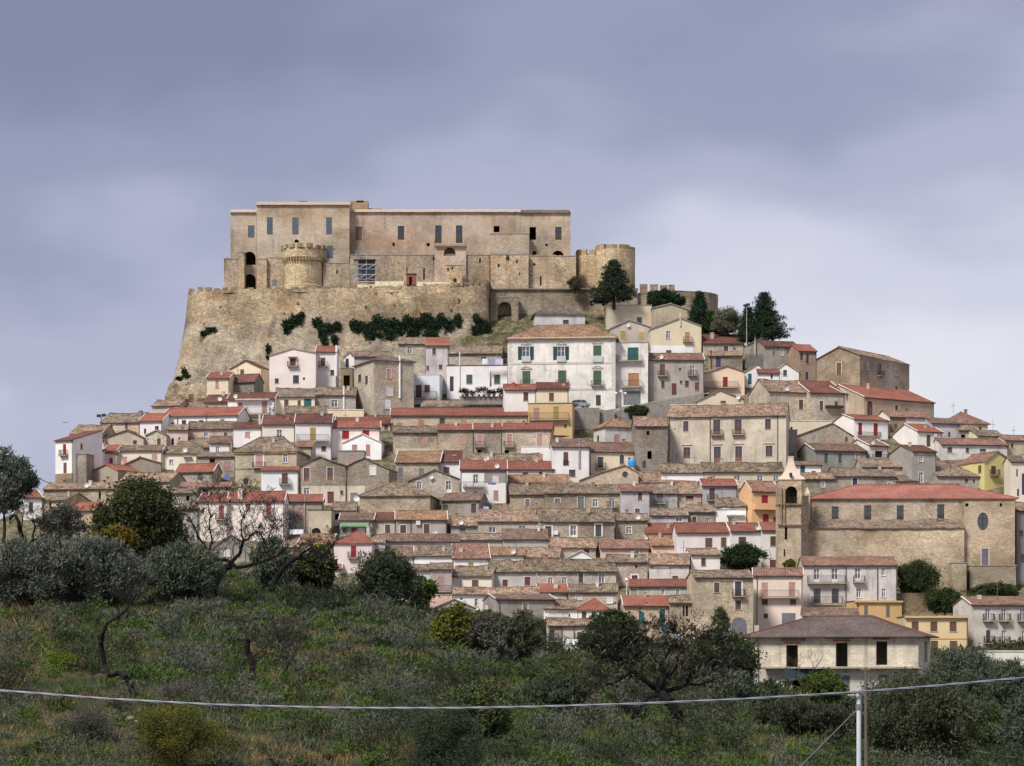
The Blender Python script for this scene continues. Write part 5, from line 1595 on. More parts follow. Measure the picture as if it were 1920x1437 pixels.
IVY = [('small ivy patch hanging left of the others on the bastion', [(540, 606, 10, 6), (552, 600, 7, 7), (562, 598, 6, 9), (566, 590, 3, 5), (537, 616, 5, 7)]),
       ('two-tailed ivy patch on the bastion left of the long ivy belt', [(594, 604, 8, 7), (606, 616, 9, 8), (620, 614, 8, 5), (632, 610, 6, 5), (604, 628, 6, 9), (608, 640, 4, 6), (627, 636, 5, 7)]),
       ('left part of the long dark ivy belt on the bastion', [(664, 608, 7, 7), (676, 612, 10, 8), (692, 616, 10, 10), (708, 606, 8, 14), (722, 612, 9, 12), (738, 608, 9, 10), (748, 616, 8, 10), (700, 630, 14, 8), (730, 626, 10, 8)]),
       ('right part of the long dark ivy belt on the bastion', [(764, 606, 9, 14), (780, 608, 10, 10), (798, 600, 9, 12), (812, 612, 10, 14), (826, 600, 7, 10), (840, 610, 9, 12), (858, 600, 6, 10), (772, 626, 8, 8), (806, 628, 12, 7)]),
       ('rounded ivy mass at the right corner of the bastion', [(893, 598, 6, 8), (900, 610, 12, 12), (910, 620, 9, 16), (914, 640, 6, 12), (890, 620, 6, 8)]),
       ('thin ivy strand left of the pale pink gable', [(503, 655, 3, 8), (503, 668, 2, 8)]),
       ('small shrub growing from the bastion face at left', [(382, 626, 5, 5), (391, 622, 4, 6), (400, 618, 4, 4)]),
       ('green tuft at the left foot of the bastion', [(336, 710, 6, 3), (346, 698, 4, 6), (350, 706, 6, 3)])]
for k, (lab, blobs) in enumerate(IVY):
    x0, y0 = blobs[0][:2]
    root = empty('ivy', at(x0, y0, on_bastion(x0, y0) - .5))
    tag(root, lab, 'ivy', 'ivy on the bastion')
    cs, sp, ct_ = [], [], []
    for px, py, rx, ry in blobs:
        Yq = on_bastion(px, py) - .45
        if k == 7:
            Yq -= 6
        cs.append(at(px, py, Yq) - root.location)
        mp = Yq / F
        sp.append((rx * mp * .55, .22, ry * mp * .55))
        ct_.append(int(90 + rx * ry * 5))
        for q in range(3 if k < 5 else 0):
            fx, dl = rs.uniform(-.8, .8), rs.uniform(.6, 1.9)
            cs.append(at(px + fx * rx, py + ry * dl, Yq - .05) - root.location)
            sp.append((.14, .12, ry * mp * .38))
            ct_.append(int(14 + ry * 3))
    link('leaves', leaf_mesh('leaves', cs, sp, ct_, .42, 50 + k), 'ivy_leaves', root, (.030, .052, .026, 1) if k < 6 else (.035, .05, .02, 1))

# scaffold, red site hut, screens and the parked car on the castle level
sc_ = empty('scaffolding', at(667, 530, 517))
tag(sc_, 'grey tube scaffolding tower against the castle wall', 'scaffolding')
L0 = sc_.location
for x in (668, 671, 687, 704):
    for dY in (0, 1.6):
        m = MB()
        m.tube(at(x, 532, 517 + dY) - L0, at(x, 486 if x in (671, 704) else 470 + dY, 517 + dY) - L0, .09, n=5)
        put('pole', m, 'galvanised', sc_, hexc('aeb3ba'))
for py in (496, 505, 515, 524, 487):
    m = MB()
    a, c_ = at(667, py, 516.9) - L0, at(706 if py > 490 else 714, py, 516.9) - L0
    m.tube(a, c_, .08, n=5)
    put('ledger', m, 'galvanised', sc_, hexc('b9bec6'))
for py in (496.5, 515.5, 528):
    m = MB()
    a, c_ = at(669, py, 517) - L0, at(705, py, 517) - L0
    m.box(a.x, c_.x, a.y, a.y + 1.6, a.z - .08, a.z)
    put('deck', m, 'galvanised', sc_, hexc('d3d6da'))
for py in (505, 524):
    m = MB()
    m.tube(at(671, py, 516.8) - L0, at(687, py - 9, 516.8) - L0, .06, n=5)
    m.tube(at(687, py, 516.8) - L0, at(704, py - 9, 516.8) - L0, .06, n=5)
    put('brace', m, 'galvanised', sc_, hexc('a5abb3'))
m = MB()
a, c_ = at(663, 487, 516.6) - L0, at(705, 484, 516.6) - L0
m.box(a.x, c_.x, a.y, a.y + 2.4, a.z, a.z + .12)
put('shelter_roof', m, 'painted_metal', sc_, hexc('5d4a44'))

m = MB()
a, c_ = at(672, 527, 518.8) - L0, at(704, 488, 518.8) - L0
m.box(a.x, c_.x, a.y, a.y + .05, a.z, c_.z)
put('shade_panel', m, 'cloth', sc_, hexc('66625e'))  # dark sheet painting the shaded void behind the scaffold

hut = empty('site_hut', at(760, 534, 515))
tag(hut, 'small red site hut with dark doorway on the bastion top', 'hut')
m = MB()
a, c_ = at(762, 534, 515) - hut.location, at(779, 514, 515) - hut.location
t_ = (c_.x - a.x)
m.box(0 + a.x, a.x + t_ * .28, 0, 2.2, 0, c_.z)
m.box(a.x + t_ * .28, a.x + t_ * .62, 0, 2.2, c_.z - .6, c_.z)
m.box(a.x + t_ * .62, c_.x, 0, 2.2, 0, c_.z)
m.box(a.x + t_ * .28, a.x + t_ * .62, 1.6, 2.2, 0, c_.z - .6)
put('walls', m, 'painted_wood', hut, hexc('8a564b'))
m = MB()
m.box(a.x - .15, c_.x + .15, -.2, 2.4, c_.z + .002, c_.z + .12)
put('roof', m, 'painted_wood', hut, hexc('7c4a42'))
for x0, x1, yt, lab in ((703, 757, 527, 'long cream site screen left of the red hut'), (782, 850, 528, 'long cream site screen right of the red hut'), (670, 703, 533, 'short cream site screen below the scaffolding')):
    o = empty('site_screen', at(x0, 543, 513.4))
    tag(o, lab, 'screen', 'cream screens on the bastion')
    wall_box(o, 'panel', x0, x1, yt + .4, 543, 513.4, 'concrete', 'e0d2ae', .2)
    wall_box(o, 'top_rail', x0 - .6, x1 + .6, yt, yt + .4, 513.35, 'concrete', 'd8caa6', .3)


def car(label, px, py, Y, length, rz, color, group=None):
    """small car: body, cabin glass, wheels"""
    root = empty('parked_car', at(px, py, Y), rz)
    tag(root, label, 'car', group)
    hw = .85
    prof = [(-.5, .32), (-.5, .78), (-.46, .92), (-.36, .96), (-.25, 1.45), (-.18, 1.52), (.12, 1.52), (.20, 1.46), (.33, .98), (.47, .86), (.5, .7), (.5, .32)]
    P_ = [(x * length, z) for x, z in prof]
    m = MB()
    m.poly([(x, -hw, z) for x, z in P_][::-1])
    m.poly([(x, hw, z) for x, z in P_])
    for i in range(len(P_)):
        a, c_ = P_[i], P_[(i + 1) % len(P_)]
        m.poly(((a[0], -hw, a[1]), (c_[0], -hw, c_[1]), (c_[0], hw, c_[1]), (a[0], hw, a[1])))
    put('body', m, 'car_paint', root, hexc(color))
    for sgn in (-1, 1):
        m = MB()
        for xa, xb, xc, xd in ((-.33, -.06, -.08, -.25), (-.03, .28, .17, -.03)):
            m.poly([(x * length, sgn * (hw + .006), z) for x, z in ((xa, 1.0), (xb, 1.0), (xc, 1.42), (xd, 1.42))][::sgn])
        put('side_window', m, 'glass', root, hexc('23272c'))
    for xa, za, xb, zb_ in ((-.357, 1.0, -.26, 1.42), (.33, 1.0, .205, 1.43)):
        m = MB()
        s_ = .012 if xa > 0 else -.012
        m.poly([((x + s_) * length, y, z + .01) for x, y, z in ((xa, -hw + .1, za), (xa, hw - .1, za), (xb, hw - .14, zb_), (xb, -hw + .14, zb_))])
        put('windscreen', m, 'glass', root, hexc('2b3036'))
    for x in (-.31, .31):
        for y in (-hw + .08, hw - .08):
            m = MB()
            m.tube((x * length, y - .11, .32), (x * length, y + .11, .32), .32, n=14)
            w_ = put('wheel', m, 'rubber', root, hexc('191919'))
            m = MB()
            s_ = -1 if y < 0 else 1
            m.tube((x * length, y + s_ * .108, .32), (x * length, y + s_ * .125, .32), .19, n=10)
            put('rim', m, 'galvanised', w_, hexc('9a9a9c'))
    for x, c_ in ((-.503, 'b02020'), (.503, 'd8d8d0')):
        for y in (-.6, .6):
            m = MB()
            m.box(x * length - .02, x * length + .02, y - .14, y + .14, .66, .8)
            put('lamp', m, 'plastic', root, hexc(c_))
    return root


car('dark off-road car parked below the castle tower', 1122, 573, 516, 4.1, .12, '23262c')
car('pale grey car half hidden by the street wall at the palazzo', 1087, 765, 468.5, 4.0, .5, 'aab2ba')

# ------------------------------------------------------------------ the church
church = empty('church', at(1500, 1112, 380))
tag(church, 'long tan stone church with red nave roof and bell tower', 'church')
kp = dict(parent=church, found=5, solid=True, gut=False)
CC = 'b7a285'
H('', 1517, 1904, (936, 932), 1112, 911, 'h', 'C', 'r', '1566,950,13,27,d;1627,948,13,27,d;1688,948,13,27,d;1764,946,13,27,d', **kp, Y=387, D=13, hin=8.5, rcolor='c17f6e', wname='nave_wall', rname='nave_roof', color=CC, ov=.35)
H('', 1493, 1808, (994, 987), 1112, 975, 's', 'C', 'o', '', **kp, Y=381, d=4.8, D=4.8, wname='aisle_wall', rname='aisle_roof', color='bba37e')
H('', 1808.5, 1903, 939, 1118, 939, 'f', 'C', 'P', '1843,961,21,34,dO;1847,1029,13,31,kS;1813,944,6,6,n;1877,944,5,6,n', **kp, Y=382, D=4.6, wname='transept_wall', rname='transept_top', color='b3996f')
H('', 1818, 1905, (1061, 1061), 1118, 1061, 'f', 'C', 'g', '', **kp, Y=380.5, D=2, wname='transept_base', rname='base_top', color='a99572')
H('', 1785, 1812, (1056, 1056), 1118, 1056, 'f', 'C', 'g', '', **kp, Y=379, D=4, wname='buttress', rname='buttress_top', color='b09a76')
H('', 1488, 1516, 931, 1112, 931, 'f', 'C', 'c', '1501,944,4,6,n', **kp, Y=380, D=5, wname='stair_turret', rname='turret_top', color='c0ad8b')
# bell tower
H('', 1460, 1502, 946, 1112, 946, 'f', 'C', 'g', '1474,988,5,24,nA;1471,1030,3,14,n', **kp, Y=376.5, D=4.2, wname='bell_tower', rname='tower_floor', color='b9a27c')
H('', 1460, 1503, 901, 946, 901, 'f', 'C', 'c', '1484,912,22,33,nA', **dict(kp, found=0), Y=376.5, D=4.2, wname='belfry', rname='belfry_top', color='b39c78')
for a, w_ in ((1463, 3), (1469.5, 2.6)):
    wall_box(church, 'pilaster', a, a + w_, 915, 985, 376.2, 'castle_stone', 'b9a37e', .3)
for yt in (944.5, 983):
    wall_box(church, 'string_course', 1458.5, 1503.5, yt, yt + 2.5, 376.15, 'castle_stone', 'a58f6a', .5)
c0 = at(1482.5, 900, 376.5 + 2.1) - church.location
mp = 376.5 / F
sp = [(25, 901), (24, 899), (17.5, 893), (11.5, 884), (7.5, 874), (5.2, 866), (4.8, 858), (5.6, 857.4), (5.6, 856), (0.1, 855.6)]
m = MB()
for (r0, y0), (r1, y1) in zip(sp[:-1], sp[1:]):
    for k in range(4):
        A, B = math.pi / 4 + math.pi / 2 * k, math.pi / 4 + math.pi / 2 * (k + 1)
        q2 = math.sqrt(2) * mp
        z0, z1 = c0.z + (900 - y0) * mp, c0.z + (900 - y1) * mp
        m.poly(((c0.x + r0 * q2 * math.cos(A), c0.y + r0 * q2 * math.sin(A), z0), (c0.x + r0 * q2 * math.cos(B), c0.y + r0 * q2 * math.sin(B), z0),
                (c0.x + r1 * q2 * math.cos(B), c0.y + r1 * q2 * math.sin(B), z1), (c0.x + r1 * q2 * math.cos(A), c0.y + r1 * q2 * math.sin(A), z1)))
put('spire', m, 'painted_plaster', church, hexc('e2cbb8'))
m = MB()
q_ = at(1483, 894, 376.5 - .15) - church.location
m.box(q_.x - .16, q_.x + .16, q_.y - .3, q_.y + 1.2, q_.z, q_.z + .6)
put('spire_window', m, 'painted_wood', church, hexc('3a302a'))
m = MB()
bz = at(1487, 929, 378)
m.lathe([(r_, z + bz.z - church.location.z) for r_, z in ((.46, 0), (.40, .12), (.30, .3), (.26, .6), (.18, .8), (.02, .86))], 16, bz.x - church.location.x, bz.y - church.location.y)
put('bell', m, 'painted_metal', church, hexc('3b3426'))
m = MB()
m.tube(at(1478, 918, 378) - church.location, at(1498, 918, 378) - church.location, .08)
m.tube(at(1487, 918, 378) - church.location, at(1487, 923, 378) - church.location, .05)
put('bell_beam', m, 'painted_wood', church, hexc('3f342a'))
m = MB()
g0, g1, g2 = at(1517, 936, 386) - church.location, at(1503, 945, 385.5) - church.location, at(1517, 913, 389) - church.location
m.box(g0.x - 1.1, g0.x + .2, g0.y + .5, g0.y + 6, g0.z - 6, g0.z + 1.2)
put('front_gable', m, 'mixed_stone', church, hexc('c2ac84'))
m = MB()
a, c_ = at(1510, 925, 384) - church.location, at(1519, 940, 384) - church.location
m.box(a.x, c_.x, a.y, a.y + 1.2, c_.z - 3.2, a.z)
m.poly(((a.x, a.y, a.z), (c_.x, a.y, a.z), ((a.x + c_.x) / 2, a.y + .6, a.z + 1.1)))
m.poly(((c_.x, a.y, a.z), (c_.x, a.y + 1.2, a.z), ((a.x + c_.x) / 2, a.y + .6, a.z + 1.1)))
m.poly(((a.x, a.y + 1.2, a.z), (a.x, a.y, a.z), ((a.x + c_.x) / 2, a.y + .6, a.z + 1.1)))
put('pinnacle', m, 'painted_plaster', church, hexc('d9c6a8'))

# ------------------------------------------------------------------ the unfinished house in front of the town
UH = empty('unfinished_house', at(1410, 1302, 252))
tag(UH, 'unfinished concrete-block house with brown hipped roof and empty doorways', 'house')
up = dict(parent=UH, solid=True, Y=254, D=10, yaw=-17)
H('', 1410, 1722, (1193, 1186), 1252, 1158, 'h', 'k', 'd', '1485,1210,22,44,n;1578,1206,22,44,n;1653,1203,21,44,n;R1736,1203,6,40,n', **dict(up, found=.2), wname='upper_wall', rname='roof', ov=.75, hin=5.6, rcolor='7f706b', color='d9cfbb')
H('', 1412, 1721, (1256, 1250), 1302, 1254, 'f', 'k', 'g', '1585,1267,17,32,k;1658,1265,21,32,k;1500,1262,30,36,n', **up, found=2, wname='lower_wall', rname='floor_slab', color='d7cdbd',
  bx=[('white_panel', 1560, 1721, 1262, 1302, .03, 'render_plaster', 'dcd7cd')])
m = MB()
th = math.radians(-17)
A = at(1434, 1251, 256.2)
R4 = Matrix.Translation(A - UH.location) @ Matrix.Rotation(th, 4, 'Z')
m.box(0, 16.9, -1.25, .6, -.16, 0)
put('balcony_slab', m, 'concrete', UH, hexc('a39a88'), R4)
for x, yt in ((1485, 1207), (1578, 1202.5), (1653, 1199.5)):
    q_ = at(x, yt, 254 - (x - 1566) * .0575 * .30 - .05) - UH.location
    m = MB()
    m.box(-.9, .9, -.06, .05, 0, .16)
    put('lintel', m, 'concrete', UH, hexc('a5643c'), Matrix.Translation(q_) @ Matrix.Rotation(th, 4, 'Z'))
for x0, x1, yt, y2 in ((1465, 1512, 1196, 1203), (1548, 1602, 1193, 1198), (1622, 1672, 1190, 1196)):
    q_ = at(x0, y2, 254 - (x0 - 1566) * .0575 * .30 - .04) - UH.location
    m = MB()
    m.box(0, (x1 - x0) * 253 / F, -.04, .06, 0, (y2 - yt) * 253 / F)
    put('ring_beam', m, 'concrete', UH, hexc('8d877c'), Matrix.Translation(q_) @ Matrix.Rotation(th, 4, 'Z'))
m = MB()
q_ = at(1415, 1190, 259) - UH.location
m.box(q_.x, q_.x + .45, q_.y, q_.y + .45, q_.z - 1, q_.z + 1.0)
put('chimney', m, 'render_plaster', UH, hexc('d9cfbf'))
m = MB()
q_ = at(1421.5, 1300, 256.3) - UH.location
m.tube(q_, q_ + Vector((0, 0, 6.1)), .06, n=6)
put('downpipe', m, 'painted_metal', UH, hexc('8a8072'))
m = MB()
q_ = at(1471, 1275, 254.2) - UH.location
m.box(q_.x, q_.x + 4.8, q_.y, q_.y + .05, q_.z, q_.z + 1.25)
put('dust_sheet', m, 'cloth', UH, hexc('3c4a55'))

# ------------------------------------------------------------------ streets and retaining walls
def strip(name, left, right, mat, color):
    m = MB()
    for i in range(len(left) - 1):
        m.poly((at(*left[i]), at(*right[i]), at(*right[i + 1]), at(*left[i + 1])))
    o = put(name, m, mat, None, hexc(color))
    o['kind'] = 'structure'
    return o


strip('street', [(1060, 800, 463), (1090, 792, 463), (1150, 774, 467), (1215, 757, 471), (1330, 738, 474)],
      [(1060, 770, 471), (1090, 766, 473), (1150, 762, 475), (1215, 751, 478), (1330, 731, 481)], 'street_paving', 'ffffff')
rw = empty('street_wall', at(1073, 835, 452))
tag(rw, 'tall grey concrete retaining wall below the palazzo street', 'wall')
for x0, x1, yt0, yt1, Yq in ((1074, 1124, 764, 765, 462), (1124, 1152, 771, 768, 463), (1152, 1220, 774, 754, 464), (1220, 1320, 757, 737, 467)):
    m = MB()
    a, c_, e_, g_ = at(x0, 836, Yq), at(x1, 836, Yq), at(x1, yt1, Yq), at(x0, yt0, Yq)
    f4 = [v - rw.location for v in (a, c_, e_, g_)]
    k4 = [v + Vector((0, .45, 0)) for v in f4]
    m.poly(f4); m.poly(k4[::-1]); m.poly((f4[3], f4[2], k4[2], k4[3])); m.poly((f4[0], f4[3], k4[3], k4[0])); m.poly((f4[1], k4[1], k4[2], f4[2]))
    put('wall_panel', m, 'concrete', rw, hexc('8d8880'))
H('flat-roofed pale kiosk with dark red shutters on the sloping street', 1258, 1309, 760, 782, 756, 'f', 'p', 'w', '1282,761,40,4,R;1276,776,9,4,d', D=4, Y=462)
H('pale peach gable with grey roof edge above the big pale house', 1309, 1394, (752, 749), 782, 732, 'g', 'p', 'x', '1340,740,3,3,d;1356,752,10,4,R', ax=1349, D=6, color='dccab4', Y=463)
tw = empty('terrace_wall', at(862, 748, 469))
tag(tw, 'low grey terrace wall under the potted plants', 'wall')
wall_box(tw, 'wall', 862, 948, 744, 758, 469, 'concrete', '8e8a84', .4)
wall_box(tw, 'coping', 861, 949, 743.2, 744, 468.9, 'concrete', 'a5a19a', .6)
cw = empty('garden_wall', at(1690, 1140, 371))
tag(cw, 'stained stone garden wall between yellow house and church', 'wall')
wall_box(cw, 'wall', 1684, 1768, 1112, 1160, 369, 'castle_stone', '8f8266', .8)
fw = empty('retaining_wall', at(1397, 690, 494))
tag(fw, 'dark grey retaining wall with railing below the plain grey gable', 'wall')
wall_box(fw, 'wall', 1397, 1432, 667, 692, 492, 'concrete', '6f6a65', .5)
wall_box(fw, 'railing', 1397, 1432, 664.5, 665.2, 492, 'painted_metal', '4a4744', .05)
for k in range(9):
    wall_box(fw, 'railing_post', 1397.5 + 4.2 * k, 1398 + 4.2 * k, 664.6, 667, 492, 'painted_metal', '4a4744', .05)
ow = empty('garden_wall', at(1820, 1246, 300))
tag(ow, 'low orange garden wall in front of the right apartment house', 'wall')
wall_box(ow, 'wall', 1818, 1872, 1229, 1262, 300, 'painted_plaster', 'd3b07a', .3)
wall_box(ow, 'coping', 1817, 1873, 1228, 1229, 299.9, 'concrete', 'b39a78', .4)

# ------------------------------------------------------------------ trees and shrubs
def grow_tree(seed, height, r0, levels=4, spread=.7, lean=(0, 0), up=.25, fork=(2, 3), first=.34, gnarl=.22, taper=.68, shrink=.74):
    """branch skeleton -> (segments, tips)"""
    rg = random.Random(seed)
    segs, tips = [], []

    def branch(p, d, L, r, lv):
        n = 3 if lv < levels else 2
        for k in range(n):
            d = (d + Vector((rg.gauss(0, gnarl), rg.gauss(0, gnarl), rg.gauss(0, gnarl * .7) + up * .12))).normalized()
            q = p + d * (L / n)
            r1 = r * (1 - .24 / n * 1.5)
            segs.append((p, q, r, r1))
            p, r = q, r1
        if lv >= levels:
            tips.append(p)
            return
        m = rg.randint(*fork)
        a0 = rg.uniform(0, 6.28)
        for k in range(m):
            az = a0 + 6.28 * k / m + rg.uniform(-.5, .5)
            side = Vector((math.cos(az), math.sin(az), 0))
            nd = (d * (1 - spread * rg.uniform(.6, 1.1)) + side * spread + Vector((0, 0, up * rg.uniform(.2, 1)))).normalized()
            branch(p, nd, L * shrink * rg.uniform(.8, 1.15), r * taper * rg.uniform(.8, 1.1), lv + 1)
    branch(Vector((0, 0, -.25)), Vector((lean[0], lean[1], 1)).normalized(), height * first, r0, 0)
    return segs, tips


def wood_mesh(segs, min_r=.006):
    m = MB()
    for p, q, a, c_ in segs:
        m.tube(p, q, max(a, min_r), max(c_, min_r), n=6 if a > .03 else 4, caps=False)
    return m


def fit(segs, tips, W, Hh):
    """scale a skeleton so that its tips span W x Hh"""
    xs = [t.x for t in tips] + [0]
    zs = [t.z for t in tips]
    sx = W / max(.1, max(xs) - min(xs))
    sz = Hh / max(.1, max(zs))
    f = lambda v: Vector((v.x * sx, v.y * sx, v.z * sz))
    return [(f(p), f(q), a, c_) for p, q, a, c_ in segs], [f(t) for t in tips]


TREES = []


def crown_tree(label, px, base, hpx, wpx, col, Y=None, seed=0, kind='olive', mat='olive_leaves', leaf=.22, clumps=1.0, dens=1.0,
               name='olive_tree', cat='tree', group='trees and shrubs of the olive slope', trunk=.12, bark=(.03, .025, .02, 1), bare=.35, low=0.0,
               lean=(0, 0), levels=4, crown='crown', aspect=None):
    if Y is None:
        Y = find_Y(px, base, 64, float(np.interp(px, RIDGE_YX, RIDGE_YY)) + 2)
        z = ground_z(px, Y) - .05
        loc = Vector(((px - CX) / F * Y, Y, z))
    else:
        loc = at(px, base, Y)
    mp = Y / F
    W, Hh = wpx * mp, hpx * mp
    root = empty(name, loc)
    tag(root, label, cat, group)
    rg = np.random.default_rng(seed + 101)
    segs, tips = grow_tree(seed, Hh, trunk, levels=levels, lean=lean, up=.3, spread=.62)
    segs, tips = fit(segs, tips, W * .72, Hh * .86)
    put('trunk', wood_mesh(segs, .008), 'bark', root, bark)
    # leaf clumps: round the twig ends and over the crown's outer shell
    n = int(clumps * (40 + 10 * W * Hh))
    cs = []
    z0 = Hh * bare * (1 - low)
    zc, rz = (z0 + Hh) / 2, (Hh - z0) / 2
    lob = rg.uniform(0, 6.28, 6)
    for k in range(n):
        if k % 3 == 0 and tips:
            t = tips[rg.integers(len(tips))]
            cs.append((t.x + rg.normal(0, .15), t.y + rg.normal(0, .15), max(t.z, z0 * .8) + rg.normal(0, .12)))
            continue
        u = rg.uniform(-.85, 1)
        a = rg.uniform(0, 6.28)
        rr = (1 - rg.uniform(0, 1) ** 2 * .75) * (1 + .22 * math.sin(2 * a + lob[0] + 2 * u) + .18 * math.sin(5 * a + 4 * u + lob[1]))
        rh = math.sqrt(max(0, 1 - u * u))
        cs.append((rr * rh * W / 2 * math.cos(a) * .93, rr * rh * W / 2 * math.sin(a) * .8, zc + rz * u * (.8 + .2 * rr) * (1 + .2 * math.sin(3 * a + lob[2]))))
    lk = 1.0 if Y > 160 else max(.5, Y / 150)
    if Y > 300:
        dens *= .6
    dens = dens * min(3.6, lk ** -2.0)
    cr = max(.16, min(W, Hh) * .078)
    cnt = np.maximum(8, (dens * 100 * rg.uniform(.35, 1.5, len(cs)))).astype(int)
    sp = [(cr * q, cr * q, cr * q * .8) for q in rg.uniform(.7, 1.4, len(cs))]
    ol = mat == 'olive_leaves'
    me = leaf_mesh(crown, cs, sp, cnt, leaf * (1.1 if ol else .85) * lk, seed + 7, aspect=aspect or (.26 if ol else .5), up=.75 if ol else .2)
    link(crown, me, mat, root, col)
    TREES.append(root)
    return root


def bare_tree(label, px, base, hpx, wpx, Y=None, seed=0, trunk=.13, lean=(0, 0), levels=5, bark=(.013, .011, .010, 1), spread=.68, fork=(2, 3), up=.2, first=.3,
              group='burnt and bare trees', name='bare_tree', gnarl=.28, pts=None):
    if Y is None:
        Y = find_Y(px, base, 64, float(np.interp(px, RIDGE_YX, RIDGE_YY)) + 2)
        loc = Vector(((px - CX) / F * Y, Y, ground_z(px, Y) - .05))
    else:
        loc = at(px, base, Y)
    mp = Y / F
    root = empty(name, loc)
    tag(root, label, 'tree', group)
    segs, tips = grow_tree(seed, hpx * mp, trunk, levels=levels, lean=lean, spread=spread, fork=fork, up=up, first=first, gnarl=gnarl)
    segs, tips = fit(segs, tips, wpx * mp, hpx * mp)
    big_ = [s_ for s_ in segs if s_[2] > trunk * .36]
    fine_ = [s_ for s_ in segs if s_[2] <= trunk * .36]
    put('trunk', wood_mesh(big_), 'bark', root, bark)
    if fine_:
        put('twigs', wood_mesh(fine_, .009), 'bark', root, (bark[0] * 1.8, bark[1] * 1.7, bark[2] * 1.6, 1))
    return root


OLV, OLV2, DRK, GRN, YEL, GRY = (.100, .114, .086, 1), (.080, .098, .064, 1), (.040, .056, .026, 1), (.058, .088, .026, 1), (.095, .100, .026, 1), (.088, .088, .068, 1)
T = crown_tree
T('tall feathery olive cut by the left frame edge', 6, 1012, 165, 80, OLV, seed=1, bare=.25, trunk=.12, dens=.6, Y=149)
T('thin olive shoot with a round head near the left edge', 40, 1000, 130, 34, OLV2, seed=31, bare=.62, trunk=.05, Y=150, clumps=.7)
T('large dark evergreen tree standing before the lower left houses', 262, 1060, 152, 140, (.048, .056, .030, 1), seed=2, mat='green_leaves', name='evergreen_tree', bare=.12, trunk=.2, dens=1.15, clumps=1.25)
T('wide grey-green olive at the far left of the slope', 52, 1142, 118, 165, OLV, seed=3, bare=.1, clumps=1.3)
T('grey-green olive between the far left olive and the round one', 176, 1138, 122, 160, OLV, seed=4, bare=.12, clumps=1.3)
T('round grey-green olive left of the big burnt tree', 343, 1132, 100, 132, OLV2, seed=5, bare=.12, clumps=1.3, dens=1.1)
T('dark olive thicket right of the big burnt tree', 508, 1110, 95, 84, OLV2, seed=6, bare=.08, clumps=1.3)
T('dark leafy shrub left of the round olive at mid slope', 590, 1118, 88, 70, (.055, .066, .036, 1), seed=7, bare=.08, mat='green_leaves')
T('round dark olive on the brow before the white houses', 722, 1142, 96, 116, (.050, .064, .036, 1), seed=8, bare=.08, clumps=1.35, dens=1.15)
T('small bright green bush right of the round dark olive', 784, 1140, 66, 46, GRN, seed=9, bare=.1, mat='green_leaves', name='bush')
T('yellow and rust shrub under the dark evergreen', 222, 1050, 58, 72, (.11, .085, .022, 1), seed=10, bare=.05, mat='green_leaves', name='bush', Y=138)
T('sparse grey shrub above the far left olives', 118, 1030, 78, 80, GRY, seed=11, bare=.2, dens=.5, name='bush', Y=146)
T('low green bush on the brow, leftmost below the beige gable', 862, 1222, 78, 78, YEL, seed=12, bare=.02, mat='green_leaves', name='bush', dens=.9)
T('grey-green bush on the brow below the long grey house', 920, 1236, 74, 90, GRY, seed=13, bare=.05, name='bush', dens=.75)
T('tall thin bush on the brow left of the laundry house', 978, 1252, 96, 62, (.075, .082, .045, 1), seed=14, bare=.1, name='bush', dens=.7)
T('dark green tree on the brow before the teal doors', 1150, 1272, 122, 88, (.034, .052, .020, 1), seed=15, bare=.1, mat='green_leaves', name='evergreen_tree', Y=134, dens=1.05, clumps=1.3)
T('dark oak beside the unfinished house', 1358, 1312, 116, 122, (.036, .052, .024, 1), seed=17, bare=.1, mat='green_leaves', name='evergreen_tree', Y=172, clumps=1.3)
T('low olive thicket below the dark oak', 1350, 1345, 80, 150, OLV2, seed=18, bare=.05, name='bush', Y=128)
T('grey-green bush under the unfinished house, left side', 1452, 1345, 62, 110, (.062, .078, .040, 1), seed=19, bare=.05, name='bush', Y=160)
T('green bush covering the unfinished house doorway', 1545, 1322, 56, 90, GRN, seed=20, bare=.05, name='bush', mat='green_leaves', Y=205)
T('dark thicket left of the white pole', 1500, 1412, 90, 190, (.045, .052, .030, 1), seed=21, bare=.05, name='bush', Y=96, dens=.9)
T('small dark thicket in the hollow left of the white pole', 1582, 1395, 70, 110, (.050, .056, .034, 1), seed=47, bare=.05, name='bush', Y=110, dens=.8)
T('large olive with forked trunk right of the white pole', 1725, 1446, 158, 225, (.058, .070, .038, 1), seed=22, bare=.2, Y=84, trunk=.17, clumps=1.15)
T('olive behind the white pole', 1665, 1392, 105, 130, OLV2, seed=23, bare=.08, Y=118)
T('round olive in front of the yellow apartment house', 1802, 1330, 100, 150, OLV2, seed=24, bare=.06, Y=190, clumps=1.3)
T('small olive at the right frame edge', 1893, 1335, 88, 70, OLV2, seed=25, bare=.08, Y=176)
T('bright leafy shrub low at the right edge', 1868, 1405, 70, 90, (.055, .085, .035, 1), seed=26, bare=.04, name='bush', mat='green_leaves', Y=112)
T('dark bush in the bottom right corner', 1925, 1440, 130, 90, OLV2, seed=27, bare=.05, Y=98)
T('dark olive bush cut by the bottom frame edge, centre', 842, 1462, 128, 130, (.046, .062, .034, 1), seed=28, bare=.02, name='bush', clumps=1.4, leaf=.11)
T('leafy shrub with pale leaves behind the bottom centre bush', 905, 1405, 120, 90, (.065, .085, .040, 1), seed=29, bare=.2, name='bush', mat='green_leaves', dens=.6)
T('large yellow-green bush cut by the bottom frame edge, left', 335, 1462, 130, 175, (.085, .088, .026, 1), seed=30, bare=.02, name='bush', mat='green_leaves', clumps=1.5, leaf=.09, aspect=.6)
T('grey round bush on the bare soil at lower left', 160, 1388, 52, 72, GRY, seed=32, bare=.02, name='bush', leaf=.09)
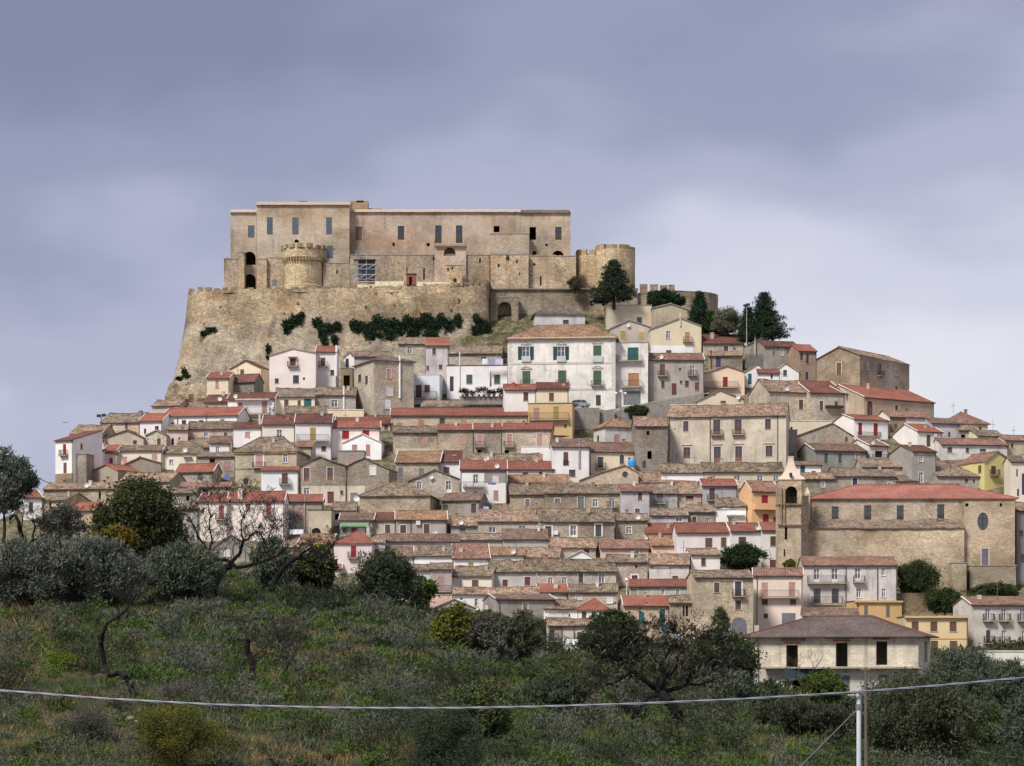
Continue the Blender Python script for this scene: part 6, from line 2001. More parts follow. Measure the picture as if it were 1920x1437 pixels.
T('grey feathery bush above the overhead cable at left', 352, 1318, 36, 110, (.10, .10, .075, 1), seed=33, bare=.02, name='bush', leaf=.09, dens=.6)
T('vivid green bush near the twisted burnt tree', 118, 1258, 30, 40, (.10, .14, .025, 1), seed=34, bare=.02, name='bush', mat='green_leaves', leaf=.10)
T('dark green bush on the bare slope right of centre', 1060, 1345, 70, 80, (.046, .058, .032, 1), seed=35, bare=.04, name='bush')
T('small olive shoot low in the centre', 1180, 1330, 60, 70, OLV2, seed=36, bare=.05, name='bush', Y=108)
# in and round the town
TG = 'trees in the town'
T('dark rounded tree between church wall and grey-white house', 1722, 1118, 62, 82, DRK, seed=40, bare=.02, mat='green_leaves', name='evergreen_tree', Y=371, leaf=.3, group=TG, trunk=.2)
T('dark bush above the yellow apartment house', 1772, 1150, 42, 80, DRK, seed=41, bare=.02, mat='green_leaves', name='bush', Y=360, leaf=.3, group=TG)
T('low spreading dark bush at the church foot on the right', 1862, 1124, 28, 90, DRK, seed=42, bare=.02, mat='green_leaves', name='bush', Y=374, leaf=.28, group=TG)
T('spreading dark tree among the white wine-red-roofed houses', 1389, 1074, 48, 74, (.022, .040, .020, 1), seed=43, bare=.12, mat='green_leaves', name='evergreen_tree', Y=388, leaf=.34, group=TG, trunk=.2)
T('small yellow-green bush at the bell tower foot', 1482, 1066, 14, 20, YEL, seed=44, bare=.02, mat='green_leaves', name='bush', Y=374, leaf=.25, group=TG)
T('dark bush on the bank of the sloping street', 1195, 786, 24, 46, DRK, seed=45, bare=.02, mat='green_leaves', name='bush', Y=459, leaf=.32, group=TG)
T('pale olive-grey tree left of the tall pine on the ridge', 1363, 634, 52, 48, (.12, .13, .08, 1), seed=46, bare=.15, name='olive_tree', Y=505, leaf=.4, group=TG, dens=.7, trunk=.2)
T('small grey-green shrub at the foot of the round tower', 1078, 549, 26, 22, (.07, .075, .045, 1), seed=48, bare=.05, name='bush', Y=518, leaf=.3, group=TG)
T('flat-topped dark tree before the outer wall', 1245, 582, 34, 60, (.020, .038, .020, 1), seed=49, bare=.05, mat='conifer_needles', name='pine_tree', Y=514, leaf=.4, group=TG, trunk=.25)
T('green shrubs at the right end of the outer wall', 1335, 640, 50, 40, (.030, .055, .022, 1), seed=52, bare=.02, mat='green_leaves', name='bush', Y=508, leaf=.36, group=TG)
T('green garden bush at the foot of the plain beige gable', 845, 1182, 36, 44, GRN, seed=53, bare=.05, mat='green_leaves', name='bush', Y=335, leaf=.22, group=TG)
T('green garden hedge before the long grey house', 910, 1182, 34, 90, GRN, seed=54, bare=.02, mat='green_leaves', name='bush', Y=332, leaf=.22, group=TG)
T('leafy garden tree left of the lowest stone house', 1008, 1196, 36, 44, (.075, .09, .045, 1), seed=55, bare=.05, name='bush', Y=322, leaf=.22, group=TG, dens=.8)
T('slim young tree before the stained stone house', 1350, 1205, 62, 30, (.06, .085, .05, 1), seed=56, bare=.1, name='bush', Y=330, leaf=.2, group=TG, mat='green_leaves')


def conifer(label, px, base, hpx, wpx, Y, seed, col):
    root = empty('pine_tree', at(px, base, Y))
    tag(root, label, 'tree', TG)
    mp = Y / F
    Hh, W = hpx * mp, wpx * mp
    rg = np.random.default_rng(seed)
    m = MB()
    m.tube((0, 0, -1), (0, 0, Hh * .95), W * .045, .04, n=8)
    cs, sp, cnt = [], [], []
    nl = int(Hh / .55)
    for k in range(nl):
        t = k / nl
        z = Hh * (.08 + .9 * t)
        R = W / 2 * (1 - t) ** .8 * (1 + rg.normal(0, .14)) + .15
        nb = max(3, int(9 * (1 - t) + 3))
        a0 = rg.uniform(0, 6.28)
        for j in range(nb):
            a = a0 + 6.28 * j / nb + rg.normal(0, .25)
            rr = R * rg.uniform(.62, 1.12)
            m.tube((0, 0, z), (rr * math.cos(a), rr * math.sin(a), z + rr * .12), .05, .02, n=4, caps=False)
            for f_ in (.4, .7, 1.0):
                cs.append((rr * f_ * math.cos(a), rr * f_ * math.sin(a), z + rr * .18 * f_ + rg.normal(0, .1)))
                sp.append((.34 * (.6 + f_ * .5), .34 * (.6 + f_ * .5), .2))
                cnt.append(int(22 + 22 * f_))
    put('trunk', m, 'bark', root, (.05, .04, .03, 1))
    link('crown', leaf_mesh('crown', cs, sp, cnt, .42, seed + 3, aspect=.3, up=.3), 'conifer_needles', root, col)


conifer('tall dark pine on the ridge right of the castle', 1433, 645, 98, 84, 499, 61, (.028, .050, .026, 1))
conifer('shorter dark pine touching the tall ridge pine on its left', 1402, 645, 70, 34, 500.5, 62, (.030, .052, .028, 1))
conifer('spreading dark pine before the right round tower', 1151, 572, 86, 80, 512, 63, (.034, .046, .032, 1))
conifer('dark conifer in front of the outer wall end', 1312, 625, 80, 46, 509, 64, (.026, .048, .026, 1))

BT = bare_tree
BT('dead branching shrub on the open slope right of centre', 862, 1338, 100, 90, seed=75, trunk=.06, levels=5, lean=(-.3, 0))
BT('dead tree in front of the unfinished house', 1515, 1318, 118, 90, Y=236, seed=76, trunk=.26, levels=5, lean=(-.15, 0), bark=(.05, .04, .033, 1), first=.5)
BT('burnt spindly sapling left of the half-bare tree', 1078, 1322, 70, 36, seed=77, trunk=.04, levels=4, spread=.5)
BT('bare grey sapling before the long pink house', 372, 1062, 100, 60, seed=78, trunk=.045, levels=5, bark=(.10, .085, .07, 1), Y=146, spread=.45)
BT('bare grey sapling rising from the big burnt tree', 452, 1075, 100, 70, seed=79, trunk=.045, levels=5, bark=(.11, .09, .075, 1), Y=142, spread=.45)
BT('fallen dead branches at the lower left edge', 18, 1330, 60, 110, seed=80, trunk=.05, levels=5, lean=(.7, 0))


def limb_tree(label, base, limbs, seed, twig=.7, levels=4, bark=(.012, .010, .009, 1), tb=2.2, Y=None, every=1, name='bare_tree', wob=.35, tr=.03):
    """tree from drawn limbs [(px, py, radius px), ...] with twigs grown along them"""
    px, py = base
    if Y is None:
        Y = find_Y(px, py, 64, float(np.interp(px, RIDGE_YX, RIDGE_YY)) + 2)
        z = ground_z(px, Y) - .05
    else:
        z = at(px, py, Y).z
    root = empty(name, Vector(((px - CX) / F * Y, Y, z)))
    tag(root, label, 'tree', 'burnt and bare trees')
    rg = random.Random(seed)
    mp = Y / F
    m = MB()
    tips = []
    for li, L_ in enumerate(limbs):
        ph = rg.uniform(0, 6)
        prev = None
        for k, (x, y, r_) in enumerate(L_):
            off = wob * math.sin(ph + k * 1.3) * (k > 0 or li == 0) * (0 if (li == 0 and k == 0) else 1)
            r_ *= .8 if li else .9
            q = at(x, y, Y + off) - root.location
            if prev is not None:
                mid = (prev[0] + q) / 2 + Vector((rg.gauss(0, 1), rg.gauss(0, 1), rg.gauss(0, 1))) * (prev[1] * .8)
                rm = (prev[1] + r_ * mp) / 2
                m.tube(prev[0], mid, prev[1], rm, n=7)
                m.tube(mid, q, rm, r_ * mp, n=7)
                if k % every == 0 and li > 0:
                    tips.append((q, (q - prev[0]).normalized()))
            prev = (q, r_ * mp)
        tips += [(prev[0], Vector((rg.gauss(0, .5), rg.gauss(0, .5), 1)).normalized()) for _ in range(3)]
    put('trunk', m, 'bark', root, bark)
    for k, (p, d) in enumerate(tips):
        t_ = MB()
        s_, _ = grow_tree(seed * 37 + k, twig * rg.uniform(.7, 1.4) * 2, tr, levels=levels, spread=.6, lean=(d.x + rg.gauss(0, .5), d.y + rg.gauss(0, .5)), up=.35, first=.4)
        for a_, b2, r0, r1 in s_:
            t_.tube(a_ + p + Vector((0, 0, .25)) - Vector((0, 0, .25)), b2 + p, max(r0, .010), max(r1, .009), n=3, caps=False)
        put('twig', t_, 'bark', root, (bark[0] * tb, bark[1] * tb, bark[2] * tb, 1))
    return root, Y, tips


limb_tree('big burnt tree with crooked black boughs on the left brow', (398, 1126),
          [[(398, 1128, 9), (402, 1100, 8.5), (410, 1080, 8), (424, 1064, 7), (434, 1056, 6)],
           [(434, 1056, 5), (410, 1050, 4.2), (392, 1036, 3.6), (382, 1020, 3), (370, 1004, 2.2), (364, 984, 1.4)],
           [(392, 1036, 3), (398, 1012, 2.2), (392, 985, 1.6), (396, 962, 1)],
           [(434, 1056, 5), (450, 1038, 4.2), (456, 1014, 3), (470, 1004, 2.6), (486, 998, 2.4), (494, 1012, 2), (500, 1030, 1.4)],
           [(434, 1057, 5), (462, 1062, 4.2), (486, 1056, 3.4), (512, 1046, 2.6), (530, 1030, 1.6)],
           [(456, 1014, 2.2), (452, 988, 1.5), (458, 964, .9)]], 71, twig=.95, levels=4)
limb_tree('burnt two-forked stump above the far left olives', (50, 1042),
          [[(50, 1044, 6), (47, 1026, 5.2), (40, 1004, 4.6), (36, 980, 3.8), (28, 966, 3), (18, 974, 2)], [(50, 1034, 4.5), (62, 1014, 3.6), (76, 1004, 2.8), (90, 1010, 1.8)], [(62, 1014, 3), (66, 990, 2), (62, 972, 1.2)]],
          72, twig=.5, Y=136)
limb_tree('long black bough reaching right over the dark thicket', (512, 1104),
          [[(512, 1106, 6), (520, 1082, 5.4), (534, 1062, 4.6), (552, 1048, 4.2), (566, 1045, 4)], [(566, 1045, 3.8), (584, 1052, 3), (596, 1062, 1.6)], [(552, 1048, 3.6), (570, 1036, 3), (582, 1028, 2)],
           [(584, 1052, 3), (604, 1042, 2.6), (616, 1030, 2), (622, 1020, 1.2)]], 73, twig=.55, Y=130)
limb_tree('fire-blackened stump with thin twigs on the open slope', (480, 1284),
          [[(480, 1286, 8.5), (473, 1258, 6.6), (468, 1228, 6), (464, 1198, 6)], [(470, 1236, 2), (490, 1222, 1.6), (508, 1206, 1.2), (524, 1192, .8)], [(469, 1232, 1.6), (452, 1250, 1.4), (446, 1276, 1)], [(490, 1222, 1.4), (514, 1228, 1), (536, 1246, .6)]],
          74, twig=.4, bark=(.020, .017, .015, 1))
HB, HBY, HBT = limb_tree('large half-bare tree with black leaning trunk in the centre right', (1284, 1368),
          [[(1284, 1370, 14), (1272, 1342, 12), (1256, 1318, 11.5), (1240, 1300, 11), (1226, 1290, 9.5)],
           [(1226, 1290, 7), (1204, 1272, 6), (1184, 1258, 4.8), (1160, 1240, 3.4), (1134, 1222, 2)], [(1184, 1258, 3.6), (1160, 1276, 2.6), (1134, 1284, 1.6)],
           [(1240, 1300, 8), (1246, 1272, 6), (1240, 1248, 4.6), (1252, 1226, 3.6), (1268, 1206, 2.2)], [(1240, 1248, 3.6), (1222, 1226, 2.8), (1214, 1196, 1.8)],
           [(1250, 1306, 7), (1272, 1290, 5), (1290, 1282, 4.4), (1296, 1262, 3.8), (1316, 1246, 2.6), (1340, 1232, 1.6)], [(1290, 1282, 3.4), (1320, 1282, 2.4), (1352, 1270, 1.4)],
           [(1246, 1272, 4), (1264, 1258, 3), (1270, 1232, 2), (1292, 1210, 1.2)], [(1236, 1302, 6), (1212, 1312, 4), (1196, 1336, 2.4), (1180, 1352, 1.2)]],
          16, twig=.5, levels=5, name='half_bare_tree', tb=2.4, tr=.022)
hc = [(p.x + d.x * .5, p.y + d.y * .5, p.z + .45) for p, d in HBT if p.z > 1.4]
link('crown', leaf_mesh('crown', hc, [(.55, .5, .42)] * len(hc), [24] * len(hc), .16, 216, aspect=.28, up=.3), 'olive_leaves', HB, (.070, .070, .052, 1))
# the twisted burnt trunk on the left
tw_ = [(246, 1302, .13), (243, 1284, .12), (237, 1272, .11), (222, 1262, .09), (206, 1268, .08), (197, 1248, .08), (191, 1222, .09), (189, 1204, .10), (194, 1186, .06), (200, 1170, .055), (220, 1158, .045), (236, 1146, .04), (256, 1112, .02)]
Yt = find_Y(246, 1302, 64, 150)
root = empty('bare_tree', Vector(((246 - CX) / F * Yt, Yt, ground_z(246, Yt) - .05)))
tag(root, 'twisted snake-like burnt trunk on the left slope', 'tree', 'burnt and bare trees')
m = MB()
for (x0, y0, r0), (x1, y1, r1) in zip(tw_[:-1], tw_[1:]):
    m.tube(at(x0, y0, Yt + .3 * math.sin(x0)) - root.location, at(x1, y1, Yt + .3 * math.sin(x1)) - root.location, r0, r1, n=7)
m.tube(at(189, 1206, Yt) - root.location, at(184, 1190, Yt) - root.location, .08, .03, n=6)
put('trunk', m, 'bark', root, (.013, .011, .010, 1))
for k, (x, y) in enumerate(((256, 1112), (236, 1146), (220, 1158))):
    s_, t_ = grow_tree(90 + k, 1.6, .03, levels=4, spread=.6, lean=(.4, 0))
    o_ = at(x, y, Yt) - root.location
    m = MB()
    for p, q, a, c_ in s_:
        m.tube(p + o_, q + o_, max(a, .008), max(c_, .008), n=4, caps=False)
    put('twigs', m, 'bark', root, (.02, .017, .015, 1))

# ------------------------------------------------------------------ ground cover on the near slope
def noise2(x, y, s):
    return (math.sin(x * .31 + s) + math.sin(y * .27 + 1.7 * s) + math.sin((x + y) * .17 + 2.3 * s) + math.sin(x * .73 - y * .51 + s * .7)) / 4


def slope_points(n, seed, x0=-160, x1=2080, ylo=60, pw=1.0, test=None):
    rg = np.random.default_rng(seed)
    out = []
    while len(out) < n:
        px = rg.uniform(x0, x1)
        ry = float(np.interp(px, RIDGE_YX, RIDGE_YY)) + 6
        hi = ry if px < 1300 else ry + 60
        Y = math.sqrt(rg.uniform(ylo ** 2, hi ** 2))
        X = (px - CX) / F * Y
        if test is None or test(X, Y, px, rg):
            out.append((X, Y, ground_z(px, Y)))
    return np.array(out)


def grass(name, label, pts, h, w, col, seed, per=5, mat='grass_blades', lean=.45):
    rg = np.random.default_rng(seed)
    B = np.repeat(pts, per, axis=0)
    n = len(B)
    B = B + np.stack([rg.normal(0, .13, n), rg.normal(0, .13, n), np.full(n, -.03)], 1)
    a = rg.uniform(0, 6.28, n)
    hh = h * rg.uniform(.45, 1.3, n)
    dx, dy = np.cos(a), np.sin(a)
    tip = B + np.stack([rg.normal(0, lean, n) * hh, rg.normal(0, lean, n) * hh, hh], 1)
    s_ = np.stack([dx, dy, np.zeros(n)], 1) * w
    v = np.stack([B - s_, B + s_, tip], 1).reshape(-1, 3)
    o = link(name, mesh_np(name, v, tris=np.arange(3 * n).reshape(n, 3)), mat, None, col)
    tag(o, label, 'grass', None, 'stuff')


grass('grass', 'short green grass over the near slope', slope_points(26000, 1, test=lambda X, Y, px, r: noise2(X, Y, 0) > -.32 or r.random() < .2), .22, .016, (.060, .096, .028, 1), 5, per=6)
grass('yellow_grass', 'yellow-green tufts scattered over the near slope', slope_points(9000, 2, test=lambda X, Y, px, r: noise2(X, Y, 2.2) > .05), .26, .014, (.115, .125, .038, 1), 6)
grass('dry_grass', 'dry straw-coloured grass on the near slope', slope_points(10000, 3, test=lambda X, Y, px, r: noise2(X, Y, 4.4) > .12 or r.random() < .06), .26, .011, (.23, .18, .10, 1), 7)
grass('tall_dry_grass', 'tall bleached grass at the left edge of the slope', slope_points(620, 4, x0=-120, x1=105, ylo=84, test=lambda X, Y, px, r: Y < 122 and px < 105 - abs(Y - 104) * 2.6 + r.normal(0, 18)), .62, .012, (.20, .165, .105, 1), 8, per=8, lean=.75)


def low_shrubs(name, label, n, seed, size, col, mat, leaf, test=None, dens=60):
    pts = slope_points(n, seed, test=test)
    rg = np.random.default_rng(seed)
    rr = size * rg.uniform(.45, 1.5, n)
    cs, sp, ct_, sz = [], [], [], []
    for (x, y, z), r_ in zip(pts, rr):
        lk = min(1.0, max(.45, y / 140))
        for q in range(3):
            cs.append((x + rg.normal(0, r_ * .4), y + rg.normal(0, r_ * .4), z + r_ * .42))
            sp.append((r_ * .40, r_ * .40, r_ * .26))
            ct_.append(int(dens * (r_ / size) ** 1.6 * .4 * lk ** -1.2) + 6)
            sz.append(leaf * lk)
    o = link(name, leaf_mesh(name, cs, sp, ct_, sz, seed + 3, aspect=.24, up=.9), mat, None, col)
    tag(o, label, 'shrubs', None, 'stuff')


low_shrubs('grey_scrub', 'low grey-green scrub dotted over the near slope', 1150, 11, .38, (.090, .102, .068, 1), 'olive_leaves', .22, dens=70)
low_shrubs('green_scrub', 'low fresh green plants dotted over the near slope', 1400, 12, .36, (.062, .102, .030, 1), 'green_leaves', .22, dens=70)
low_shrubs('dark_scrub', 'low dark brushwood on the near slope', 480, 13, .46, (.032, .042, .020, 1), 'olive_leaves', .22, dens=80)
low_shrubs('dark_bushes', 'knee-high dark bushes dotted over the near slope', 80, 16, .95, (.036, .046, .024, 1), 'olive_leaves', .2, dens=420)
low_shrubs('grey_bushes', 'knee-high grey-green bushes dotted over the near slope', 90, 17, .85, (.088, .098, .070, 1), 'olive_leaves', .2, dens=380)
low_shrubs('brown_scrub', 'low dead brown brush on the near slope', 260, 14, .34, (.105, .080, .055, 1), 'olive_leaves', .2)
low_shrubs('valley_scrub', 'dense scrub filling the hollow before the town', 420, 15, .9, (.048, .060, .028, 1), 'green_leaves', .22,
           test=lambda X, Y, px, r: px > 1050 and Y > 105, dens=120)

# thicket between the near brow and the lowest houses
rg = np.random.default_rng(21)
cs, sp, ct_ = [], [], []
for k in range(1350):
    px = rg.uniform(-500, 2700)
    Y = rg.uniform(215, 348 if 640 < px < 1960 else (392 if px < 640 else 430))
    if 1385 < px < 1770 and 236 < Y < 272:
        continue
    if HY - ground_z(px, Y) * F / Y > 1306 and px > 1500 and Y < 250:
        continue
    c_ = Vector(((px - CX) / F * Y, Y, ground_z(px, Y)))
    r_ = rg.uniform(.6, 1.5)
    for q in range(3):
        cs.append((c_.x + rg.normal(0, r_ * .5), c_.y + rg.normal(0, r_ * .5), c_.z + r_ * .55))
        sp.append((r_ * .45, r_ * .45, r_ * .35))
        ct_.append(int(46 * r_))
o = link('valley_thicket', leaf_mesh('valley_thicket', cs, sp, ct_, .30, 22, aspect=.5, up=.4), 'green_leaves', None, (.040, .055, .024, 1))
tag(o, 'scrubby thicket on the lower bank before the first houses', 'thicket', None, 'stuff')
# rough grass on the bank under the castle
rg = np.random.default_rng(31)
P_ = []
while len(P_) < 4200:
    px, Y = rg.uniform(915, 1200), rg.uniform(498, 519)
    P_.append(((px - CX) / F * Y, Y, ground_z(px, Y) - .2))
grass('bank_grass', 'green rough grass on the bank below the castle towers', np.array(P_), .4, .05, (.075, .085, .040, 1), 33, per=2)

# pale stones on the slope
rg = np.random.default_rng(41)
for k, (px, py) in enumerate([(678, 1150), (694, 1152), (700, 1158), (716, 1168), (722, 1172), (732, 1171), (756, 1168), (772, 1166), (788, 1170), (776, 1182), (782, 1180), (806, 1186), (640, 1190), (258, 1358), (244, 1352), (348, 1290), (610, 1345), (1020, 1300)]):
    Y = find_Y(px, py, 64, float(np.interp(px, RIDGE_YX, RIDGE_YY)))
    m = MB()
    r_ = rg.uniform(.06, .13)
    boulder(m, (0, 0, r_ * .35), r_, rg, (1.2, .9, .7), 5)
    o = put('rock', m, 'limestone', None, hexc('a3967f'))
    o.location = ((px - CX) / F * Y, Y, ground_z(px, Y) + .02)
    tag(o, 'small pale limestone rock lying on the grassy slope', 'rock', 'pale stones on the slope')

# ------------------------------------------------------------------ cable, poles and other small things
def cable_mesh(pts, r, strands, pitch=1.1, n=5):
    """twisted bundle along a polyline"""
    m = MB()
    L = 0
    for s_ in range(strands):
        prev, L = None, 0
        for i, p in enumerate(pts):
            if i:
                L += (pts[i] - pts[i - 1]).length
            a = 6.283 * (L / pitch + s_ / strands)
            q = p + Vector((0, math.cos(a), math.sin(a))) * (r * .55)
            if prev is not None:
                m.tube(prev, q, r * .62, n=n, caps=False)
            prev = q
    return m


def sag_line(a, b_, sag, n):
    return [a.lerp(b_, k / n) + Vector((0, 0, -4 * sag * (k / n) * (1 - k / n))) for k in range(n + 1)]


YC = 38.0
pole_top = at(1612, 1297, YC)
lft = sag_line(at(-900, 1222, YC + 9), pole_top + Vector((0, -.06, .03)), .0, 1)
pts = []
for k in range(301):
    px = -600 + (1612 + 600) * k / 300
    py = np.interp(px, [-600, -300, 0, 200, 400, 600, 700, 850, 1000, 1200, 1400, 1612], [1222, 1262, 1295.5, 1311, 1322, 1327.5, 1328.5, 1328.5, 1326, 1320, 1311, 1298])
    pts.append(at(px, py, YC))
for k in range(1, 111):
    px = 1612 + 800 * k / 110
    py = np.interp(px, [1612, 1750, 1920, 2412], [1298, 1287, 1271.5, 1218])
    pts.append(at(px, py, YC))
cb = empty('overhead_cable', pole_top)
tag(cb, 'twisted silver overhead cable crossing the whole foreground', 'cable')
m = cable_mesh([p - pole_top for p in pts], .020, 3, 1.2)
put('cable', m, 'galvanised', cb, hexc('8e9096'))
pole = empty('utility_pole', Vector((pole_top.x, YC + .1, ground_z(1612, YC) - .3)))
tag(pole, 'slim white metal pole carrying the overhead cable', 'pole')
hp = pole_top.z - pole.location.z
m = MB()
m.tube((0, 0, 0), (0, 0, hp - .03), .040, .036, n=14)
put('shaft', m, 'painted_metal', pole, hexc('cfd3d6'))
m = MB()
m.tube((0, 0, hp - .28), (0, 0, hp - .20), .055, n=14)
put('band', m, 'galvanised', pole, hexc('8d9198'))
m = MB()
m.tube((0, -.02, hp - .03), (0, -.09, hp + .0), .02, n=6)
put('clamp', m, 'galvanised', pole, hexc('70747a'))
gy = empty('guy_wire', at(1478, 1460, 33))
tag(gy, 'thin slanting stay wire left of the white pole', 'wire')
m = MB()
m.tube(Vector((0, 0, 0)), Vector((pole_top.x, YC, pole_top.z - .24)) - gy.location, .008, n=5)
put('wire', m, 'galvanised', gy, hexc('8d877c'))
m = MB()
m.tube(Vector((-.01, 0, -.25)), Vector((.02, .01, .06)), .02, n=6)
put('anchor', m, 'galvanised', gy, hexc('6d6a64'))
bp = empty('wooden_pole', at(1624, 1450, 62))
tag(bp, 'thin brown wooden pole just behind the white pole', 'pole')
m = MB()
m.tube((0, 0, -.5), at(1623, 1252, 62) - bp.location, .045, .035, n=8)
put('shaft', m, 'painted_wood', bp, hexc('6d6355'))
m = MB()
t_ = at(1623, 1256, 62) - bp.location
m.box(t_.x - .12, t_.x + .12, t_.y - .03, t_.y + .03, t_.z - .02, t_.z + .03)
put('crossarm', m, 'painted_wood', bp, hexc('6d6355'))


def thin_wire(label, a, b_, sag, r, color):
    o = empty('overhead_wire', a)
    tag(o, label, 'wire')
    m = MB()
    L_ = sag_line(a, b_, sag, 24)
    for p, q in zip(L_[:-1], L_[1:]):
        m.tube(p - a, q - a, r, n=4, caps=False)
    put('wire', m, 'galvanised', o, hexc(color))
    m = MB()
    m.box(-.05, .05, -.05, .05, -.05, .05)
    put('end_clamp', m, 'galvanised', o, hexc(color))


thin_wire('thin dark wire from the left olive to the white end house', at(38, 878, 150), at(106, 912, 430), .1, .05, '5a5c66')
thin_wire('pale thin wire slanting behind the brow bushes', at(806, 1146, 150), at(1190, 1262, 130), .2, .018, 'b9b9b6')
thin_wire('thin dark wire over the right olives', at(1680, 1290, 120), at(1990, 1372, 120), .15, .014, '8b8d90')
thin_wire('thin pale wire low at the right edge', at(1800, 1402, 90), at(1990, 1432, 90), .05, .012, 'a9abae')


def lamp_post(label, px, base, top, Y, heads, color='4a4a4c', globe=None):
    root = empty('street_lamp', at(px, base, Y))
    tag(root, label, 'street lamp', 'lamps of the town')
    h = (base - top) * Y / F
    m = MB()
    m.tube((0, 0, 0), (0, 0, h), .08, .05, n=8)
    put('post', m, 'painted_metal', root, hexc(color))
    for dx, dz in heads:
        m = MB()
        m.tube((0, 0, h - .25), (dx, 0, h + dz - .1), .04, n=5)
        put('arm', m, 'painted_metal', root, hexc(color))
        m = MB()
        if globe:
            boulder(m, (dx, 0, h + dz), .28, np.random.default_rng(1) if False else type('R', (), {'normal': staticmethod(lambda a, b_: 0)}), n=6)
            put('globe', m, 'plastic', root, hexc(globe))
        else:
            m.box(dx - .38, dx + .38, -.2, .2, h + dz - .25, h + dz + .25)
            put('floodlight', m, 'painted_metal', root, hexc('2c2c30'))


lamp_post('twin floodlight mast on the left skyline', 190, 800, 783, 444, ((-.45, .3), (.45, .4)))
lamp_post('tall floodlight mast beside the ridge pines', 1400, 655, 576, 496, ((-.3, .3), (.3, .5)), 'b5bab8')
lamp_post('three-globed street lamp before the palazzo garage', 1164, 772, 738, 462, ((-.9, 0), (0, .35), (.9, 0)), '5f5a55', 'e4e2dc')
lamp_post('white street lamp above the rust-red roof', 1175, 1122, 1090, 362, ((0, .2),), 'dcdcda', 'f0efeb')


def cloth(label, px, py, w, h, Y, color, seed, rail=True):
    root = empty('laundry', at(px, py, Y))
    tag(root, label, 'laundry', 'washing hung out in the town')
    mp = Y / F
    W, Hh = w * mp, h * mp
    rs = random.Random(seed)
    n = 8
    m = MB()
    rows = []
    for i in range(n + 1):
        u = -W / 2 + W * i / n
        d0 = .06 * math.sin(i * 1.9 + seed)
        rows.append([(u, d0 * (1 - k / 3) * .3 + d0 * k / 3, -Hh * k / 3 * (1 + .06 * rs.uniform(-1, 1))) for k in range(4)])
    for i in range(n):
        for k in range(3):
            m.poly((rows[i][k], rows[i][k + 1], rows[i + 1][k + 1], rows[i + 1][k]))
            m.poly([(p[0], p[1] + .01, p[2]) for p in (rows[i][k], rows[i + 1][k], rows[i + 1][k + 1], rows[i][k + 1])])
    put('sheet', m, 'cloth', root, hexc(color))
    m = MB()
    m.tube((-W / 2 - .4, .01, .01), (W / 2 + .4, .01, .01), .012, n=4)
    put('line', m, 'painted_metal', root, hexc('88888a'))


cloth('white sheet on the red terrace beside the palazzo', 909, 673, 10, 10, 475.5, 'e6e8f0', 1)
cloth('blue-grey sheet in the middle of the red terrace line', 921, 674, 11, 10, 475.5, '9aa0c4', 2)
cloth('pink-edged sheet at the right of the red terrace line', 936, 673, 14, 11, 475.5, 'c8c6dc', 3)
cloth('lilac cloth on the grey gable of the low dark house', 911, 950, 11, 12, 418, 'b9b3dd', 4)
cloth('white washing at the left of the lowest house line', 1065, 1198, 8, 9, 308, 'e6e6ec', 5)
cloth('white shirt in the middle of the lowest house line', 1078, 1199, 10, 11, 308, 'f0f0f4', 6)
cloth('pale blue washing at the right of the lowest house line', 1093, 1198, 9, 10, 308, 'cdd0ea', 7)
cloth('green cloth on the white balcony front', 874, 904, 10, 11, 425, '3f8f78', 8)
cloth('blue shirts hung below the stone house with pink shutter', 426, 888, 10, 12, 430.5, '6f7fb4', 9)
cloth('row of white washing by the arched gateway', 556, 993, 26, 9, 405, 'e9e9ee', 10)

# potted plants on the terrace, closed umbrella, tanks, dishes
for k, (px, h_) in enumerate(((868, 17), (876, 12), (886, 11), (898, 18), (907, 20), (917, 12), (926, 13), (937, 17), (943, 12))):
    root = empty('potted_plant', at(px, 744, 468.6))
    tag(root, ('leftmost', 'second', 'third', 'fourth', 'fifth', 'sixth', 'seventh', 'eighth', 'rightmost')[k] + ' dark potted plant from the left on the terrace wall', 'plant', 'potted plants on the terrace')
    m = MB()
    m.lathe([(.02, .0), (.2, 0), (.28, .42), (.24, .42), (.22, .36), (.02, .36)], 12)
    put('pot', m, 'limestone', root, hexc('7a5240'))
    hh = h_ * 468 / F
    put('stem', wood_mesh([(Vector((0, 0, .3)), Vector((0, 0, hh * .6)), .03, .02)]), 'bark', root, (.04, .03, .02, 1))
    link('leaves', leaf_mesh('leaves', [(0, 0, hh * .7), (.3, 0, hh * .6), (-.3, .1, hh * .62)], [(.32, .3, .25)] * 3, [60, 40, 40], .38, 300 + k, aspect=.35, up=.2), 'green_leaves', root, (.016, .030, .016, 1))
root = empty('parasol', at(920, 735, 470))
tag(root, 'closed grey parasol on the white terrace', 'parasol')
m = MB()
m.tube((0, 0, 0), (0, 0, 4.2), .03, n=6)
put('pole', m, 'painted_metal', root, hexc('8a8680'))
m = MB()
m.lathe([(.03, 1.0), (.2, 1.15), (.17, 2.3), (.08, 3.6), (.02, 4.2)], 10)
put('canopy', m, 'cloth', root, hexc('6c6a6a'))
root = empty('water_tank', at(1185, 876, 437))
tag(root, 'bright blue round water tank beside the chapel gable', 'water tank')
m = MB()
m.lathe([(.05, 0), (.62, .0), (.72, .25), (.72, 1.1), (.55, 1.4), (.15, 1.52), (.15, 1.62), (.02, 1.62)], 20)
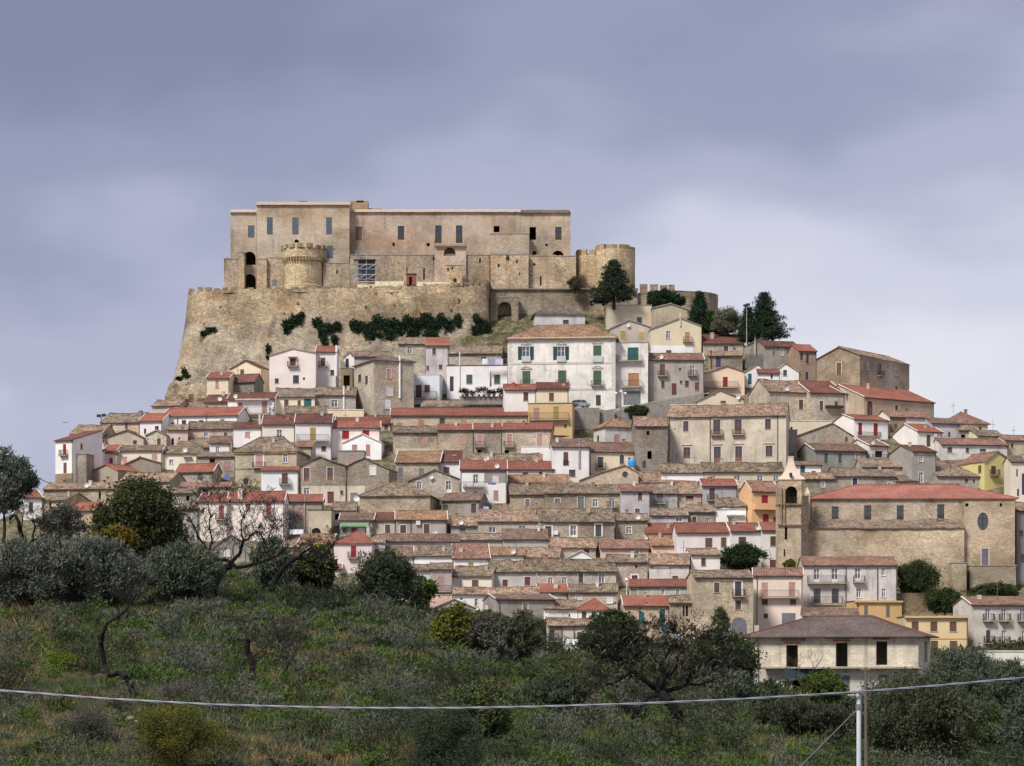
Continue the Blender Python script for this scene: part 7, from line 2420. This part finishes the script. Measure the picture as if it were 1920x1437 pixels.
put('tank', m, 'plastic', root, hexc('3f9fe0'))
m = MB()
m.lathe([(.735, .5), (.75, .52), (.75, .6), (.735, .62)], 20)
put('hoop', m, 'plastic', root, hexc('2f80bd'))
root = empty('water_tank', at(922, 912, 424.5))
tag(root, 'small blue tank lying on the white balcony house', 'water tank')
m = MB()
m.tube((-.7, 0, .4), (.7, 0, .4), .42, n=16)
put('tank', m, 'plastic', root, hexc('4a74c8'))
m = MB()
m.box(-.6, .6, -.3, .3, -.1, .05)
put('stand', m, 'painted_metal', root, hexc('555555'))
for k, (px, py, Y, lab) in enumerate(((668, 935, 414, 'white dish on the roof left of the broad stone house'), (815, 1000, 404, 'white dish by the white-framed door of the salmon-roofed house'),
                                      (1272, 1190, 350, 'large white dish before the old stone houses'), (1552, 1046, 374, 'white dish on the grey-white three-storey house roof'),
                                      (912, 860, 431, 'white dish on the mossy roof of the pink-shuttered row'))):
    root = empty('satellite_dish', at(px, py, Y))
    tag(root, lab, 'satellite dish', 'satellite dishes')
    rr = .5 if k != 2 else .8
    m = MB()
    for a_, b2 in (((0, 0), (.5, .04)), ((.5, .04), (1, .18))):
        for j in range(16):
            A_, B_ = 6.283 * j / 16, 6.283 * (j + 1) / 16
            pt = lambda q, an: (q[0] * rr * math.cos(an), -q[1] * rr * 1.5, q[0] * rr * math.sin(an))
            m.poly((pt(a_, A_), pt(b2, A_), pt(b2, B_), pt(a_, B_)))
    put('reflector', m, 'painted_metal', root, hexc('e6e6e6'))
    m = MB()
    m.tube((0, .05, 0), (0, .1, -.9), .03, n=5)
    put('mount', m, 'painted_metal', root, hexc('8a8a8a'))
m = MB()
root = empty('bird', at(122, 793, 300))
tag(root, 'tiny dark bird flying in the left sky', 'bird')
for s_ in (-1, 1):
    m.poly(((0, -.1, 0), (s_ * .22, -.05, .12), (s_ * .45, .08, .06), (s_ * .2, .12, .06), (0, .1, 0)))
m.tube((0, -.22, 0), (0, .2, 0), .05, .03, n=6)
put('body', m, 'cloth', root, hexc('3a3a40'))
